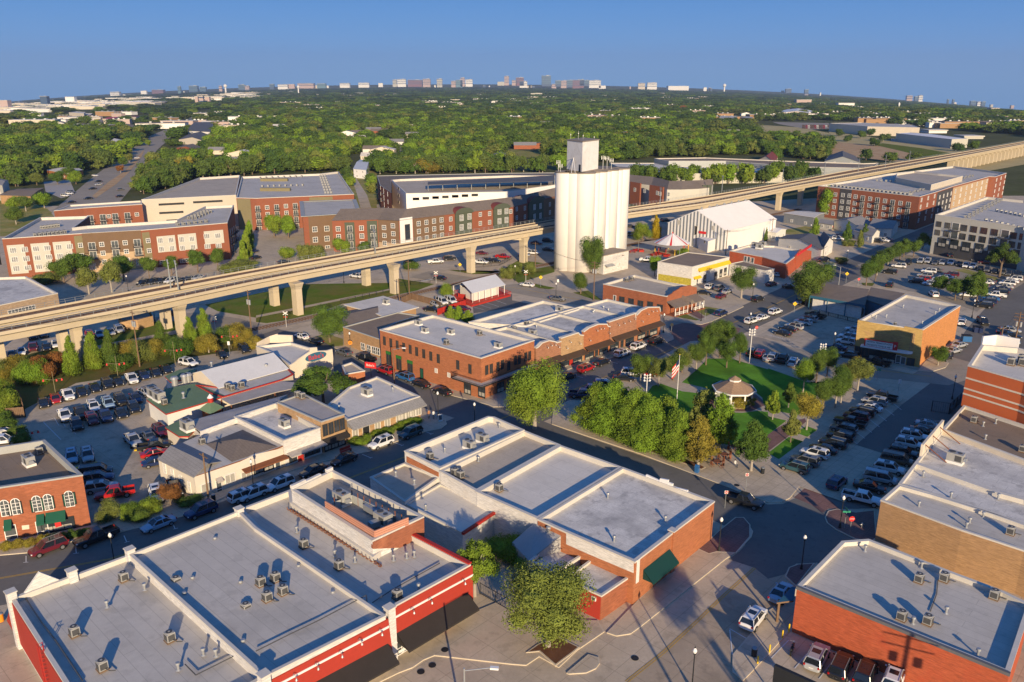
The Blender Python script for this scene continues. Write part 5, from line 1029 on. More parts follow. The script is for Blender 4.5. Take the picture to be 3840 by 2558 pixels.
a4_=bld('apartment_building','large brick apartment block with a roof courtyard behind the street','building','a1 2170,1205 2222,1012 a2 590,985 755,965 900,1172 712,1180 485,1190 0,1210',13.8,'aptred','roofgrey',.9,'coping',.35)
facade(a4_,0,7,[('a1 2180,1240 2300,1230','aptolive',0,13.4)],0,0);facade(a4_,7,6,[],0,0);grid(a4_,7,6,'a2 15,1300 360,1275',5,1.7,1.8,['balc','sash','balc','sash','balc'],2.95,4);facade(a4_,6,5,[('a2 490,1230 705,1222','aptolive',0,13.2)],0,0)
for s in('a2 170,1050 200,1050','a2 180,1140 200,1140'):
 x,y=pts(s,13)[0];m=MB();m.box((x,y,13.6),(14 if 'x' else 1,2.2,1.4),'aptolive',0);m.build('roof_screen',a4_.root)
a5_=bld('apartment_building','brown panelled corner tower with a flat overhanging roof','building','a2 428,1375 415,1240 905,1222 935,1298 738,1355',13.0,'aptbrown','roofgrey',.25,'copinggrey',.2,capw=.7)
win(a5_,0,4,'a2 540,1495 650,1488 545,1590 652,1580 548,1675 658,1668',1.9,2.1,'sash',.02);rectpanel(a5_,0,4,'a2 430,1400 480,1400',0,12.6,'aptred','wall_panel',.12)
fr='a2 698,1415 1122,1405 1318,1415 1440,1398 1740,1362 2352,1290 a3 395,1192';FZ=11.8;fp=pts(fr,FZ);bp=[(p[0]+3.5,p[1]+17)for p in fp]
lb_=thing('apartment_building','long three storey apartment row with a brown pitched roof and curved bays','building',(*cen(fp),0));m=MB();m.prism(fp+bp[::-1],0,FZ,'aptred');m.build('wall',lb_)
m=MB();rp=[lerp(a,b_,.5)for a,b_ in zip(fp,bp)]
for k in range(len(fp)-1):
 f0,f1=lerp(fp[k],rp[k],-.06),lerp(fp[k+1],rp[k+1],-.06);m.poly([(*f0,FZ+.05),(*f1,FZ+.05),(*rp[k+1],FZ+3.2),(*rp[k],FZ+3.2)],'shingle');m.poly([(*rp[k],FZ+3.2),(*rp[k+1],FZ+3.2),(*bp[k+1],FZ+.05),(*bp[k],FZ+.05)],'shingle')
m.poly([(*fp[0],FZ),(*rp[0],FZ+3.2),(*bp[0],FZ)],'shingle');m.build('roof',lb_)
class LB:pass
b=LB();b.root=lb_;b.O=fp;b.c=cen(bp);
facade(b,0,1,[('a2 1020,1480 1115,1480','aptgreen',0,11.4),('a2 815,1480 905,1480','aptgreen',0,11.0)],0,0);facade(b,1,2,[('a2 1124,1480 1312,1480','aptbrown',3.2,11.7),('a2 1124,1480 1312,1480','apttan',0,3.15)],0,0);facade(b,2,3,[('a2 1322,1480 1438,1480','white',0,12.6)],0,0);facade(b,3,4,[('a2 1445,1450 1730,1450','aptbrown',3.2,11.7),('a2 1445,1450 1730,1450','apttan',0,3.15)],0,0)
facade(b,4,5,[('a2 1828,1450 1978,1450','aptgreen',0,11.7),('a2 2178,1400 2318,1400','aptgreen',0,11.7)],0,0,.6);facade(b,5,6,[('a3 145,1300 280,1300','aptgreen',0,11.7)],0,0,.6);facade(b,5,6,[('a3 285,1300 390,1290','aptbrown',0,11.5)],0,0)
grid(b,0,1,'a2 755,1490 1075,1480',4,1.7,1.9,['sash','balc','sash','balc'],3.0,3,.13);grid(b,1,2,'a2 1178,1478 1260,1462',2,1.7,1.8,'sash',3,3,.13);win(b,2,3,'a2 1390,1520',2.4,6,'tall',.14);grid(b,3,4,'a2 1492,1442 1702,1408',4,1.7,1.9,'sash',3,3,.13);win(b,4,5,'a2 1788,1400 1788,1485 2060,1358 2145,1350 2060,1440 2145,1430 2340,1330',1.5,1.8,'sash',.02);win(b,4,5,'a2 1880,1388 1952,1375 1880,1475 1952,1462 2228,1330 2292,1325 2228,1418 2292,1408',1.9,2.4,'grid',.62)
win(b,5,6,'a3 40,1308 40,1388 115,1300 115,1380 345,1265 345,1340',1.6,1.8,'sash',.14);win(b,5,6,'a3 195,1290 250,1280 195,1378 250,1368',1.9,2.4,'grid',.62)
for s,fb_ in(('a2 1830,1450 1978,1450',(4,5)),('a2 2178,1400 2318,1400',(4,5)),('a3 145,1300 280,1300',(5,6))):
 A,Bq=fp[fb_[0]],fp[fb_[1]];(t0,u0,v0),(t1,u1,v1)=toks(s);q0,_=onwall(A,Bq,t0,u0,v0);q1,_=onwall(A,Bq,t1,u1,v1);d=Vector((Bq[0]-A[0],Bq[1]-A[1])).normalized();n_=Vector((-d.y,d.x));c_=(q0+q1)/2;hw=abs(q1-q0)/2+.5
 m=MB();N_=10;V=[]
 for o_ in(-1.1,8.5):
  for k in range(N_+1):a=math.pi*k/N_;mm=c_-hw*math.cos(a);V.append((A[0]+d.x*mm+n_.x*o_,A[1]+d.y*mm+n_.y*o_,FZ+2.2*math.sin(a)))
 m.mesh(V,[(k,k+1,N_+2+k,N_+1+k)for k in range(N_)],'maroonroof');m.poly([(x,y,z)for x,y,z in V[:N_+1]],'aptgreen');m.build('barrel_dormer',lb_)
g2_=bld('parking_garage','white banded parking garage with a solar canopy behind the pitched apartments','parking garage','a2 1245,1042 1320,1035 2352,1000 a3 402,1010 402,1085 a2 2290,1150 1378,1165',13.2,'white','rooftan',1.0,'coping',.4)
for k in range(7):
 for r_ in(0,1):win(g2_,6,5,'a2 %d,%d'%(1470+k*90,1215-k*6),3.0,1.2,'slot',.02)
for k in range(3):win(g2_,0,6,'a2 1310,%d'%(1120+k*60),6,1.4,'slot',.02)
r=thing('solar_canopy','long dark solar panel canopy on top of the white banded garage','canopy',(*G('a2',1900,1070,13),13.0));q=pts('a2 1580,1085 1580,1060 a3 390,1000 390,1050',15.6);m=MB();m.prism(q,15.5,15.7,'acdark','roofdark',True);m.build('panel',r);m=MB()
for k in range(10):
 for e_ in(0,1):p=lerp(lerp(q[0],q[3],k/9),lerp(q[1],q[2],k/9),.2+.6*e_);m.beam((*p,12.3),(*p,15.5),.2,.2,'steel')
m.build('post',r)
a8_=bld('apartment_building','brown roofed apartment block wrapped round the white banded garage','building','a2 1112,1003 1260,1000 2352,978 a3 395,975 395,1000 a2 2352,1000 1420,1030 1240,1042 1245,1160 1140,1090',12.6,'aptred','shingle',.2,'copinggrey',.2);grid(a8_,0,9,'a2 1120,1090 1210,1170',4,1.6,1.8,['balc','grid'],3,3)
e9=pts('a3 1045,1065 1280,1090 e 725,690 900,690 1120,680 1265,665',10.6);p9=[(p[0]+5,p[1]+17)for p in e9];r=thing('apartment_building','long brown roofed apartment row beyond the viaduct, past the silo','building',(*cen(e9),0));m=MB();m.prism(e9+p9[::-1],0,10.6,'aptgrey');m.build('wall',r)
m=MB();rp=[lerp(a,c,.5)for a,c in zip(e9,p9)]
for k in range(5):m.poly([(*e9[k],10.6),(*e9[k+1],10.6),(*rp[k+1],14),(*rp[k],14)],'shingle');m.poly([(*rp[k],14),(*rp[k+1],14),(*p9[k+1],10.6),(*p9[k],10.6)],'shingle')
m.poly([(*e9[-1],10.6),(*p9[-1],10.6),(*rp[-1],14)],'shingle');m.build('roof',r)
b=LB();b.root=r;b.O=e9;b.c=cen(p9);facade(b,0,2,[('e 285,620 410,620','aptred',0,11.6),('e 522,660 690,660','aptred',0,11.6)],0,0,.8);facade(b,2,5,[('e 800,740 880,740','aptbrown',0,10.4),('e 1040,720 1150,720','aptbrown',0,10.4),('e 1152,700 1262,700','aptgreen',0,12)],0,0,.4)
win(b,0,2,'e 345,690 465,705 620,730 655,740',1.9,2.0,'sash',.82);win(b,2,5,'e 745,745 745,820 850,745 920,760 1000,755 1075,750 1210,725',1.9,2.1,'sash',.45)
g6=bld('warehouse_building','wide pale flat roofed store beyond the line of trees','building','e 20,365 570,365 740,400 2352,440 a4 700,960 0,975 a3 1560,985 1060,960',6.5,'aptgrey','roofwhite',.3,'coping',.3)
g7=bld('warehouse_building','long dark grey walled store with a brown roof below the woods','building','e 567,308 1200,298 2352,345 a4 880,890 1015,885 960,935 e 2352,410 1520,345 1445,340 745,340',9.5,'steel','roofbrown',.5,'coping',.3)
ra=bld('apartment_building','five storey red brick apartment block with dark stair panels in the distance','building','a4 462,1095 1395,1195 1550,1150 1700,1100 2032,1010 2088,1012 2192,978 1700,915 1340,960 1100,985 820,1038',14.4,'aptred','roofgrey',.9,'coping',.4)
facade(ra,0,1,[('a4 665,1130 770,1150','aptdark',0,14.2)],0,0);grid(ra,0,1,'a4 690,1180 750,1185',2,1.7,1.8,'sash',3.0,4,.13);grid(ra,0,1,'a4 805,1195 1290,1265',8,1.8,1.9,['sash','balc'],3.0,4,.02);grid(ra,0,1,'a4 560,1165 620,1175',2,1.7,1.8,'sash',3,4,.02)
facade(ra,2,3,[('a4 1555,1180 1695,1130','aptdark',0,13.9)],0,0);facade(ra,3,4,[('a4 1702,1120 2025,1030','apttan',0,13.6)],0,0);grid(ra,1,2,'a4 1410,1225 1530,1190',3,1.6,1.8,'sash',3,4,.02);grid(ra,2,3,'a4 1575,1200 1680,1165',4,1.5,1.8,'sash',3,3,.13);grid(ra,3,4,'a4 1720,1145 2010,1050',7,1.7,1.9,['sash','grid'],3,4,.13);grid(ra,5,6,'a4 2100,1040 2180,1010',3,1.5,1.8,'sash',3,4,.02)
gp2=bld('parking_garage','rooftop parking deck with white barriers inside the red apartment block','parking garage','a4 1175,985 1340,960 1570,985 1790,1005 1500,1085 1180,1020',16.2,'concpark','rooftan',.9,'coping',.4)
cr_=bld('apartment_building','grey rendered apartment block with dark shop base and balconies','building','a4 1540,1360 2010,1198 2352,1232 3000,1330 3000,1640 2352,1475',14.6,'aptgrey','roofgrey',.9,'coping',.4)
b=cr_;A,Bq=b.O[0],b.O[5]
grid(b,0,5,'b4 1570,100 1650,112',2,2.0,2.0,'dark',3.1,2,.02);grid(b,0,5,'b4 1800,135 2080,175',4,2.4,2.2,'dark',3.1,2,.02);grid(b,0,5,'b4 1725,118 2180,185',2,2.4,2.1,'balcw',3.1,2,.02);grid(b,0,5,'b4 2255,205 2340,218',2,2.2,2.2,'dark',3.1,2,.02);rectpanel(b,0,5,'b4 1530,300 2900,500',0,4.6,'aptdark','shop_base',.06)
win(b,0,5,'b4 1600,270 1710,290 1820,310 1940,325 2060,345 2170,365 2290,385',3.2,3.6,'store',.08)
gR='condensers packed on the apartment roofs'
def rows(s,n,z,lab,k2=2,gap=1.3):
 (t0,u0,v0),(t1,u1,v1)=toks(s);a,c=G(t0,u0,v0,z),G(t1,u1,v1,z);d=Vector((c[0]-a[0],c[1]-a[1])).normalized()
 if 'aptac' not in PR:PR['aptac']=proto_aptac();PR['aptac']['_u']=0
 p=PR['aptac']
 for k in range(n):
  for q in range(k2):
   x,y=lerp(a,c,k/max(1,n-1));x-=d.y*gap*q;y+=d.x*gap*q
   if '_u' in p.keys():p.location=(x,y,z);p['label']=lab;p['group']=gR+', '+lab[-20:];del p['_u']
   else:dup(p,(x,y,z),az(a,c),lab,gR+', '+lab[-20:])
rows('a1 330,1560 600,1530',8,12.4,'small condenser in the rows on the low brick and olive block roof');rows('a1 400,1490 540,1470',6,12.4,'small condenser in the rows on the low brick and olive block roof');rows('a1 1640,1460 1900,1430',6,12.4,'small condenser in the rows on the low brick and olive block roof',2);rows('a1 1800,1400 1940,1340',6,12.4,'small condenser in the rows on the low brick and olive block roof',3)
rows('a2 60,1105 430,1095',8,13,'small condenser in the rows on the courtyard block roof',1);rows('a2 40,1030 420,1015',8,13,'small condenser in the rows on the courtyard block roof',1);rows('a2 590,1010 640,1165',8,13,'small condenser in the rows on the courtyard block roof',3)
rows('a4 600,1100 1300,1180',20,13.6,'small condenser in the rows on the red brick block roof');rows('a4 1000,1050 1480,1090',12,13.6,'small condenser in the rows on the red brick block roof',1);rows('a4 1330,1165 1880,1010',14,13.6,'small condenser in the rows on the red brick block roof');rows('a4 1850,1390 2150,1230',10,13.8,'small condenser in the rows on the grey block roof');rows('a4 2000,1420 2352,1500',8,13.8,'small condenser in the rows on the grey block roof',1);rows('a4 2100,1330 2352,1380',7,13.8,'small condenser in the rows on the grey block roof',1)
lo=bld('commercial_building','tan stone building with a pale roof right beside the viaduct','building','b1 -300,560 0,590 240,582 530,735 0,845 -300,910',6.5,'stone','roofstain',.6,'coping',.35)
win(lo,3,4,'b1 200,890',7,1.4,'storew',.02)
HB=[]
def house(lab,s,ze,zr,mr,mw='cream',flip=False,name='house',over=.4):
 q=pts(s,ze);c_=cen(q);HB.append((c_[0],c_[1],max(abs(a[0]-c_[0])for a in q)*2));r=thing(name,lab,'house' if name=='house' else 'building',(*cen(q),0));q=q[1:]+q[:1]if flip else q;gable(r,q,ze,zr,mr,mw,over);b=LB();b.root=r;b.O=q;b.c=cen(q)
 for i,j in((0,1),(1,2),(2,3),(3,0)):
  A,Bq=q[i],q[j];L=dist(A,Bq)
  for f_ in(.25,.72):
   for zz in([1.5]if ze<5 else[1.5,4.5]):place(b,A,Bq,L*f_,zz,winmesh(1.3,1.3,'sash'),'window',.02)
 return r
house('grey metal storage building with a pale roof behind the railway','a4 150,1345 370,1330 520,1345 420,1385',4.5,5.0,'roofwhite','steel');house('white gabled house with a grey roof in front of the red apartments','a4 610,1415 740,1385 960,1440 840,1475',3.6,5.6,'shinglegrey','sidingwhite',True)
house('grey gabled house right of the white one below the red apartments','a4 920,1480 1020,1400 1200,1430 1140,1490',4.0,6.0,'shinglegrey','sidingwhite');house('small grey cottage with a porch beside the parking bays','b4 790,160 900,120 1030,165 960,205',3.2,4.8,'shinglegrey','sidingwhite');house('small grey shed beside the metal storage building','a4 470,1430 510,1410 600,1420 590,1450',2.8,3.8,'shinglegrey','aptgrey')
house('white barn style restaurant with a dark roof and teal sign','b4 100,230 180,200 600,255 490,330',3.8,5.6,'roofdark','sidingwhite',True);house('small white shed with a pale roof near the warehouse','e 1960,1200 2100,1160 2180,1175 2060,1215',3.6,4.4,'corrugroof','sidingwhite');house('white gable house front behind the dark barn roof','b4 470,230 545,205 600,250 520,300',4.5,6.6,'roofdark','sidingwhite')
house('long low motel style building with a pale roof near the highway','a1 430,950 700,925 760,950 640,985',4,4.8,'roofwhite','brickorange');house('two storey red brick house with a pale hip roof by the highway','a1 835,735 990,715 1000,740 880,755',6,7.4,'metalroof','redbrick');house('white timber house with columns beside the highway','a1 1010,690 1090,665 1170,690 1090,715',6,8,'roofwhite','sidingwhite')
house('brown gabled church hall behind the trees by the highway','a1 1120,560 1200,530 1300,545 1250,600',7,10,'shingle','brickorange');house('large brick house with dormers right of the highway','a1 1620,745 1700,720 1850,740 1800,765',5.5,7.6,'shingle','redbrick',True);house('wide low house with a dark grey roof right of the highway','a1 1640,670 1750,610 1950,640 1900,690',4.5,8,'roofdark','cream',True)
house('long pale roofed office with white walls right of the highway','a1 1715,590 1790,510 1960,508 1930,600',8,9,'roofdark','white');house('flat tan shop with a brown canopy beside the left lawn','a1 0,1180 140,1125 400,1115 280,1190',4.6,5.2,'roofbrown','bricktan');house('grey block of flats at the picture edge by the trees','a1 -100,1060 0,1030 75,1045 20,1090',9,10,'shinglegrey','aptgrey');house('small orange cottage in trees right of the highway','a1 1425,945 1480,920 1560,935 1510,965',3.5,4.8,'shingle','tanbrick2')
house('white two storey house beside the lane behind the apartments','a2 895,940 960,855 1050,860 1010,950',6,7.5,'metalroof','white');house('small house with a red chimney hidden in the woods','a2 548,600 600,575 665,580 620,610',4.5,6.5,'shingle','cream');house('cream house with a brown roof behind the silo','a3 370,850 440,820 500,825 480,870',4,6,'shingle','stucco');house('house with a terracotta hip roof above the long store','a4 -100,860 0,800 90,830 60,880',4,8,'maroonroof','cream',True)
house('grey pitched hall beyond the dirt field','a4 520,870 560,818 800,820 850,880',5,9,'roofdark','steel',True)
PAINT=dict(k=('black',(.012,.013,.016)),w=('white',(.74,.74,.73)),s=('silver',(.42,.43,.44)),g=('grey',(.13,.135,.14)),r=('red',(.38,.012,.012)),m=('maroon',(.12,.012,.02)),n=('navy blue',(.015,.03,.10)),b=('blue',(.03,.14,.36)),l=('pale blue',(.30,.42,.52)),t=('brown',(.16,.085,.045)),e=('teal',(.03,.085,.10)))
for k,(nm,c)in PAINT.items():mat('paint_'+k,c,.28,.03,.5,'plain',metal=.15 if k in 'sgbn' else 0,spec=.5,coat=.6)
mat('tyre',(.012,.012,.012),.9,.1,3,'flat');mat('rim',(.35,.35,.36),.35,.1,3,metal=.6);mat('carglass',(.012,.016,.022),.08,.1,3,'flat',spec=.8);mat('lamp',(.7,.7,.68),.2,.05,3,'flat');mat('tail',(.35,.008,.008),.3,.05,3,'flat');mat('plastic',(.02,.02,.02),.7,.1,3,'flat')
def loft(m,secs,mt,n=10,pw=.5,caps=True):
 """secs: (x, half width, z bottom, z top) -> rounded tube"""
 V=[]
 for x,hw,z0,z1 in secs:
  cz,hz_=(z0+z1)/2,(z1-z0)/2
  for i in range(n):
   a=2*math.pi*(i+.5)/n;ca,sa=math.cos(a),math.sin(a);V.append((x,hw*math.copysign(abs(ca)**pw,ca),cz+hz_*math.copysign(abs(sa)**pw,sa)))
 k=len(secs);Fs=[(i*n+j,i*n+(j+1)%n,(i+1)*n+(j+1)%n,(i+1)*n+j)for i in range(k-1)for j in range(n)]
 if caps:Fs+=[tuple(range(n))[::-1],tuple(range((k-1)*n,k*n))]
 m.mesh(V,Fs,mt)
SPEC={'s':dict(L=4.75,W=1.82,body=[(-2.37,.62,.38,.86),(-2.25,.80,.26,.98),(-1.5,.90,.2,1.02),(0,.91,.2,.96),(1.3,.90,.2,.92),(2.1,.80,.24,.80),(2.37,.60,.34,.66)],gh=(-1.75,1.15,-.95,.35,.94,1.44),wr=.33,name='sedan'),'u':dict(L=4.75,W=1.92,body=[(-2.37,.72,.42,1.05),(-2.28,.88,.32,1.12),(-1.5,.95,.26,1.12),(0,.96,.26,1.10),(1.2,.95,.26,1.08),(2.1,.88,.3,.98),(2.37,.70,.4,.80)],gh=(-2.25,1.2,-1.95,.45,1.08,1.72),wr=.38,name='suv'),'v':dict(L=5.1,W=1.98,body=[(-2.55,.80,.38,1.1),(-2.45,.94,.3,1.15),(0,.98,.26,1.12),(1.6,.96,.26,1.05),(2.3,.90,.3,.95),(2.55,.72,.4,.80)],gh=(-2.45,1.75,-2.3,.95,1.1,1.85),wr=.36,name='van'),'p':dict(L=5.7,W=2.0,body=[(-.95,.97,.42,1.16),(.3,.98,.4,1.15),(1.6,.97,.4,1.14),(2.6,.93,.42,1.10),(2.85,.80,.5,1.0)],gh=(-.9,1.35,-.7,.65,1.12,1.84),wr=.42,name='pickup'),}
CP={}
def car_proto(ty,col):
 key=(ty,col)
 if key in CP:return CP[key]
 S=SPEC[ty];base=CP.get((ty,'*'));nm={'s':'sedan_car','u':'suv_car','v':'passenger_van','p':'pickup_truck'}[ty];r=thing(nm,'x',S['name'],(0,0,0));CP[key]=r
 def child(n,m):
  o=m.build(n,r,True);return o
 pm='paint_'+col
 if base:
  for ch in base.children:
   c=ch.copy();
   if ch.get('painted'):c.data=ch.data.copy();c.data.materials[0]=MATS[pm]
   C.objects.link(c);c.parent=r
   for g in ch.children:d=g.copy();C.objects.link(d);d.parent=c
  r['_new']=1;return r
 CP[(ty,'*')]=r
 L,W,wr=S['L'],S['W'],S['wr'];m=MB();loft(m,S['body'],pm)
 if ty=='p':
  m.box((-1.9,0,.62),(1.9,1.9,.3),pm)
  for s in(-1,1):m.box((-1.9,s*.93,.92),(1.9,.09,.44),pm)
  m.box((-2.82,0,.9),(.08,1.9,.48),pm);m.box((-1.0,0,.95),(.08,1.8,.4),pm)
 m.box((0,0,.34),(L*.8,W*.8,.2),'plastic')
 o=child('body',m);o['painted']=1
 for p in o.data.polygons:p.use_smooth=False
 if ty=='p':m=MB();m.box((-1.9,0,.785),(1.85,1.7,.03),'plastic');child('bed_liner',m)
 x0,x1,rx0,rx1,zb,zr=S['gh'];hb,hr=W/2-.08,W/2-.27
 m=MB();base_=[(x0,-hb),(x1,-hb*.93),(x1,hb*.93),(x0,hb)];top=[(rx0,-hr),(rx1,-hr),(rx1,hr),(rx0,hr)]
 V=[(x,y,zb-.05)for x,y in base_]+[(x,y,zr-.04)for x,y in top];m.mesh(V,[(i,(i+1)%4,4+(i+1)%4,4+i)for i in range(4)],'carglass');child('window_glass',m)
 m=MB();e=.03;T=[(rx0-e,-hr-e),(rx1+e,-hr-e),(rx1+e,hr+e),(rx0-e,hr+e)];T2=[(rx0+.15,-hr+.12),(rx1-.15,-hr+.12),(rx1-.15,hr-.12),(rx0+.15,hr-.12)]
 m.mesh([(*p,zr-.06)for p in T]+[(*p,zr+.01)for p in T2],[(i,(i+1)%4,4+(i+1)%4,4+i)for i in range(4)]+[(4,5,6,7)],pm)
 for(bx,by),(tx,ty_)in zip(base_,top):m.beam((bx,by*1.0,zb-.05),(tx,ty_*1.02,zr-.03),.09,.09,pm)
 bx=(x0+x1)/2-.1
 for s in(-1,1):m.beam((bx,s*hb,zb-.05),((rx0+rx1)/2-.05,s*(hr+.01),zr-.03),.10,.07,pm)
 if ty in 'uv':[m.beam((rx0+.1,s*hr,zr+.04),(rx1-.1,s*hr,zr+.04),.05,.06,'steel')for s in(-1,1)]
 o=child('cabin',m);o['painted']=1
 if ty in 'us':m=MB();m.box(((rx0+rx1)/2+.2,0,zr+.015),(.8,.9,.02),'carglass');child('sunroof',m)
 wx=L*.305
 for sx in(-1,1):
  for sy in(-1,1):
   m=MB();y=sy*(W/2-.10);m.tube((0,-.13,0),(0,.13,0),wr,'tyre',14);o=child('wheel',m);o.location=(sx*wx+(.1 if ty=='p' else 0),y,wr)
   m=MB();m.tube((0,sy*.12,0),(0,sy*.145,0),wr*.62,'rim',10);k=m.build('rim',o,True)
 zl=S['body'][-1][3]-.08;xf=L/2-.12;xr=-L/2+.05
 for s in(-1,1):
  m=MB();m.box((xf-.02,s*(W/2-.34),zl),(.22,.34,.14),'lamp',0);child('headlight',m)
  m=MB();zt_=.85 if ty=='s' else.95;m.box((xr,s*(W/2-.22),zt_),(.14,.20,.2),'tail');child('taillight',m)
 m=MB();m.box((L/2-.02,0,zl-.2),(.08,W*.42,.2),'plastic');child('grille',m);m=MB();m.box((xr-.03,0,.72),(.03,.5,.14),'lamp');child('number_plate',m)
 m=MB();[m.box((x1-.25,s*(W/2+.05),zb+.05),(.14,.2,.14),pm)for s in(-1,)];o=child('mirror',m);o['painted']=1;m=MB();m.box((x1-.25,(W/2+.05),zb+.05),(.14,.2,.14),pm);o=child('mirror',m);o['painted']=1
 r['_new']=1;return r
USED={}
def car(t,u,v,azd,code,label,group,z=.04,sc_=1.0):
 ty,col=code[0],code[1];p=car_proto(ty,col);x,y=G(t,u,v,z);rz=math.radians(90-azd);lab=label.replace('@',PAINT[col][0]+' '+SPEC[ty]['name'])
 if '_new' in p.keys():
  del p['_new'];p.location=(x,y,z);p.rotation_euler=(0,0,rz);p['label']=lab;p['group']=group;p.scale=(sc_,)*3;o=p
 else:o=dup(p,(x,y,z),rz,lab,group,sc_)
 return o
def crow(s,codes,azd,label,group,z=.04,step=None,jit=2.0):
 """a row of cars: px positions given one by one, or first and last only"""
 T=toks(s);cs=codes.split();n=len(cs)
 for k,c in enumerate(cs):
  if len(T)==n:t,u,v=T[k]
  else:
   f=k/max(1,n-1)*(len(T)-1);i=min(int(f),len(T)-2);f-=i;t=T[i][0];u=T[i][1]+(T[i+1][1]-T[i][1])*f;v=T[i][2]+(T[i+1][2]-T[i][2])*f
  a=azd+rnd.uniform(-jit,jit)
  car(t,u,v,a,c,label.replace('#',ORD[k]if k<20 else 'last'),group,z)
A43=43
g_='vehicles parked in the streets and car parks'
crow('c4 240,945 335,885 425,815 505,772 595,722 660,662 690,590 750,530 808,475 862,432 930,388 975,335 1045,290','ue ug uw sk uk uk ug pk um uk sw us pk',308,'@, # from the brick corner in the angled row beside the park',g_)
crow('c4 1475,550 1420,605 1345,655 1300,728 1240,808 1185,875 1115,955 1030,1045 930,1120 860,1232','ss sk uw uw uk vt uw vs sk pw',122,'@, # in the row against the tan corner building',g_)
car('c4',630,1085,43,'un','@ driving along the shaded street past the angled parking',g_)
crow('b3 2200,1300 2275,1315 2345,1345 b4 40,1345 130,1360 230,1392 340,1415 440,1420','uk ur ss us pk uw sm sb',30,'@, # in the row on the north edge of the park',g_)
crow('b4 130,1118 180,1080 240,1060 320,1020 370,990 430,958','sk sk us uw us pk',318,'@, # in the row beside the blue posts car park',g_)
crow('b4 630,1250 715,1200 735,1155 755,1130 795,1085','sn uw uw sk sw',305,'@, # from the street in the row along the theatre wall',g_)
car('b4',740,1330,310,'uk','@ at the kerb just outside the theatre front',g_);car('b4',1000,1395,308,'pk','@ shaded below the theatre marquee',g_)
crow('b4 1400,455 1465,455 1535,470 1600,470 1680,470 1755,480 1815,497 1880,505 1948,522 2010,535 2080,548 2150,560 2212,568 2290,580','ps us sg us pw sk uw pw sk ug sk ug sg uk',215,'@, # in the back row of the big car park by the grey apartments',g_)
crow('b4 1360,640 1420,620 1440,588 1475,548 1535,535','uk ur us uw sg',300,'@, # in the near column of the central parking island',g_);crow('b4 1490,665 1530,640 1580,622 1635,600 1680,580','uw sw uw sw um',300,'@, # in the far column of the central parking island',g_)
crow('b4 1930,700 1955,680 2000,650 2020,640','sg sg sw sg',300,'@, # in the short column beside the last parking island',g_);crow('b4 1980,865 2015,830 2045,800 2090,770 2125,745 2150,712 2175,688 2195,660 2225,640 2260,618','uk un sb pw uk sn ss uw sw uw',300,'@, # from the corner tree in the long column at the east edge',g_)
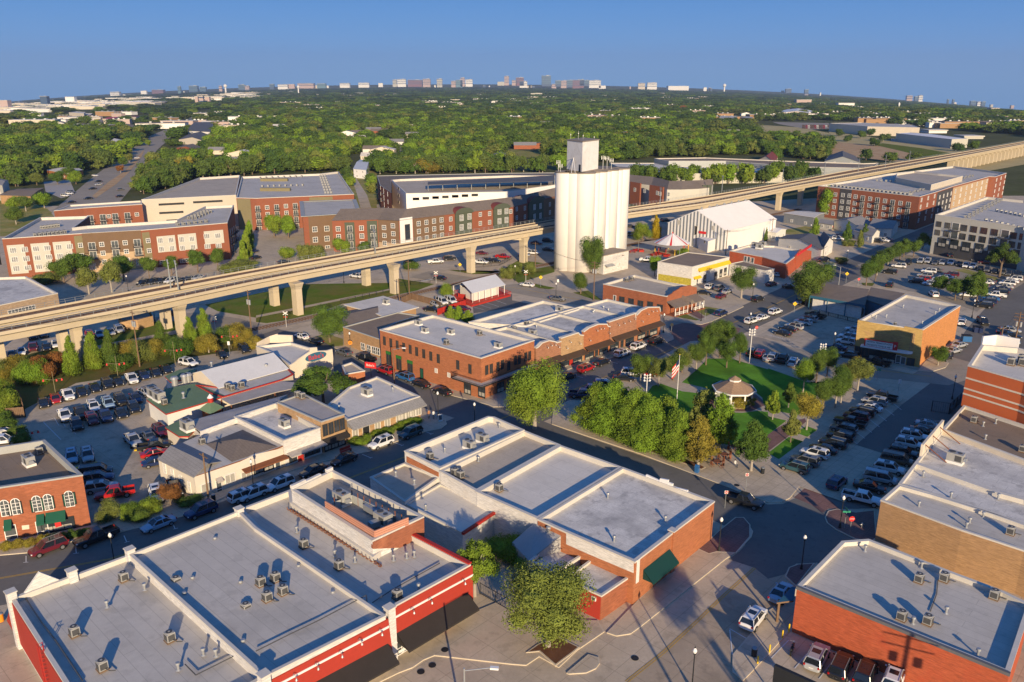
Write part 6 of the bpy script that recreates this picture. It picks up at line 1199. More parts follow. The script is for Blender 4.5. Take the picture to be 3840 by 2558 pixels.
for s,a,c,l in(('b4 1200,500',300,'uw','@ alone beside the planted median of the big car park'),('b4 1285,465',215,'uk','@ at the start of the car park back row near the small trees'),('b4 1115,553',300,'uk','@ next to the median trees at the car park entrance'),('b4 1115,672',30,'uk','@ driving out of the big car park'),('b4 1518,762',10,'uw','@ beside the small tree behind the theatre'),('b4 1830,765',290,'sw','@ under the twin trees behind the theatre'),('b4 1685,402',43,'uk','@ driving in front of the grey apartment shops'),('b4 1935,445',300,'sg','@ parked by the large tree near the grey apartments'),('b4 1995,465',300,'sm','@ parked under the large tree near the grey apartments'),('b4 1970,1015',190,'uk','@ driving past the blue dumpsters'),('b4 1775,1020',30,'uw','@ parked hard behind the theatre side wall'),('b4 1755,1230',60,'ss','@ parked nearer the dumpsters on the theatre side street'),('b4 1700,1282',60,'ss','@ second from the corner on the theatre side street'),('b4 1625,1345',230,'uk','@ with white bonnet by the small corner tree'),('b4 550,133',110,'pw','@ in front of the white gabled house'),('b4 650,140',110,'pr','@ in front of the white gabled house'),('b4 675,115',110,'pw','@ behind the red pickup by the gabled house'),('b4 680,215',130,'sn','@ in the small lot by the cottage'),('b4 640,245',110,'uw','@ beside the teal sign building'),('b4 790,230',110,'sn','@ partly behind the conical tree by the cottage'),('b4 1010,268',130,'uk','@ nearest the cottage porch'),('b4 1058,262',130,'uw','@ between two others by the cottage porch'),('b4 1095,252',130,'sg','@ furthest from the cottage porch'),('b4 500,445',60,'sk','@ parked outside the orange red restaurant'),('b4 520,430',60,'sk','@ behind another one outside the orange red restaurant'),('b4 30,665',50,'sm','@ at the kerb below the small white porch'),('b4 100,582',110,'sw','@ half hidden beside the white annex porch'),('b4 198,690',110,'sk','@ in shade under the large round tree'),('b4 285,828',225,'sn','@ in the lane beside the yellow kiosk'),('b4 65,925',50,'uw','@ driving up the street by the yellow crossing sign'),('b3 2200,1008',50,'uw','@ driving away from the brick crossing, rear of two'),('b3 2300,975',50,'sw','@ driving away from the brick crossing, front of two'),('b3 1920,938',45,'un','@ parked beside the dry lawn of the porch restaurant'),('b3 2255,805',50,'uk','@ passing the round tree in the street'),('b3 1760,742',110,'sk','@ at the end of the bays by the porch restaurant'),('b3 1820,692',40,'uw','@ in the bays below the yellow awnings'),('b3 1905,705',40,'ug','@ in the bays below the yellow awnings'),('b3 1975,732',40,'ss','@ in the bays below the yellow awnings'),('b3 1920,778',40,'sm','@ alone in the second bay row near the round tree'),('b3 140,672',300,'sw','@ driving towards the railway crossing by the silo'),('b3 420,800',118,'sg','@ half hidden behind the shop row roof'),('b3 1245,445',110,'pw','@ with a ladder rack in the yard beside the silo'),('b3 1010,1310',43,'uw','@ parked in the shop street, nearer the two storey corner'),('b3 1160,1245',43,'uw','@ parked in the shop street, nearer the brick crossing'),('b3 1322,1195',43,'uk','@ last in line of the shop street before the crossing'),('b3 825,1390',43,'sk','@ in the shop street right behind the red car'),('b3 680,1450',43,'ur','@ parked outside the tan shopfront'),('b3 505,1520',43,'sk','@ in the shop street in front of the red car'),('c3 335,150',43,'pk','@ half hidden by the bushy street corner tree'),('c3 650,270',100,'pn','@ with a bed cover at the end of the park side bays'),('c3 780,225',100,'ub','@ next to the pickup in the park side bays'),('c3 850,180',100,'ub','@ third in the park side bays among trees'),('c3 1030,115',100,'sk','@ behind the tall park tree in the side bays'),('c3 1100,70',100,'uw','@ between park trees in the side bays'),('c3 1250,70',100,'ur','@ beside the cluster lamp in the park side bays'),('c3 2130,1255',125,'pk','@ turning at the corner by the no entry signs'),('d3 2215,1020',38,'uw','@ with a glass roof parked on the concrete street'),('d4 115,780',38,'sl','@ half under the timber canopy of the orange building'),('d4 445,1380',35,'us','@ in the first bay beside the motorcycle'),('d4 665,1465',35,'uk','@ in the second bay beside the orange wall'),('d4 890,1525',35,'uk','@ in the third bay beside the orange wall'),('d4 1150,1575',35,'uw','@ in the fourth bay cut by the lower frame'),('c2 220,1100',223,'uw','@ parked across from the white shop with the metal awning'),('c2 -30,1190',223,'uw','@ parked across from the striped awning office'),('c2 525,975',223,'sk','@ half hidden behind the stepped white parapet'),('c2 810,868',223,'sk','@ parked by the red bench in the main street'),('c2 1150,718',223,'uw','@ parked beside the clipped hedge of the corner office'),('c2 1420,625',223,'ue','@ parked near the street corner by the long hedge'),('c2 1515,170',312,'sk','@ second from the corner beside the orange brick wall'),('c2 1712,240',312,'sk','@ nearest the corner beside the orange brick wall'),('c2 1370,108',312,'ub','@ beside the green door of the orange brick wall'),('c2 1190,45',312,'ur','@ by the street lamp along the orange brick wall'),('b2 1010,1355',312,'pk','@ jacked high at the far end of the orange brick wall'),('b2 810,1298',312,'sg','@ under the yellow railway sign'),('b2 550,1195',312,'sk','@ near the leafy tree by the railway street'),('b2 420,1150',312,'sw','@ nearest the railway crossing street end'),('c1 2240,1205',43,'uw','@ parked across from the cream stucco office, nearer the lamp'),('c1 1850,1345',223,'un','@ at the kerb by the lot hedge'),('c1 1460,1465',223,'sl','@ with a roof box at the kerb by the planting bed'),('d1 890,270',223,'pk','@ with rusty glow at the kerb of the arched window building'),('d1 450,365',223,'um','@ shining in the sun by the round clipped shrubs'),('c1 1225,695',140,'ps','@ against the yellow stop in the restaurant lot'),('c1 1365,650',320,'sg','@ between the silver pickup and the maroon one'),('c1 1430,745',70,'pk','@ long and dark beside the cream wall'),('c1 1480,610',140,'um','@ behind the green roofed corner wing'),('c1 1430,810',60,'sr','@ nosed against the stucco wall'),('c1 1445,890',60,'sn','@ mostly hidden at the stucco wall corner'),('c1 665,850',150,'ul','@ against the yellow stop nearest the brick building'),('c1 810,835',150,'us','@ second along the yellow stops by the brick building'),('c1 880,985',70,'vk','@ first beside the brick building side wall'),('c1 905,1045',70,'un','@ second beside the brick building side wall'),('c1 935,1130',70,'us','@ third beside the brick building side wall'),('c1 1060,1185',245,'pr','@ bright in the sun at the lot entrance'),('c1 1440,1195',150,'uw','@ beside the planting bed at the lot entrance'),('c1 1610,1145',150,'pk','@ with chrome bars behind the red leaved tree'),('c1 40,625',70,'sw','@ low and sporty behind the hedge at the far edge'),('c1 15,705',70,'pw','@ half cut by the frame behind the hedge'),('c1 1345,245',130,'ss','@ tucked behind the big grey roof units'),('b1 1735,1398',118,'uw','@ parked alone near the green porch roof'),('b1 2040,1318',145,'sk','@ between the red lantern poles'),('b1 2245,1270',145,'uk','@ nearest the stepped cream building'),('b2 920,592',300,'uw','@ glinting beneath the viaduct span'),('b2 1650,460',75,'pw','@ driving beyond the crossing towards the apartments'),('b2 1780,430',75,'uk','@ behind the white pickup beyond the crossing'),('b2 1690,610',300,'sk','@ driving past the white crossbuck sign'),('b2 2080,380',100,'sm','@ beside the hammerhead pier'),('b2 2065,465',110,'pw','@ first in the fenced lot behind the pier'),('b2 2135,450',110,'uk','@ second in the fenced lot behind the pier'),('b2 2190,450',110,'sk','@ third in the fenced lot behind the pier'),('b2 2270,415',110,'pr','@ fourth in the fenced lot behind the pier'),('b2 1650,850',150,'ss','@ inside the red fence, nearest the timber boards'),('b2 1710,830',150,'vw','@ inside the red fence, middle of three'),('b2 1790,820',150,'vw','@ inside the red fence, nearest the pavilion'),('b2 1615,900',110,'sk','@ below the red fence beside the brown roof'),('b2 1820,915',110,'sn','@ below the red fence by the long leaved shrubs'),('b2 1900,895',110,'sm','@ below the red fence corner, behind the navy one'),('b2 255,460',43,'sk','@ at the foot of the apartment driveway'),('b3 330,265',100,'uk','@ under the viaduct beside the silo, furthest along'),('b3 225,285',100,'sm','@ under the viaduct beside the silo'),('b3 200,378',110,'uw','@ lit by sun behind the hammerhead pier near the silo'),('b3 335,345',110,'sk','@ in shade left of the silo bins'),('b3 110,395',110,'ss','@ closest to the pier by the silo lawn'),('b3 1085,130',90,'sk','@ in the lot right behind the silo'),('b3 1090,205',60,'us','@ beside the green tree behind the silo'),('b3 1405,75',60,'uk','@ below the viaduct by the warehouse')):
 t,u,v=toks(s)[0];car(t,u,v,a,c,l,g_)
crow('c1 405,345 515,305 630,275 755,245 875,205 990,175 1090,148 1215,125 1325,88 1435,65 1530,35','sk sr pw sk sk uk sk pw sn sk sk',145,'@, # from the gate in the row along the planted bank',g_)
crow('c1 600,465 745,445 865,385 1000,355 1112,320 1250,300','pw pk uw ul uk sn',145,'@, # in the upper central row of the restaurant lot',g_)
crow('c1 710,550 850,500 975,470 1115,440 1235,395','uk um pn sk uk',145,'@, # in the lower central row of the restaurant lot',g_)
crow('b1 0,1340 110,1320 205,1290 310,1255 430,1250 515,1222','sn sg sw pm sk sw',150,'@, # from the frame edge in the row under the viaduct',g_);crow('b1 825,1142 915,1130 1020,1110 1100,1090','ur sl ss us',145,'@, # of four beside the timber planter under the viaduct',g_)
crow('b1 1315,658 1405,648 1490,640 1570,638 1650,630 1735,615 1820,605','uk uk uk uw sk sk ss',200,'@, # in the bays in front of the brick apartment cafe',g_,jit=1)
crow('b1 300,1150 400,1130 660,1190 760,1175','uk ug ss ss',145,'@, # in the shaded far row below the viaduct deck',g_);car('b1',1190,965,60,'uk','@ in shade behind the timber planter',g_);car('b1',1590,935,60,'sm','@ behind the painted viaduct pier',g_)
crow('a1 655,1255 810,1220 850,1130 905,1090 905,1062 1190,800 1228,762 1270,724','sk sk sk ss sk sk sk sk',222,'@, # going down the wide highway','cars on the wide highway');crow('a1 1105,1200 1110,1138 1395,790 1260,845','sk sg sg sw',42,'@, # going up the wide highway','cars on the wide highway')
crow('a1 600,1195 640,1175 655,1162','uw uw ug',110,'@, # in the small lot beside the highway','cars on the wide highway');car('a1',875,1008,110,'sw','@ parked by the grass slope of the highway','cars on the wide highway');car('a1',1245,1118,110,'uw','@ parked behind the low wall by the garage','cars on the wide highway')
crow('b4 2225,1090 2190,1120 2230,1145 2180,1172 2210,1195','ss sk sk ss sl',120,'@, # in the lot beside the utility poles at the east edge',g_);crow('b1 2352,420 2330,360','sk sn',30,'@, # in shade beside the apartment driveway',g_)
r=thing('motorcycle','chrome and black motorcycle parked beside the silver suv','motorcycle',(*G('d4',220,1290),.02),math.radians(60))
for x in(-.75,.75):m=MB();m.tube((0,-.07,0),(0,.07,0),.33,'tyre',16);o=m.build('wheel',r,True);o.location=(x,0,.33);m=MB();m.tube((0,-.08,0),(0,.08,0),.2,'rim',12);m.build('rim',o,True)
m=MB();m.box((0,0,.45),(.7,.35,.4),'rim');m.beam((-.75,.1,.33),(.2,.1,.4),.05,.05,'rim');m.build('engine',r,True);m=MB();loft(m,[(-.1,.08,.7,.85),(.15,.16,.66,.95),(.45,.1,.7,.9)],'paint_k',8,.8);m.build('tank',r,True);m=MB();m.box((-.45,0,.72),(.7,.3,.12),'plastic',top=.8);m.build('seat',r,True)
m=MB();m.tube((.75,0,.33),(.45,0,1.0),.04,'rim');m.tube((.4,-.38,1.1),(.4,.38,1.1),.025,'rim');m.build('handlebar',r,True);m=MB();m.cyl((.6,0),.8,.98,.1,'lamp',n=10);m.build('headlight',r,True)
FOL=dict(dark=((.05,.095,.02),(.085,.115,.022)),mid=((.07,.125,.02),(.11,.14,.024)),bright=((.13,.22,.02),(.20,.22,.03)),olive=((.13,.16,.035),(.17,.175,.04)),yellow=((.34,.25,.015),(.30,.24,.02)),rust=((.24,.10,.03),(.20,.10,.03)),gold=((.24,.21,.03),(.18,.12,.025)),wood_=((.078,.12,.027),(.12,.135,.03)))
for k,(a,b_)in FOL.items():mat('fol_'+k,a,.9,.35,.5,'foliage',spec=.15,col2=b_)
mat('bark',(.19,.14,.10),.95,.25,2);mat('barkpale',(.36,.32,.27),.95,.2,2)
def crown_mesh(seed,shape,N_,leaf,mt,core=.8):
 """unit crown: height 1 (z 0..1), radius about .5"""
 R=np.random.RandomState(seed);L=[]
 if shape=='round':
  for k in range(16):a=R.rand()*6.28;r=.33*math.sqrt(R.rand());z=.25+.55*R.rand();L.append((r*math.cos(a),r*math.sin(a),z,.15+.12*R.rand()))
  L.append((0,0,.5,.33))
 elif shape=='spread':
  for k in range(44):a=R.rand()*6.28;r=.44*math.sqrt(R.rand());z=.22+.60*(1-(r/.46)**2)*(.35+.65*R.rand());L.append((r*math.cos(a),r*math.sin(a),z,.05+.085*R.rand()))
 elif shape=='cone':
  for k in range(26):z=.06+.9*R.rand();w_=.42*(1-z)**.8+.03;a=R.rand()*6.28;r=w_*(.45+.5*R.rand());L.append((r*math.cos(a),r*math.sin(a),z,.07+.10*(1-z)))
  L+=[(0,0,z,.36*(1-z)+.04)for z in(.15,.35,.55,.75,.9)]
 elif shape=='bush':
  for k in range(12):a=R.rand()*6.28;r=.34*math.sqrt(R.rand());L.append((r*math.cos(a),r*math.sin(a),.2+.45*R.rand(),.18+.12*R.rand()))
 elif shape=='feather':
  for k in range(60):z=.05+.9*R.rand()**1.15;w_=.43*min(1,(1-z)*1.5+.05)*min(1,.55+z*3);a=R.rand()*6.28;r=w_*(.45+.6*R.rand());L.append((r*math.cos(a),r*math.sin(a),z,.07+.06*R.rand()))
  L+=[(0,0,z,.34*min(1,(1-z)*1.3))for z in(.15,.3,.45,.6,.75)]
 L=np.array(L);wgt=L[:,3]**2;wgt/=wgt.sum();idx=R.choice(len(L),N_,p=wgt);d=R.randn(N_,3);d/=np.linalg.norm(d,axis=1)[:,None]
 rr=L[idx,3]*(.62+.58*R.rand(N_)**.7);c=L[idx,:3]+d*rr[:,None];nrm=d+.55*R.randn(N_,3);nrm/=np.linalg.norm(nrm,axis=1)[:,None]
 t=np.cross(nrm,R.randn(N_,3));t/=np.linalg.norm(t,axis=1)[:,None];b_=np.cross(nrm,t);s=leaf*(.6+.8*R.rand(N_))[:,None]
 V=np.stack([c-t*s,c-b_*s*.55,c+t*s,c+b_*s*.55],1).reshape(-1,3);V[:,2]=np.maximum(V[:,2],.0)
 verts=V;nf=N_;faces=[tuple(range(4*i,4*i+4))for i in range(nf)];vs=[tuple(v)for v in verts]
 if core:
  for x,y,z,r in L:
   b0=len(vs);q=r*core;vs+=[(x+q*math.cos(a)*math.cos(e),y+q*math.sin(a)*math.cos(e),z+q*math.sin(e))for e in(-.9,0,.9)for a in[k*math.pi/3+e for k in range(6)]]+[(x,y,z+q),(x,y,z-q)]
   for i in range(2):faces+=[(b0+i*6+j,b0+i*6+(j+1)%6,b0+i*6+6+(j+1)%6,b0+i*6+6+j)for j in range(6)]
   faces+=[(b0+12+j,b0+12+(j+1)%6,b0+18)for j in range(6)]+[(b0+(j+1)%6,b0+j,b0+19)for j in range(6)]
 me=bpy.data.meshes.new('crown');me.from_pydata(vs,[],faces);me.materials.append(MATS['fol_'+mt]);me.update();return me
def trunk_mesh(seed,mt='bark',forks=5):
 R=random.Random(seed);m=MB();m.tube((0,0,0),(0,0,.45),.035,mt,8,.022)
 for k in range(forks):
  a=k*6.28/forks+R.random();p=Vector((0,0,.30+.1*R.random()));q=Vector((.13*math.cos(a),.13*math.sin(a),.52+.1*R.random()));m.tube(p,q,.018,mt,6,.009);m.tube(q,q+Vector((.06*math.cos(a+.5),.06*math.sin(a+.5),.1)),.009,mt,5,.004)
 me=bpy.data.meshes.new('trunk');me.from_pydata(m.v,[],m.f);me.materials.append(MATS[mt]);me.update();return me
CM={};TM=[trunk_mesh(3),trunk_mesh(4,'barkpale'),trunk_mesh(5)]
def crown(shape,mt,big=1):
 k=(shape,mt,big)
 if k not in CM:CM[k]=[crown_mesh(100*len(CM)+i,shape,{3:26000,2:12000,1:4500,0:900}[big],{3:.0125,2:.018,1:.026,0:.052}[big],mt,.66 if big>1 else.8)for i in range(2 if big else 3)]
 return rnd.choice(CM[k])
def tree(x,y,h,w,shape='round',mt='mid',label='',group=None,clear=.25,big=1,name='tree',z=0.0,cat='tree',trunk=True):
 r=thing(name,label,cat,(x,y,z),rnd.random()*6.28,group);me=crown(shape,mt,big);o=bpy.data.objects.new('crown',me);C.objects.link(o);o.parent=r;o.location=(0,0,h*clear);o.scale=(w,w,h*(1-clear))
 if trunk:o=bpy.data.objects.new('trunk',rnd.choice(TM));C.objects.link(o);o.parent=r;o.scale=(min(h,w*1.1),min(h,w*1.1),h)
 return r
def trees(s,h,w,shape,mt,label,group,clear=.22,big=1,name='tree',cat='tree',z=0.0):
 for k,(t,u,v)in enumerate(toks(s)):
  x,y=G(t,u,v,z);f=rnd.uniform(.88,1.12);m_=mt if isinstance(mt,str)else mt[k%len(mt)]
  tree(x,y,h*f,w*rnd.uniform(.9,1.1),shape,m_,label.replace('#',ORD[k%20]),group,clear,big,name,z=z,cat=cat)
gp_='trees of the town square'
trees('c3 795,580 935,630 1105,690',10.0,10.2,'feather','bright','# of the big feathery green trees in the mulch strip, counted from the street corner',gp_,.08,3);trees('c3 1255,760 1505,830',9.4,9.8,'feather','bright','# feathery tree in the second mulch strip along the kerb',gp_,.08,3)
trees('c3 1180,600 1400,690',9,8,'feather',['bright','bright'],'# tall feathery tree in the row behind the mulch strip',gp_,.12,2);trees('c3 1708,900',8,6.6,'feather','gold','pale flecked small tree next to the mailbox',gp_,.2,2);trees('c3 1740,640',9,7,'feather','olive','brownish tree behind the flecked one in the square',gp_,.15);trees('c3 1905,745',9.5,6,'feather','bright','slim bright green tree beside the lawn edge',gp_,.15,2);trees('c3 2195,950',9,6.5,'feather','mid','dark tree in the round bed by the red flowers',gp_,.3,2)
trees('c2 2560,560',12.0,11.0,'round','bright','large bushy bright green tree at the street corner',gp_,.02,3)
trees('c4 40,480',5.5,3.2,'feather','bright','small tree beside the lawn path with thin trunk',gp_,.3);trees('c4 185,370',5.5,3.2,'feather','mid','small tree on the lawn near the gazebo path',gp_,.3);trees('c4 352,575',7.2,5.0,'round','gold','yellow green tree in the grass square by parked cars',gp_,.3,2);trees('c4 205,690',6,3.6,'feather','olive','thin sparse tree on the small lawn by the kerb',gp_,.3);trees('c4 500,400 615,370',7,4.6,'round','mid','# round tree along the parked cars side of the square',gp_,.3,2);trees('c4 665,330 820,215 760,190',7.5,5.2,'round',['mid','olive','gold'],'# tree near the far end of the angled parking',gp_,.3,2)
trees('b4 440,1560 540,1500 c4 320,230',7,4.4,'round',['mid','mid','bright'],'# green tree between the far lawn and the street',gp_,.3,2)
trees('b3 1970,1425 2090,1380 1905,1330 1690,1450 1780,1400',7.0,4.6,'round','mid','# round tree along the shop street side of the upper lawn',gp_,.3,2);trees('b3 1345,1590 1180,1560 1480,1540 1560,1470',6.5,4.8,'round',['olive','mid','mid','olive'],'# tree around the flagpole beside the shop street',gp_,.25,2);trees('b3 1840,1290 1960,1250',7.2,5.6,'round','mid','# broad tree at the top corner of the square',gp_,.25,2)
FOLX=mat('fol_oak',(.15,.19,.035),.9,.35,.5,'foliage',spec=.15,col2=(.20,.20,.04));trees('d3 330,1250',9.6,11.5,'round','oak','wide spreading twiggy oak in the mulch island near the red annex','street trees',.14,3);trees('d2 2010,780',8.5,6.5,'spread','bright','yellow green leaning tree at the red store corner','street trees',.2,2);trees('d3 40,420 180,520 d2 2300,420',3.8,5.6,'bush','bright','# leafy mass climbing behind the sloping shed','garden greenery',.02,2,'shrub','shrub')
trees('c2 620,330',9.0,12.0,'spread',['mid'],'big spreading green tree between the patio canopy and corner office','street trees',.14,2)
trees('b2 680,1190',9.6,8.4,'round','mid','large round green tree near the railway crossing','street trees',.2,2);trees('b2 1750,790',5,5,'round','bright','bushy green tree next to the red decked pavilion','street trees',.1,2);trees('b3 740,555',12.5,8.0,'round','mid','dark full tree against the silo foot','street trees',.08,2);trees('b3 630,740',6.2,5.6,'round','mid','small full tree on the grass near the tall pole','street trees',.2,2);trees('b3 2105,780',8.5,8.0,'round','mid','round tree in the kerbed island by the yellow awnings','street trees',.28,2);trees('b3 1200,250',9,8,'bush','bright','bright green tree behind the silo','street trees',.03,2);trees('b3 1320,230',10,6,'cone','yellow','golden yellow tree behind the silo','street trees',.03,2);trees('b3 1310,580',6.5,4,'round','bright','slim tree behind the white mural building','street trees',.2)
trees('b3 1575,395',4,6,'bush','bright','low bright shrub by the beer garden','street trees',.03,1,'shrub','shrub');trees('b4 350,850 440,740',11,10,'round',['mid','mid'],'# of the two large round trees beside the blue posts building','street trees',.18,2);trees('b4 900,665 985,625',8.5,5.4,'round','mid','# tree at the head of the median row','median trees',.25,2);trees('b4 1000,570 1060,500 1100,480 1150,440 1210,430 1245,400',7,5.2,'round',['mid','dark'],'# tree going back along the median row','median trees',.22,1);trees('b4 1335,400 1420,330 1520,350',6.5,5,'round','mid','# street tree before the grey apartment shops','median trees',.25)
trees('b4 2125,590',11,11,'spread','dark','large dark tree standing on the dry grass island','street trees',.25,2);trees('b4 1560,760 1910,690',6,5,'round','mid','# small round tree in the car park bays','street trees',.25);trees('b4 1715,800 1785,795 1910,840',7,6,'round',['mid','dark'],'# tree over the golden shrubs behind the theatre','street trees',.25);trees('b4 1560,1400',4.2,4.2,'round','mid','small tree in the kerb planter by the theatre corner','street trees',.25,2)
trees('b4 725,250 430,200 880,250 840,310',7,4.2,'cone',['mid','bright','mid','olive'],'# tree around the small cottage lot','street trees',.08);trees('a4 530,1380',15,9,'round','bright','tall bright tree in front of the red apartments','street trees',.05);trees('b4 1700,370 1820,390 1920,400',5.5,4,'round','mid','# small tree along the grey apartment pavement','median trees',.25);trees('b4 670,460 740,300',3,5,'bush','olive','# planted bed shrub at the street bend','bed shrubs',.02,1,'shrub','shrub')
ga_='trees in front of the brick apartments'
trees('b1 590,640 745,600 820,745 1030,730 1140,620',8.6,7.6,'round',['mid','mid','olive','olive','mid'],'# round tree in front of the brick and olive block',ga_,.22);trees('b1 1375,610 1580,570 1820,545 2005,530',7.4,5.6,'round','mid','# street tree before the apartment cafe',ga_,.25);trees('b1 2240,440 2270,400 2290,330 2300,260',9,5,'cone','bright','# conical tree beside the apartment driveway',ga_,.04);trees('b1 2150,540 2250,520 420,640',4,9,'bush','olive','# broad grey green hedge by the viaduct edge',ga_,.0,1,'shrub','shrub');trees('b2 170,220 300,230',10,7.5,'round','bright','# large tree by the brown corner tower',ga_,.15);trees('b2 300,420 780,370 450,430 560,430',6.6,7,'bush',['bright','bright','olive','olive'],'# bushy tree between the tower and viaduct',ga_,.02);trees('b2 1000,350 1220,330 1420,520',4.2,5,'bush','mid','# low tree against the long pitched apartments',ga_,.02)
trees('b2 2300,600 b3 30,560 160,560',4.5,5,'bush','olive','# grey green shrub by the rails left of the silo','bed shrubs',.02,1,'shrub','shrub');trees('b2 1950,1000 1790,960 1860,970',3.6,3.6,'feather','bright','# leafy shrub behind the shop row roof','bed shrubs',.02,1,'shrub','shrub');trees('e 1805,1300 1930,1330',5.5,1.8,'cone','mid','# slim cypress by the warehouse side wall','bed shrubs',.02)
gb_='trees on the planted bank';trees('b1 680,1490 870,1430 1030,1400 1760,1240 1890,1190 1500,1270',8.5,5.2,'cone',['bright','bright','mid','bright','bright','mid'],'# pointed bright green tree on the planted bank',gb_,.05,2)
trees('b1 60,1540 200,1500 330,1490 460,1470 1180,1350 1320,1360 1430,1330 1570,1300 2050,1180 2170,1160 2230,1220 1100,1440 1650,1320 1920,1280',5.2,5.6,'bush',['gold','olive','rust','rust','gold','olive','gold','mid','mid','gold','gold','mid','mid','gold'],'# autumn tinted bush along the planted bank',gb_,.0,2,'shrub','shrub');trees('c1 60,120 130,80 250,150 340,140 420,120 30,300 60,400',5.5,5,'bush',['olive','gold','bright','bright','rust','bright','bright'],'# bush behind the lantern pole at the lot gate',gb_,.0,2,'shrub','shrub')
trees('c1 90,560 150,620 60,500 200,690',2.4,3.4,'bush','mid','# clipped hedge plant beside the shaded lot entrance',gb_,.0,1,'shrub','shrub')
gbd='plants in the street beds';trees('c1 1010,1400',3.6,3.4,'bush','olive','dry brownish shrub beside the red brick wall',gbd,.02,2,'shrub','shrub');trees('c1 1230,1370 1380,1330 1280,1390',3.0,3.6,'bush',['bright','bright','mid'],'# yellow green shrub in the lot bed',gbd,.0,2,'shrub','shrub');trees('c1 1570,1260',3.6,3.4,'round','rust','small red leaved tree beside the white suv',gbd,.3,2);trees('c1 1740,1250',1.3,4.2,'bush','mid','low clipped hedge by the cream stucco wall',gbd,.0,1,'shrub','shrub')
trees('c2 920,700 1000,690 1120,620 1210,600 1320,560 1400,535 1470,510',1.5,3.0,'bush','bright','# clipped hedge along the corner office front',gbd,.0,1,'hedge','hedge');trees('c3 1830,280 1900,200 2040,360 2110,370 2180,340',2.0,2.8,'bush',['mid','mid','gold','gold','gold'],'# planting round the gazebo base',gbd,.0,1,'shrub','shrub',z=.15)
for k,u in enumerate(range(30,840,56)):
 v=352-(u-30)*.175;trees('d1 %d,%d'%(u,v),1.25,1.5,'bush','gold' if k<8 else 'mid','%s ball clipped shrub in the row before the brick building'%ORD[k],'ball clipped shrubs',.0,1,'shrub','shrub',z=.13)
trees('b1 2352,1250 b2 -40,1240',3.4,4,'bush','gold','# yellowing bush beside the black suv',gb_,.0,1,'shrub','shrub')
trees('a1 150,1450 130,1320 240,1330 410,1300',8,8,'round',['mid','bright','mid','bright'],'# tree on the lawn by the flat tan shop','trees beside the highway',.15);trees('a1 235,1080 340,1090 530,1080 700,1080 650,1030',8,10,'round',['mid','olive','mid','bright','mid'],'# tree beside the small lot on the highway','trees beside the highway',.12);trees('a1 1365,730 1130,920 1190,880 1660,520',7,8,'round',['bright','mid','olive','mid'],'# tree on the highway median','trees beside the highway',.12);trees('a1 1110,980',6,6,'round','rust','brown leaved tree at the tip of the highway median','trees beside the highway',.2)
mat('concfar',(.40,.37,.34),.9,.1,.05)
def far_sheet(name,s,m,z):return sheet(name,s,m,z)
far_sheet('road','a1 480,1330 860,1010 1150,800 1350,650 1560,560 1700,500 1830,425 1860,425 1750,510 1640,590 1440,770 1290,980 1230,1090 1080,1270','asphalt2',.10);far_sheet('median','a1 850,1190 1000,1060 1150,960 1290,800 1330,760 1300,830 1180,980 1070,1080 880,1210','dirt',.16)
far_sheet('road','a1 1480,890 1470,800 1590,790 1600,870','asphalt2',.12);far_sheet('parking_lot','a1 400,1060 640,1040 700,1180 560,1210 420,1150','concfar',.08);far_sheet('lawn','a1 0,1340 420,1310 480,1340 300,1450 0,1560','drygrass',.06)
far_sheet('road','a2 1020,628 1080,628 1200,668 1330,738 1390,830 1300,890 1320,790 1230,742 1110,690','asphalt2',.10);far_sheet('road','a2 865,985 895,985 1020,1180 1060,1300 960,1300 930,1180','conc',.1);far_sheet('road','a2 355,395 385,395 450,470 420,475','asphalt2',.1);far_sheet('lawn','a2 2200,780 2352,760 a3 250,790 480,850 300,830 0,840 a2 2352,840 2250,840','drygrass',.06)
far_sheet('lawn','a3 1900,540 2352,540 a4 300,560 560,610 660,655 0,655 a3 2200,640 2150,570','field',.08);far_sheet('dirt_field','a3 2200,655 a4 0,652 300,648 560,688 1000,725 1340,800 1250,880 1000,855 540,800 430,700 0,690','dirt',.14);far_sheet('lawn','a4 1050,705 1400,750 1690,800 1500,835 1300,795 1000,725','grass',.2);far_sheet('parking_lot','a4 1130,660 1690,730 1660,760 1130,690','asphalt2',.26);far_sheet('parking_lot','a4 40,510 560,520 560,570 400,580 100,530','asphalt2',.2)
far_sheet('canal','a4 0,1160 280,1130 460,1130 440,1210 0,1260','waterdark',.06)if 'waterdark' in MATS else None
bld('warehouse_building','long cream warehouse beyond the dirt field','warehouse','a4 565,520 915,550 1395,560 1330,535 860,515',11,'cream','roofgrey',.3,'coping',.5);bld('warehouse_building','pale grey warehouse with a white roof behind the trailers','warehouse','a4 1178,612 1690,668 1840,662 1500,618 1300,605',9,'aptgrey','corrugroof',.2,'coping',.5)
house('pale gabled hall in the trees past the green field','a4 110,425 150,395 410,405 400,430',8,12,'corrugroof','cream',True);bld('school_building','tan flat roofed school block in the trees','building','a3 2095,465 2140,455 2212,462 2210,475',9,'bricktan','roofgrey',.3);bld('school_building','long tan school wing in the trees with a grey roof','building','a3 1890,485 1920,450 2070,455 2050,490 1955,490',8,'bricktan','roofgrey',.3)
bld('commercial_building','cream office block above the highway trees','building','a1 632,420 700,412 785,418 770,430',14,'cream','roofwhite',.3);bld('commercial_building','brick office block beside the cream one above the highway','building','a1 720,435 780,428 850,430 830,445',10,'redbrick','roofwhite',.3)
for k,s in enumerate(('a1 940,480 1000,465 1090,462 1040,485','a1 1180,460 1220,450 1290,452 1250,465','a1 850,480 900,475 940,485 880,492')):bld('shop_building','low shop with a bright roof beside the far avenue, %s'%('maroon and longest','crimson and furthest','yellow and smallest')[k],'building',s,5,'cream',('signred','maroonroof','yellow')[k],0)
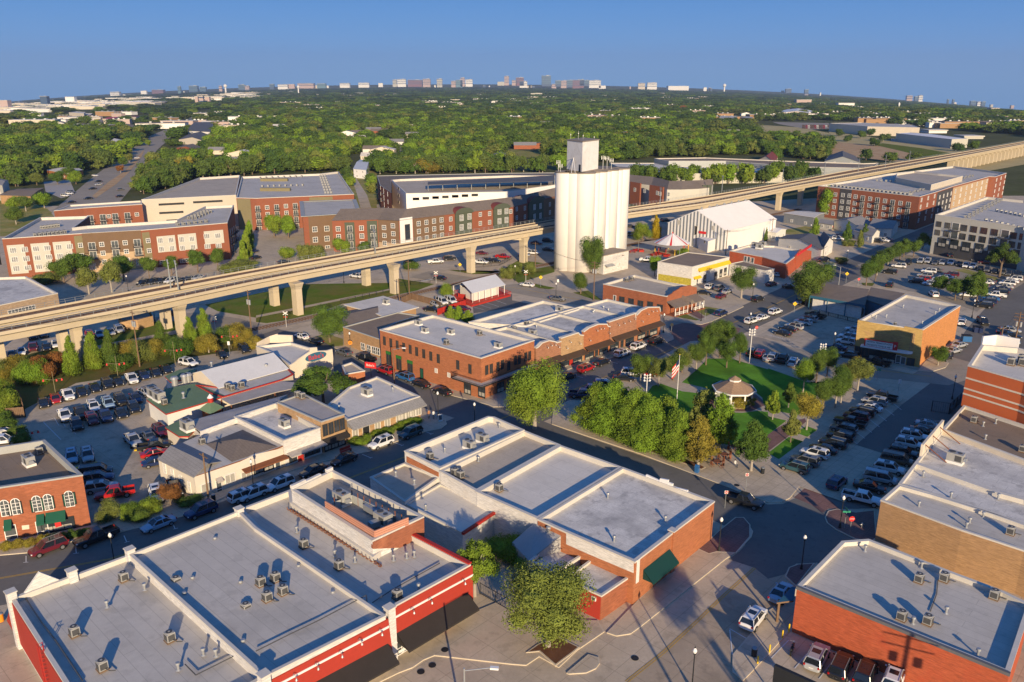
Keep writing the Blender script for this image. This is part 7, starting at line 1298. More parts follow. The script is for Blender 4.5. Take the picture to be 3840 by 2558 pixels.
for k in range(9):car('a4',1240+k*60+(k%3)*8,680+k*5,120,('pw','vw','pw')[k%3],'@ parked outside the pale far warehouse','vans at the far warehouse',z=.3)
for k in range(34):car('a4',330+(k%12)*20,545+(k//12)*12,120,('vt','vr','vw','vt')[k%4],'@ in the rows of vehicles by the cream far warehouse','vehicles in the far yard',z=.3)
FM=dict(w='white',t='pinkf',d='glassblue',l='tealf',m='maroonf',c='cream',g='aptgrey')
mat('pinkf',(.50,.38,.34),.8,.1,.1);mat('glassblue',(.06,.10,.17),.5,.1,.1);mat('tealf',(.12,.22,.26),.5,.1,.1);mat('maroonf',(.22,.12,.13),.7,.1,.1)
CN=dict(w='white',t='pinkish',d='dark blue',l='teal glass',m='maroon',c='cream',g='grey')
def farb(t,u,vt,vb,w_,col,D,label,group='distant office towers'):
 X,Y,Z=ray(t,u,vb);k=D/Y;x,zb=X*k,H+Z*k;X2,Y2,Z2=ray(t,u,vt);zt=H+Z2*D/Y2;wd=w_*TL[t][2]/F*D;r=thing('office_tower',label,'building',(x,D,zb),0,group)
 dp=min(wd,max(25,wd*.5));m=MB();m.box((x,D+dp/2,(zb+zt)/2-10),(wd,dp,zt-zb+20),FM[col]);m.build('wall',r);h=zt-zb;n=max(2,min(9,int(h/14)));m=MB()
 if h>25:
  for q in range(n):m.box((x,D+dp/2,zb+h*(q+.65)/n),(wd+1.5,dp+1.5,h/n*.32),'glassblue' if col!='d' else 'tealf')
  m.build('window_band',r)
 m=MB();m.box((x+wd*.15,D+dp/2,zt+h*.03),(wd*.35,dp*.5,h*.07),'aptgrey');m.box((x,D+dp/2,zt),(wd+2,dp+2,1.2),'coping');m.build('roof',r)
SK={'a1':'1055,232,262,80,w 1448,213,242,100,m 1648,182,232,26,l 1778,176,232,74,d 1865,188,232,54,d 2026,176,214,26,t 2222,166,214,56,d 2268,176,222,44,t 35,310,342,66,t 1808,276,342,26,t 1852,272,342,34,t 1906,278,338,40,t 400,272,305,60,d 1320,222,245,50,w 640,278,295,80,w','a2':'145,160,190,40,d 250,164,190,95,w 322,162,184,60,t 455,154,182,140,t 600,156,180,76,l 815,152,176,86,w 990,148,174,92,w 1145,152,170,38,w 1275,120,168,36,g 1338,116,168,74,w 1460,122,168,124,m 1568,113,170,66,t 1687,113,178,48,g 1815,132,172,42,t 1866,124,172,60,l 1898,102,165,38,t 1957,118,166,62,w 2303,88,154,42,t 2250,140,156,60,g','a3':'72,100,158,70,m 105,134,178,66,w 315,84,162,80,d 425,128,165,50,d 475,128,182,50,t 530,124,174,50,d 608,122,184,100,m 642,118,158,36,l 686,124,160,42,d 762,126,178,102,w 385,160,190,40,t 1190,152,192,60,c 1287,147,192,84,w 1530,178,200,180,w 225,245,290,100,g 560,255,285,220,c 20,125,155,40,t 830,175,198,60,w','a4':'190,204,224,50,d 355,211,238,32,d 1300,267,304,50,t 1362,274,306,28,d 1401,264,310,36,w 1885,316,350,46,d 1936,322,356,28,w 1978,322,358,34,d 1655,300,325,14,d 1705,302,328,16,d 330,305,335,130,t 720,335,362,140,w 1310,405,420,150,w 2085,382,405,70,t 1560,585,612,160,w 1890,640,665,170,g'}
kk=0
for t,s in SK.items():
 for w_ in s.split():
  a=w_.split(',');u,vt,vb,ww=map(float,a[:4]);near=vb>(235 if t in('a2','a3')else 262)and t!='a4' or(t=='a4' and vb>330 and u<800)or vb>390
  D=8800.0
  if near:
   X,Y,Z=ray(t,u,vb);D=min(8000,-H/Z*Y)
  farb(t,u,vt,vb,ww,a[4],D,'%s %s distant building, %s counted along the skyline'%(CN[a[4]],'broad' if ww>60 else 'slender',ORD[kk%20]+(' of the %s part'%('town','middle','far side','edge')[('a1','a2','a3','a4').index(t)])));kk+=1
for k in range(46):
 t=('a1','a2','a2','a3','a3','a4')[k%6];u=rnd.uniform(100,2300);vb={'a1':335-.055*u,'a2':186,'a3':186+.012*u,'a4':222+.065*u}[t];hh=rnd.uniform(5,16);c_=rnd.choice('wwtgdc');farb(t,u,vb-hh,vb,rnd.uniform(8,34),c_,8900,'tiny %s block on the distant skyline'%CN[c_],'tiny blocks on the skyline')
for k,(t,u,vt,vb)in enumerate((('a1',2074,160,226),('a2',390,172,226),('a3',1950,157,216),('a4',1198,328,400))):
 D=(6500,5200,6500,2600)[k];X,Y,Z=ray(t,u,vb);x,zb=X*D/Y,H+Z*D/Y;X2,Y2,Z2=ray(t,u,vt);h=H+Z2*D/Y2-zb;rr_=h*.26 if k<3 else h*.12
 r=thing('water_tower',('pale water tower on the town side skyline','white ribbed water tower in front of the skyline woods','white water tower alone past the city towers','slim lattice mast tower over the far woods')[k],'water tower',(x,D,zb));m=MB();m.cyl((x,D),zb-10,zb+h*.6,rr_*.45,'white',n=16);m.build('stem',r);m=MB();m.cyl((x,D),zb+h*.5,zb+h*.65,rr_*.5,'white',rr_,20);m.cyl((x,D),zb+h*.65,zb+h*.85,rr_,'white',n=20);m.cyl((x,D),zb+h*.85,zb+h,rr_,'white',rr_*.2,20);m.build('tank',r)
LB_=[]
def lowb(t,u,v,wd,h,wl,rf,lab,grp):
 X,Y,Z=ray(t,u,v);k=-H/Z;x,y=X*k,Y*k
 for _ in range(6):zg=terrain_z(x,y);k=(zg-H)/Z;x,y=X*k,Y*k
 if y>9000:return
 LB_.append((x,y,wd))
 a=rnd.choice((0,0,.2,-.3));d_=wd*.45;r=thing('industrial_building',lab,'building',(x,y,zg),0,grp);m=MB();m.box((x,y,zg+h/2-2),(wd,d_,h+4),wl,a);m.build('wall',r);m=MB();m.box((x,y,zg+h+.25),(wd+1,d_+1,.5),rf,a);[m.box((x+(q-1)*wd*.25,y,zg+h+1.2),(3,3,1.8),'galv',a)for q in range(3)];m.build('roof',r)
for k in range(150):
 t='a1';u=rnd.uniform(-40,2340);f=u/2352;v=rnd.uniform(360-120*f,445-150*f);lowb(t,u,v,rnd.uniform(30,130),rnd.uniform(7,12),rnd.choice(('white','cream','cream','aptgrey','white')),rnd.choice(('roofwhite','corrugroof','roofgrey')),'low pale industrial building on the distant flats','low buildings on the distant flats')
for t,v0,v1,n in(('a2',205,420,46),('a3',200,520,46),('a4',340,480,40),('a1',440,620,24)):
 for k in range(n):u=rnd.uniform(0,2352);lowb(t,u,rnd.uniform(v0,v1)+(u*.055 if t=='a4' else 0),rnd.uniform(20,70),rnd.uniform(6,9),rnd.choice(('white','cream','bricktan','pinkf')),rnd.choice(('roofwhite','roofgrey','shingle')),'low pale building showing through the distant woods','low buildings in the distant woods')
for t,v0,v1,n in(('a2',440,900,26),('a3',430,760,20),('a1',480,950,30)):
 for k in range(n):
  u=rnd.uniform(-20,2340);v=rnd.uniform(v0,v1)
  if t=='a1' and 800<u<1700:continue
  x,y=G(t,u,v);a,d_=rnd.uniform(8,12),rnd.uniform(5,7);e_=rnd.choice((0,1));q=[(x-a,y-d_),(x+a,y-d_),(x+a,y+d_),(x-a,y+d_)];q=q[e_:]+q[:e_];zz=rnd.uniform(3.2,5)
  r=thing('house','small house whose roof shows between the crowns of the woods','house',(x,y,0),0,'houses glimpsed in the woods');gable(r,q,zz,zz+2.6,rnd.choice(('shingle','shinglegrey','maroonroof','roofwhite','shingle')),rnd.choice(('cream','redbrick','white','sidingwhite')),.4);LB_.append((x,y,24))
CLEAR=[[(TL[t][0]+u*TL[t][2],TL[t][1]+v*TL[t][2])for t,u,v in toks(s)]for s in('a1 380,1500 440,1300 860,990 1120,830 1330,650 1540,540 1700,490 1820,420 1880,420 1780,510 1700,600 1620,640 1600,700 1620,780 1480,900 1330,990 1270,1250 1100,1400','a1 -900,1130 150,1110 300,1090 700,1000 760,1010 800,960 860,930 900,1010 900,1500 -900,1568','a1 830,770 850,700 1000,700 1010,780','a1 1000,740 1010,660 1180,660 1180,760','a1 1110,590 1130,530 1300,530 1300,610','a1 1610,790 1620,700 1720,590 1960,500 1970,700 1860,760 1860,800','a2 860,960 900,830 1060,845 1060,960','a2 850,960 1050,960 1100,1060 1110,1300 850,1300','a2 540,620 545,580 670,575 660,620','a2 1010,620 1090,620 1240,660 1400,760 1420,850 1400,890 1290,900 1300,790 1200,740 1080,690 930,710 930,690 1060,680','a2 330,385 395,385 470,480 400,480','a2 2150,770 2352,740 a3 250,790 480,850 500,960 -10,960 a2 2352,860','a4 -700,520 560,490 1850,590 3000,700 3000,1500 450,1500 430,880 560,870 560,760 420,690 -10,690 a3 2210,650 2150,560 1900,540','a3 1870,550 1880,450 2230,440 2230,540','a4 100,440 110,390 420,390 420,450','a3 1300,835 2352,810 a4 30,800 450,870 400,1500 a3 0,1500 480,900','a1 620,480 620,400 870,410 860,490','a1 840,520 840,440 1320,430 1330,500')]
BOUND=[(TL[t][0]+u*TL[t][2],TL[t][1]+v*TL[t][2])for t,u,v in toks('a1 -1500,1130 150,1110 300,1040 700,1010 830,930 1200,1000 1270,1180 1380,1170 1830,1035 2210,1010 a2 100,990 600,968 760,962 850,1000 1110,1000 2352,975 a3 420,975 480,900 1300,860 1900,840 2352,830 a4 430,880 560,760 1000,620 1850,640 2352,680 3400,780')]
def inpoly(x,y,P):
 c=False;j=len(P)-1
 for i in range(len(P)):
  if(P[i][1]>y)!=(P[j][1]>y)and x<(P[j][0]-P[i][0])*(y-P[i][1])/(P[j][1]-P[i][1])+P[i][0]:c=not c
  j=i
 return c
def proj(x,y,z=0):
 zz=z-H;fw=y*cp-zz*sp;up=y*sp+zz*cp;return 1920+F*x/fw,1279-F*up/fw
def ybound(x):
 for a,b_ in zip(BOUND,BOUND[1:]):
  if a[0]<=x<=b_[0]:return a[1]+(b_[1]-a[1])*(x-a[0])/max(1e-6,b_[0]-a[0])
 return 0
PTS=[];r=300.0
while r<9500:
 s=max(8.5,r*.0135);a=-.80+rnd.random()*.02
 while a<.80:
  aa=a+rnd.uniform(-.35,.35)*s/r;q=r+rnd.uniform(-.4,.4)*s;x,y=q*math.sin(aa),q*math.cos(aa);X,Yp=proj(x,y,terrain_z(x,y));a+=s/r
  if X<-500 or X>4400 or Yp>ybound(X):continue
  if any(inpoly(X,Yp,P)for P in CLEAR):continue
  dens=1.0
  if q>1300:
   fl=math.sin(x*.0021+1.3)*math.sin(q*.0013+x*.0007)
   dens=.95 if X>900 else.22+.2*fl
   if q>4200:dens*=.75
  if rnd.random()>dens or any(abs(x-a_)<w_*.6+5 and-55<y-b__<12 for a_,b__,w_ in LB_)or any(abs(x-a_)<w_*.5+4 and-42<y-b__<w_*.4+4 for a_,b__,w_ in HB):continue
  PTS.append((q,x,y,s))
 r+=s*.9
PTS.sort();
kinds_=['wood_']*5+['mid']*3+['dark']*4+['olive']+['bright'];cr0={}
for(q,x,y,s)in PTS[:108]:
 mt=rnd.choice(kinds_+(['gold']if rnd.random()<.3 else[]));h=rnd.uniform(9.5,15);o=tree(x,y,h,rnd.uniform(10,15),rnd.choice(('round','round','spread')),mt,{'dark':'dark green','wood_':'dull green','mid':'green','olive':'olive green','bright':'bright green','gold':'yellow green'}[mt]+' broadleaf tree at the near edge of the woods','trees at the near edge of the woods',.0,0)
 cr0.setdefault((mt,rnd.random()<.5)if mt!='gold' else('gold',1),[c for c in o.children if c.name.startswith('crown')][0])
trees('a3 1570,420',16,22,'round','rust','big rust coloured dead tree standing out of the far woods','odd coloured trees',.02,1);trees('a2 1580,980',12,19,'round','gold','broad yellow green tree behind the white banded garage','odd coloured trees',.02,1);trees('a3 360,820 400,900',8,13,'round','bright','# light green tree left of the silo head','odd coloured trees',.02,1)
rest=PTS[108:];srcs=[c for(m_,q_),c in cr0.items()if m_!='gold'][:12]
me=bpy.data.meshes.new('woods');me.from_pydata([(x,y,terrain_z(x,y)-.5)for q,x,y,s in rest],[],[]);wo=bpy.data.objects.new('woods',me);C.objects.link(wo);wo['kind']='stuff';wo['label']='dense green woods covering the plain up to the skyline'
at=me.attributes.new('tsize','FLOAT_VECTOR','POINT');at.data.foreach_set('vector',[c for q,x,y,s in rest for c in(lambda w_,h_:(w_,w_,h_))(max(s,9)*rnd.choice((.9,1.2,1.5,1.5,2.1))*rnd.uniform(.9,1.15),rnd.uniform(7,16)*(1 if q<2500 else.85))])
ng=bpy.data.node_groups.new('woods','GeometryNodeTree');ng.interface.new_socket('Geometry',in_out='INPUT',socket_type='NodeSocketGeometry');ng.interface.new_socket('Geometry',in_out='OUTPUT',socket_type='NodeSocketGeometry');N=ng.nodes;gi,go=N.new('NodeGroupInput'),N.new('NodeGroupOutput');ip=N.new('GeometryNodeInstanceOnPoints');jg=N.new('GeometryNodeJoinGeometry')
for o in srcs:
 oi=N.new('GeometryNodeObjectInfo');oi.inputs['Object'].default_value=o;oi.inputs['As Instance'].default_value=True;oi.transform_space='ORIGINAL';ng.links.new(oi.outputs['Geometry'],jg.inputs[0])
ng.links.new(gi.outputs[0],ip.inputs['Points']);ng.links.new(jg.outputs[0],ip.inputs['Instance']);ip.inputs['Pick Instance'].default_value=True
ri=N.new('FunctionNodeRandomValue');ri.data_type='INT';ri.inputs[4].default_value=0;ri.inputs[5].default_value=len(srcs)-1;ng.links.new(ri.outputs[2],ip.inputs['Instance Index'])
na=N.new('GeometryNodeInputNamedAttribute');na.data_type='FLOAT_VECTOR';na.inputs[0].default_value='tsize';ng.links.new(na.outputs[0],ip.inputs['Scale'])
rv=N.new('FunctionNodeRandomValue');rv.data_type='FLOAT_VECTOR';rv.inputs[0].default_value=(0,0,0);rv.inputs[1].default_value=(0,0,6.28);rv.inputs['Seed'].default_value=4;ng.links.new(rv.outputs[0],ip.inputs['Rotation']);ng.links.new(ip.outputs[0],go.inputs[0])
md=wo.modifiers.new('woods','NODES');md.node_group=ng;print('woods points',len(rest))
for k in range(26):
 f=k/25;t,u,v=toks('e %d,%d'%(260+f*2300,640-30*f))[0];x,y=G(t,u,v);tree(x+rnd.uniform(-4,4),y+rnd.uniform(0,14),rnd.uniform(10,14),rnd.uniform(10,14),'round',rnd.choice(('mid','bright','dark','wood_')),'%s tree of the belt between the flat store and the viaduct'%ORD[k%20],'tree belt behind the viaduct',.03,0)
for k in range(22):
 u=rnd.uniform(0,540);v=rnd.uniform(800,870)-u*.02;x,y=G('a4',u,v);tree(x,y,11,12,'round',rnd.choice(('mid','dark','wood_')),'green tree in the clump below the dirt field','trees below the dirt field',.03,0)
trees('a4 730,690 860,660 940,640 1060,690 970,730 1120,880 900,860 1330,870 1740,780 1880,760 650,640 60,960 200,1010 300,1020',9,13,'round',['dark','mid','dark','wood_'],'# tree scattered around the dirt field','trees round the dirt field',.03,0)
hz=MB();
nt=w.node_tree;bg=nt.nodes['Background'];tc=nt.nodes.new('ShaderNodeTexCoord');sx=nt.nodes.new('ShaderNodeSeparateXYZ');nt.links.new(tc.outputs['Generated'],sx.inputs[0]);cr_n=nt.nodes.new('ShaderNodeValToRGB');nt.links.new(sx.outputs['Z'],cr_n.inputs[0]);E_=cr_n.color_ramp.elements
E_[0].position=0.0;E_[0].color=(.075,.225,.49,1);E_[1].position=.35;E_[1].color=(.01,.08,.28,1);e=E_.new(.035);e.color=(.042,.175,.46,1);e=E_.new(.10);e.color=(.014,.12,.39,1)
mx=nt.nodes.new('ShaderNodeMix');mx.data_type='RGBA';mx.inputs[0].default_value=.85;sm=nt.nodes.new('ShaderNodeVectorMath');sm.operation='SCALE';sm.inputs['Scale'].default_value=10.0;nt.links.new(cr_n.outputs[0],sm.inputs[0]);nt.links.new(sky.outputs[0],mx.inputs[6]);nt.links.new(sm.outputs[0],mx.inputs[7]);nt.links.new(mx.outputs[2],bg.inputs[0]);bg.inputs[1].default_value=.12
sheet('lawn','a2 760,960 1110,960 1110,1300 940,1300 900,1170','drygrass',.05);sheet('lawn','a4 1850,830 3200,640 3200,800 2352,900 1800,1000','field',.05)
trees('a2 840,1060 870,1100 940,1010 990,1010 1040,1060 1060,1100 1060,1160 830,1010',7,8,'bush',['mid','bright','olive','dark'],'# leafy shrub along the lane between the apartment blocks','lane shrubs',.0,0,'shrub','shrub')
sheet('lawn','a4 560,600 900,640 1180,690 1700,760 1850,800 1690,800 1400,750 1050,705 1000,725 560,688','field',.17)
hz=MB();hx,hy0,hy1=10500,-600,10200
hz.box((0,(hy0+hy1)/2,10),(2*hx,hy1-hy0,1400),'haze')if 0 else None
hm=bpy.data.materials.new('haze');hm.use_nodes=True;hm.node_tree.nodes.remove(hm.node_tree.nodes['Principled BSDF']);pv=hm.node_tree.nodes.new('ShaderNodeVolumePrincipled');pv.inputs['Color'].default_value=(.62,.78,1.0,1);pv.inputs['Density'].default_value=.000065;pv.inputs['Anisotropy'].default_value=.2
hm.node_tree.links.new(pv.outputs[0],hm.node_tree.nodes['Material Output'].inputs['Volume']);MATS['haze']=hm
zlo,zhi=min(terrain_z(x,10000)for x in range(-9000,9001,500))-40,420
hz.box((0,(hy0+hy1)/2,(zlo+zhi)/2),(2*hx,hy1-hy0,zhi-zlo),'haze');o=hz.build('haze');o['kind']='stuff';o['label']='thin blue haze over the far plain'
def htop(s):
 (t,u,v),(t2,u2,v2)=toks(s);p=G(t,u,v);return p,max(1.0,zat(p,t2,u2,v2))
def single(name,lab,cat,p,group=None,rz=0):return thing(name,lab,cat,(*p,0),rz,group)
def lamp_proto():
 r=thing('street_lamp','x','street lamp');m=MB();m.cyl((0,0),0,.7,.22,'dark',.12,10);m.cyl((0,0),.7,4.4,.075,'dark',.055,8);m.cyl((0,0),4.35,4.5,.16,'dark',n=10);m.build('post',r);m=MB();m.cyl((0,0),4.5,4.75,.15,'white',.24,10);m.cyl((0,0),4.75,5.1,.24,'white',.08,10);m.cyl((0,0),5.1,5.3,.09,'dark',.02,8);m.build('lantern',r);return r
LP=lamp_proto();LT='d4 305,535 c4 658,1475 d3 1900,368 d3 1652,1640 c2 1675,452 c1 2332,1122 d1 1060,520 b3 403,795 b3 1390,1100 b3 1737,992 b3 2180,1092 b3 28,622 b2 870,1285 b2 808,642 b4 595,1287 b4 1872,962 b4 718,468 b4 1815,418 b3 2207,800 b1 1180,720 b1 1425,1000 b1 60,1160 c4 1690,290 b4 385,215 c2 2010,560'
LL=['alone in the middle of the shaded intersection kerb','on the brick corner by the white pickup','with a hanging banner at the brick building corner','cut by the lower frame in the concrete street','at the corner office kerb','before the cream stucco office','behind the gabled store parapet','behind the shop row roof','at the end of the shop row','beside the porch restaurant path','by the stop sign across the brick crossing','beside the crossbuck near the silo','by the round railway sign','under the viaduct by the hedge','in front of the theatre car park','at the corner of the big car park','at the street bend by planted shrubs','in front of the grey apartment shops','by the round tree in the kerbed island','in front of the brick and olive block','under the viaduct near the planter','behind the restaurant sign wall','in the shaded outdoor seating corner','beside the conical trees at the cottage','behind the narrow white roof']
for k,(t,u,v)in enumerate(toks(LT)):
 p=G(t,u,v)
 if k==0:LP.location=(*p,0);LP['label']='black ornamental street lamp '+LL[0];LP['group']='black ornamental street lamps'
 else:dup(LP,(*p,.1),0,'black ornamental street lamp '+LL[k],'black ornamental street lamps')
for k,s in enumerate(('c3 1235,240 c3 1240,60','b4 490,1362 b4 505,1200','c3 1965,405 c3 1968,280','b3 2180,1378 b3 2200,1065')):
 p,h=htop(s);r=single('globe_lamp','white post with a cluster of globe lamps '+('near the shop street bays','before the theatre','in front of the gazebo','tallest, by the upper lawn corner')[k],'street lamp',p,'white cluster lamps');m=MB();m.cyl(p,0,h,.08,'white',n=8);[m.beam((p[0]-.55,p[1],z),(p[0]+.55,p[1],z),.05,.05,'white')for z in(h-.2,h-.8,h-1.4)];m.build('post',r)
 for z in(h-.2,h-.8,h-1.4):
  for a in(-.55,.55):m=MB();m.cyl((p[0]+a,p[1]),z-.1,z+.12,.12,'white',.24,8);m.cyl((p[0]+a,p[1]),z+.12,z+.34,.24,'white',.1,8);m.build('globe',r)
def cobra(s,lab,arm,h=None):
 if h:p=pts(s)[0]
 else:p,h=htop(s)
 r=single('street_light',lab,'street light',p);m=MB();m.cyl(p,0,h,.13,'wood' if 'wooden' in lab else 'galv',.09,8);m.tube((*p,h-.3),(p[0]+arm[0],p[1]+arm[1],h+.3),.05,'galv');m.build('pole',r);m=MB();m.box((p[0]+arm[0]*1.1,p[1]+arm[1]*1.1,h+.28),(.8,.35,.2),'white',math.atan2(arm[1],arm[0]));m.build('lamp_head',r)
cobra('d2 1925,2050 d2 1925,1440','street light with a drop head over the concrete street',(2.6,-.3));cobra('c2 1272,155 b2 1255,1240','wooden street light pole by the orange brick wall',(2.2,-.6));cobra('b4 648,665 b4 660,490','tall metal street light beside the median planting',(-1.4,.8))
PLS=[]
for k,s in enumerate(('b1 1285,1410 b1 1210,895','b1 2320,1185 b1 2280,705','b2 1410,778 b2 1405,430','b3 213,535 b3 216,265','b3 750,800 b3 748,440','b3 1000,522 b3 995,370','e 1440,1490 e 1455,1180','e 1290,1400 e 1307,1210','e 1998,1312 e 2012,1040','c1 1920,1235 c1 1855,780','g 2165,765 g 2262,110','g 1885,700 g 1940,400','b2 1320,830 b2 1322,600','e 1812,1310 e 1818,1090')):
 p,h=htop(s);p_=p;r=single('utility_pole','wooden utility pole '+('beside the planted bank with transformers','near the painted pier','behind the timber fence','at the hammerhead pier by the silo','with several crossarms before the silo tree','beside the silo annex','at the warehouse corner','in front of the warehouse door','at the far warehouse side','in front of the cream stucco office','with twin transformers at the east edge','with a side arm behind the striped building','short, by the timber fence end','between the warehouse cypresses')[k],'utility pole',p,'wooden utility poles');m=MB();m.cyl(p,0,h,.17,'wood',.11,8);m.build('pole',r);m=MB();dx,dy=math.cos(GA),-math.sin(GA)
 for z in(h-.5,)+((h-1.3,h-2.1)if k in(4,10)else()):m.beam((p[0]-dx*1.2,p[1]-dy*1.2,z),(p[0]+dx*1.2,p[1]+dy*1.2,z),.12,.14,'wood')
 m.build('crossarm',r);PLS.append((p,h))
 if k in(0,1,4,10):
  for a in(-.45,.45):m=MB();m.cyl((p[0]+dx*a,p[1]+dy*a),h-3.6,h-2.4,.28,'galv',n=10);m.build('transformer',r)
for a,b_ in((0,1),(1,2),(2,3),(0,-1),(4,5),(4,3),(6,7),(6,13),(13,8),(10,11)):
 (p,h)=PLS[a];(q,g2h)=PLS[b_]if b_>=0 else((p[0]-60,p[1]-20),h);m=MB()
 for o_ in(-.9,0,.9):
  pr=None
  for k in range(9):f=k/8;c_=lerp((p[0]+dx*o_,p[1]+dy*o_,h-.4),(q[0]+dx*o_,q[1]+dy*o_,g2h-.4),f);c_=(c_[0],c_[1],c_[2]-1.2*4*f*(1-f));(m.tube(pr,c_,.022,'dark',3)if pr else 0);pr=c_
 tag(recenter(m.build('overhead_wires')),'thin overhead wires slung between wooden utility poles','wires','overhead wires')
def sign(s,kind,lab):
 p,h=htop(s);r=single('road_sign',lab,'sign',p);m=MB();m.cyl(p,0,h-.2,.045,'white' if kind=='x' else 'steel',n=6);m.build('post',r);m=MB();c=Vector((p[0],p[1]-.08,h-.35));q=.42
 if kind=='x':
  for s_ in(-1,1):m.beam(c+Vector((-.6*s_,0,-.42)),c+Vector((.6*s_,-.01*s_,.42)),.05,.2,'white')
  for s_ in(-.35,.35):m.tube(c+Vector((s_,.02,-1)),c+Vector((s_,-.14,-1)),.14,'signred',10)
 elif kind=='d':m.poly([c+Vector(v_)*.62 for v_ in((1,0,0),(0,0,1),(-1,0,0),(0,0,-1))],'yellow');m.beam(c+Vector((0,-.02,-.25)),c+Vector((0,-.02,.25)),.02,.1,'dark')
 elif kind=='r':m.tube(c,c+Vector((0,-.04,0)),.5,'orangesign',16);m.beam(c+Vector((-.25,-.06,-.25)),c+Vector((.25,-.06,.25)),.02,.09,'dark');m.beam(c+Vector((.25,-.06,-.25)),c+Vector((-.25,-.06,.25)),.02,.09,'dark')
 elif kind=='s':m.tube(c,c+Vector((0,-.04,0)),.42,'signred',8)
 elif kind=='n':m.box(c,(.5,.03,.5),'white');m.tube(c,c+Vector((0,-.04,0)),.22,'signred',14);m.beam(c+Vector((-.16,-.06,0)),c+Vector((.16,-.06,0)),.02,.07,'white')
 elif kind=='b':m.tube(c,c+Vector((0,-.04,0)),.42,'dark',14)
 elif kind=='g':m.box(c,(1.1,.04,.28),'signgreen');m.box(c+Vector((0,.05,.32)),(.04,1.1,.28),'signgreen')
 elif kind=='w':m.box(c,(.55,.04,.9),'white')
 m.build('sign_face',r)
 if kind=='s':text('STOP',.26,(c.x,c.y-.06,c.z),0,'white','lettering',r)
for s,k,l in(('b2 280,1045 b2 262,905','x','white railway crossbuck with red lights near the leafy tree'),('b1 1980,1072 b1 1970,948','x','white railway crossbuck in front of the painted pier'),('b2 1655,642 b2 1650,535','x','white railway crossbuck by the black fence'),('b3 127,640 b3 130,525','x','white railway crossbuck with red lights near the silo'),('b3 263,682 b3 268,578','d','yellow diamond sign on the verge before the silo'),('b2 1875,542 b2 1878,462','d','yellow diamond sign at the pier lawn'),('b4 715,642 b4 718,545','d','yellow crossing sign by the median planting'),('b4 238,922 b4 245,820','d','yellow crossing sign before the blue posts'),('b3 888,812 b3 893,732','r','round orange railway sign against the brick restaurant wall'),('b2 872,1292 b2 872,1175','r','round orange railway sign by the tan corner windows'),('b3 1708,1190 b3 1710,1120','s','red stop sign behind the park trees at the crossing'),('d4 748,218 d4 773,45','s','red stop sign on the brick corner by the lamp'),('b3 2240,1125 b3 2247,1035','s','red stop sign beside the lamp across the crossing'),('b4 826,668 b4 832,595','s','red stop sign at the median tip'),('c3 2145,1132 c3 2163,960','n','no entry sign at the square corner kerb'),('c3 1955,1288 c3 1968,1120','n','no entry sign behind the black pickup'),('b3 1462,1132 b3 1463,1010','b','dark backed sign at the shop row end'),('b3 1773,985 b3 1778,888','b','dark round backed sign on the porch restaurant verge'),('b3 422,680 b3 424,610','w','small white sign on the verge below the silo'),('c4 1000,132 c4 1007,5','g','green street name sign beside the theatre corner'),('c4 1193,232 c4 1205,108','w','white notice sign on the kerb by the black pickup'),('b1 2112,1300 b1 2165,1180','w','small blue white notice on the planted bank'),('d4 700,160 d4 780,-20','g','green street name sign beside the stop sign')):sign(s,k,l)
def box_(name,lab,cat,s,d,mt,z=0,rz=-GA,parts='body',top=None,group=None):
 p=pts(s)[0];r=thing(name,lab,cat,(*p,z),rz,group);m=MB();m.box((0,0,d[2]/2),d,mt,top=top);m.build(parts,r,True);return r
r=box_('mailbox','blue street mailbox on the kerb beside the flecked tree','mailbox','c3 1698,965',(.6,.6,1.2),'paint_b');m=MB();m.tube((-.3,0,1.2),(.3,0,1.2),.3,'paint_b',12);m.build('hood',r,True)
for k,s in enumerate(('c3 2300,975','d3 2222,1335','c1 1965,1225','d1 15,1015')):r=thing('litter_bin',('black litter bin by the round bed','black litter bin on the concrete corner near the white suv','dark litter bin by the cream office wall','orange round bin at the red side wall')[k],'bin',(*pts(s)[0],.13));mt='orangesign' if k==3 else 'dark';m=MB();m.cyl((0,0),0,1.0,.3,mt,.33,14);m.build('body',r,True);m=MB();m.cyl((0,0),1.0,1.1,.34,'steel',.25,14);m.build('lid',r,True)
for k,s in enumerate(('d3 2255,1405','d4 190,1108','d4 130,1168','d4 12,1300')):r=thing('bollard','%s yellow bollard from the litter bin beside the orange building'%ORD[k],'bollard',(*pts(s)[0],0),0,'yellow bollards');m=MB();m.cyl((0,0),0,1.05,.09,'yellow',n=10);m.cyl((0,0),1.05,1.12,.09,'yellow',.03,10);m.build('post',r,True)
r=thing('fire_hydrant','silver fire hydrant on the brick corner','fire hydrant',(*pts('d4 862,155')[0],.14));m=MB();m.cyl((0,0),0,.6,.13,'galv',n=10);m.cyl((0,0),.6,.8,.16,'galv',.03,10);m.build('barrel',r,True);m=MB();m.tube((-.25,0,.45),(.25,0,.45),.07,'galv',8);m.build('nozzle',r,True)
for k,s in enumerate(('g 1415,510','g 1190,690')):r=box_('dumpster',('dark blue dumpster further along the theatre side street','blue dumpster with a black lid nearer the theatre corner')[k],'dumpster',s,(2.0,1.7,1.4),'paint_n' if k==0 else 'paint_b',0,-.2);m=MB();m.box((0,0,1.5),(2.1,1.8,.12),'plastic');m.build('lid',r,True)
r=box_('kiosk','yellow rounded kiosk sign at the edge of the blue posts building','kiosk','b4 362,820',(2.0,1.0,2.6),'yellow');m=MB();m.tube((-1,0,2.6),(1,0,2.6),.6,'yellow',12);m.build('dome',r,True)
mat('teak',(.24,.09,.045),.8,.2,1)
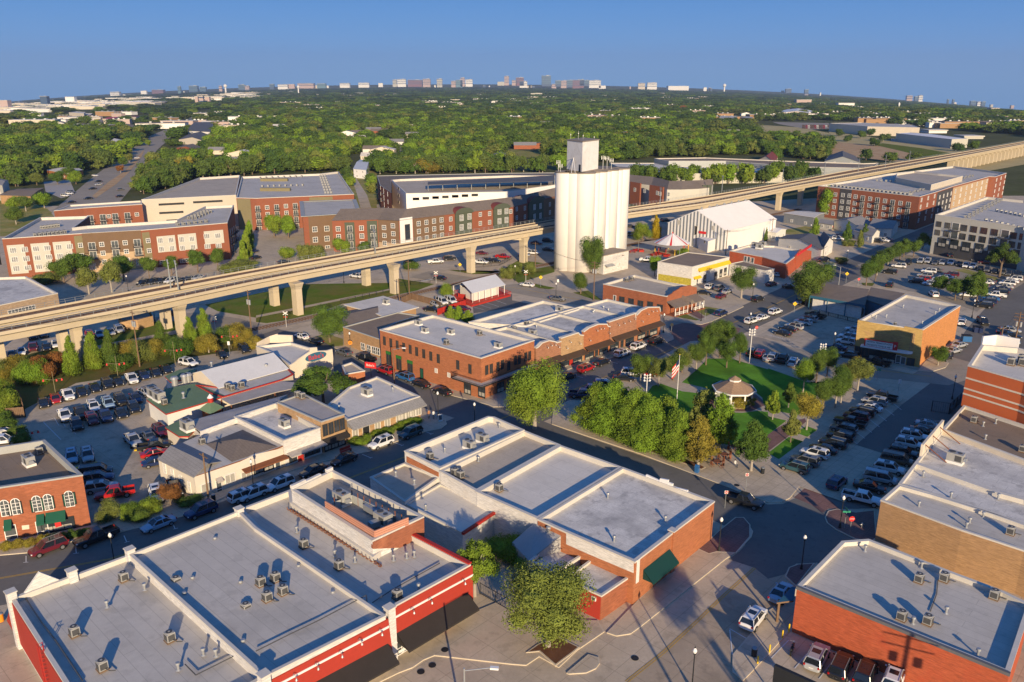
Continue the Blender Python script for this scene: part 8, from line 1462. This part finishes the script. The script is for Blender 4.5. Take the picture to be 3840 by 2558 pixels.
for k,s in enumerate(('c3 1885,900','c3 1950,835','c3 2040,760')):
 r=thing('patio_table','%s round wooden patio table from the mailbox in the square'%ORD[k],'table',(*pts(s)[0],.14),0,'patio tables');m=MB();m.cyl((0,0),.72,.78,.65,'teak',n=16);m.build('table_top',r,True);m=MB();m.cyl((0,0),0,.72,.06,'teak',n=6);m.build('leg',r,True)
 for q in range(4):
  a=q*math.pi/2+.5;p=pts(s)[0];c=thing('patio_chair','wooden patio chair at the %s round table in the square'%ORD[k],'chair',(p[0]+1.1*math.cos(a),p[1]+1.1*math.sin(a),.14),a-math.pi/2,'chairs at the %s patio table'%ORD[k]);m=MB();m.box((0,0,.45),(.5,.5,.06),'teak');m.build('seat',c,True);m=MB();m.box((0,.24,.75),(.5,.05,.6),'teak');m.build('backrest',c,True);m=MB();[m.box((x,y,.22),(.05,.05,.44),'teak')for x in(-.22,)for y in(-.22,)];m.build('leg',c,True)
  for x,y in((.22,-.22),(-.22,.22),(.22,.22)):m=MB();m.box((x,y,.22),(.05,.05,.44),'teak');m.build('leg',c,True)
r=thing('bench','red bench on the pavement near the dark shopfront','bench',(*pts('c2 828,785')[0],.13),math.pi/2-GA);m=MB();m.box((0,0,.45),(2.2,.5,.07),'redpaint');m.build('seat',r,True);m=MB();m.box((0,.24,.8),(2.2,.06,.5),'redpaint');m.build('backrest',r,True)
for x in(-.95,.95):m=MB();m.box((x,0,.22),(.08,.45,.44),'dark');m.build('leg',r,True)
r=thing('sandwich_board','white folding sandwich board on the corner pavement','sign',(*pts('c2 1692,490')[0],.13),.4);m=MB();m.mesh([(-.4,-.35,0),(.4,-.35,0),(.4,0,1.3),(-.4,0,1.3),(-.4,.35,0),(.4,.35,0)],[(0,1,2,3),(3,2,5,4)],'white');m.build('panel',r,True);m=MB();m.mesh([(-.3,-.31,.3),(.3,-.31,.3),(.3,-.1,1.1),(-.3,-.1,1.1)],[(0,1,2,3)],'glassgrey');m.build('poster',r,True)
p,h=htop('c3 1515,290 b3 1540,1300');r=single('flagpole','tall white flagpole in the square','flagpole',p);m=MB();m.cyl(p,0,h,.08,'white',.04,8);m.build('pole',r);m=MB();m.cyl(p,h,h+.2,.1,'yellow',.02,8);m.build('finial',r)
r=single('flag','limp red and white striped flag with a blue corner on the flagpole','flag',(p[0],p[1]));m=MB();n=7
for k in range(n):
 z0,z1=h-.8-k*.36,h-.8-(k+1)*.36
 for q in range(4):x0,x1=-q*.32,-(q+1)*.32;dz=lambda x:x*1.5;m.poly([(p[0]+x0,p[1]+.12*math.sin(q*2),z0+dz(x0)),(p[0]+x1,p[1]+.12*math.sin(q*2+2),z0+dz(x1)),(p[0]+x1,p[1]+.12*math.sin(q*2+2),z1+dz(x1)),(p[0]+x0,p[1]+.12*math.sin(q*2),z1+dz(x0))],'paint_n' if(k<3 and q<2)else('signred' if k%2==0 else 'white'))
m.build('cloth',r)
for k,s in enumerate(('b1 1085,1505 b1 1062,1310','b1 1612,1388 b1 1598,1180','b1 2125,1245 b1 2108,1060','c1 512,238 c1 480,32','c1 270,650 c1 262,560')):
 p,h=htop(s);r=single('lantern_post','green post hung with red lanterns, %s'%('second from the lot gate','third from the lot gate','nearest the black suv','nearest the lot gate','in the shaded lot')[k],'lamp post',p,'green lantern posts');m=MB();m.cyl(p,0,h,.08,'aptolive',.05,6);[m.tube((p[0],p[1],h*.62),(p[0]+a,p[1]+b__,h*.62+.3),.04,'aptolive')for a,b__ in((-1.8,-.4),(1.6,.3))];m.build('post',r)
 for a,b__ in((-1.8,-.4),(1.6,.3),(.8,-.2)):m=MB();m.cyl((p[0]+a,p[1]+b__),h*.62-.15,h*.62+.25,.22,'signred',.12,8);m.build('lantern',r)
for k,s in enumerate(('d3 1130,1350','d2 1735,1280','d2 1620,1415','d2 1515,1475','c3 2065,1085')):p=pts(s)[0];m=MB();m.cyl((0,0),0,.02,.42,'dark',n=18);o=m.build('manhole_cover');o.location=(*p,.03 if k in(0,2,3)else.135);tag(o,'round dark manhole cover, %s from the oak island'%ORD[k],'manhole cover')
r=thing('billboard','black framed billboard with white panels cut by the lower frame','billboard',(*G('d4',280,1650,0),0));q=[G('d4',65,1405,4.0),G('d4',470,1590,4.0)];m=MB();m.beam((*q[0],3.0),(*q[1],3.0),.4,2.0,'dark');m.build('frame',r);m=MB();a,b_=lerp(q[0],q[1],.12),lerp(q[0],q[1],.85);m.beam((a[0],a[1]-.22,3.0),(b_[0],b_[1]-.22,3.0),.05,1.5,'white');m.build('panel',r);m=MB();[m.beam((*lerp(q[0],q[1],f),0),(*lerp(q[0],q[1],f),2.2),.15,.15,'dark')for f in(.1,.9)];m.build('leg',r)
r=thing('planter','large timber clad planter with a dark top under the viaduct','planter',(*G('b1',1255,1050),0));q=[(G('b1',1255,1030)[0]+4.6*math.cos(a),G('b1',1255,1030)[1]+4.6*math.sin(a))for a in[k*math.pi/3 for k in range(6)]];m=MB();m.prism(q,0,2.6,'tanbrick2');m.build('wall',r);m=MB();m.poly([(*p,2.4)for p in ccw(inset(q,.5))],'roofbrown');m.build('top',r)
fence('wooden_gate','brown timber gate enclosure at the corner of the lot','c1 70,470 235,455 190,300 100,250',2.2,'wood',True,cat='gate')
fence('seating_enclosure','black framed outdoor seating enclosure beside the striped orange wall','c4 1500,400 1660,425 1760,330',2.2,'dark',False,.35,'enclosure');m=MB();m.beam((*G('c4',1665,425),.6),(*G('c4',1790,280),.6),.15,1.2,'bluepaint');tag(recenter(m.build('low_wall')),'pale blue low wall beside the outdoor seating','wall')
r=thing('hanging_sign','small red name sign on a post by the low brick building','sign',(*G('b2',1058,1500),0));p=G('b2',1058,1500);m=MB();m.box((p[0],p[1],2.6),(2.6,.2,1.3),'signred',-.3);m.build('panel',r);m=MB();m.beam((*p,0),(*p,2.0),.12,.12,'dark');m.build('post',r);text("Babe's",.75,(p[0]-.04,p[1]-.13,2.6),-.3,'white','lettering',r)
r=thing('blade_sign','tall black vertical sign with white letters at the brick apartment corner','sign',(*G('b1',10,560),0));p=G('b1',8,560);m=MB();m.box((*p,7.5),(1.5,.5,8.5),'dark');m.build('panel',r)
for k,ch in enumerate('LUXE'):text(ch,1.5,(p[0],p[1]-.3,10.4-k*1.6),0,'white','lettering',r)
mat('skin',(.45,.27,.19),.7,.05,2);mat('shirtorange',(.45,.20,.08),.9,.1,2);mat('shirtwhite',(.7,.7,.68),.9,.1,2);mat('trousers',(.05,.06,.09),.9,.1,2)
def person(s,lab,shirt,rz,sit=False,z=.13):
 p=pts(s)[0];r=thing('person',lab,'person',(*p,z),rz)
 if sit:V=[(0,0,.52),(0,.02,.8),(0,.02,1.0),(0,0,1.12),(0,0,1.28),(.1,-.42,.52),(.1,-.45,.06),(-.1,-.42,.52),(-.1,-.45,.06),(.2,0,1.0),(.27,-.1,.76),(.2,-.32,.66),(-.2,0,1.0),(-.27,-.1,.76),(-.2,-.32,.66),(.1,-.58,.04),(-.1,-.58,.04)]
 else:V=[(0,0,.92),(0,0,1.2),(0,0,1.42),(0,0,1.54),(0,0,1.72),(.1,-.03,.5),(.11,.02,.06),(-.1,.04,.5),(-.11,-.02,.06),(.2,0,1.4),(.26,.02,1.12),(.25,-.06,.85),(-.2,0,1.4),(-.26,.02,1.12),(-.25,-.06,.85),(.11,-.12,.03),(-.11,-.16,.03)]
 E_=[(0,1),(1,2),(2,3),(3,4),(0,5),(5,6),(0,7),(7,8),(2,9),(9,10),(10,11),(2,12),(12,13),(13,14),(6,15),(8,16)];R_=[.15,.15,.15,.06,.11,.085,.05,.085,.05,.06,.045,.035,.06,.045,.035,.04,.04]
 me=bpy.data.meshes.new('body');me.from_pydata(V,E_,[]);o=bpy.data.objects.new('body',me);C.objects.link(o);md=o.modifiers.new('s','SKIN');
 for k,sv in enumerate(me.skin_vertices[0].data):sv.radius=(R_[k],R_[k]*.8);sv.use_root=k==0
 o.modifiers.new('u','SUBSURF').levels=1;dg=bpy.context.evaluated_depsgraph_get();nm=bpy.data.meshes.new_from_object(o.evaluated_get(dg));o.modifiers.clear();o.data=nm;nm.materials.clear()
 for k in('skin',shirt,'trousers','dark'):nm.materials.append(MATS[k])
 for f in nm.polygons:zc=f.center.z/(1.3 if sit else 1.75);f.material_index=0 if zc>.86 else(1 if zc>(.45 if sit else.54)else(2 if zc>.06 else 3));f.use_smooth=True
 o.parent=r;hd=nm.copy();m=MB();zt_=1.33 if sit else 1.77;m.cyl((0,.01),zt_-.1,zt_+.03,.115,'dark',.06,12);m.build('hair',r,True)
person('c2 1590,470','person in an orange shirt walking at the corner office pavement','shirtorange',.5);person('c2 1632,474','person in a white shirt walking beside the orange shirted one','shirtwhite',.6);person('c3 2045,915','person in dark trousers sitting near the patio tables','shirtwhite',.8,True,.13)
def south(p,d):return(p[0]+math.sin(SUN_AZ)*d,p[1]+math.cos(SUN_AZ)*d)
for(t,u,v),h,arms,lab in((('d3',1040,820),11.0,0,'tall wooden pole on the near side of the concrete street'),(('d3',1830,640),9.0,0,'second tall wooden pole beside the concrete street')):
 p=south(G(t,u,v),h/math.tan(SUN_EL));r=single('utility_pole',lab,'utility pole',p,'wooden utility poles');m=MB();m.cyl(p,0,h,.22,'wood',.14,8);m.build('pole',r)
A,Bq=ob.O[0],ob.O[6];mm,zz=onwall(A,Bq,'d4',1290,1180);d=Vector((Bq[0]-A[0],Bq[1]-A[1])).normalized();p=south((A[0]+d.x*mm,A[1]+d.y*mm),24)
r=single('utility_pole','large utility pole with crossarms and transformers south of the orange wall','utility pole',p,'wooden utility poles');m=MB();m.cyl(p,0,12.3,.2,'wood',.14,8);m.build('pole',r);m=MB()
for z in(11.6,10.4):m.beam((p[0]-1.5,p[1]-.3,z),(p[0]+1.5,p[1]+.3,z),.12,.14,'wood')
m.build('crossarm',r)
for a in(-1.2,1.2):m=MB();m.cyl((p[0]+a*.6,p[1]),8.4,9.5,.28,'galv',n=10);m.build('transformer',r)
p=south(G('d3',1560,800),50);tree(*p,16.5,6.5,'round','mid','tall tree on the near side of the concrete street','street trees',.66,1)
r=p
m=MB();m.cyl((p[0]+.3,p[1]-.6),0,11,.5,'wood',.4,8);tag(recenter(m.build('thick_pole')),'thick wooden post standing next to the tall tree','pole')
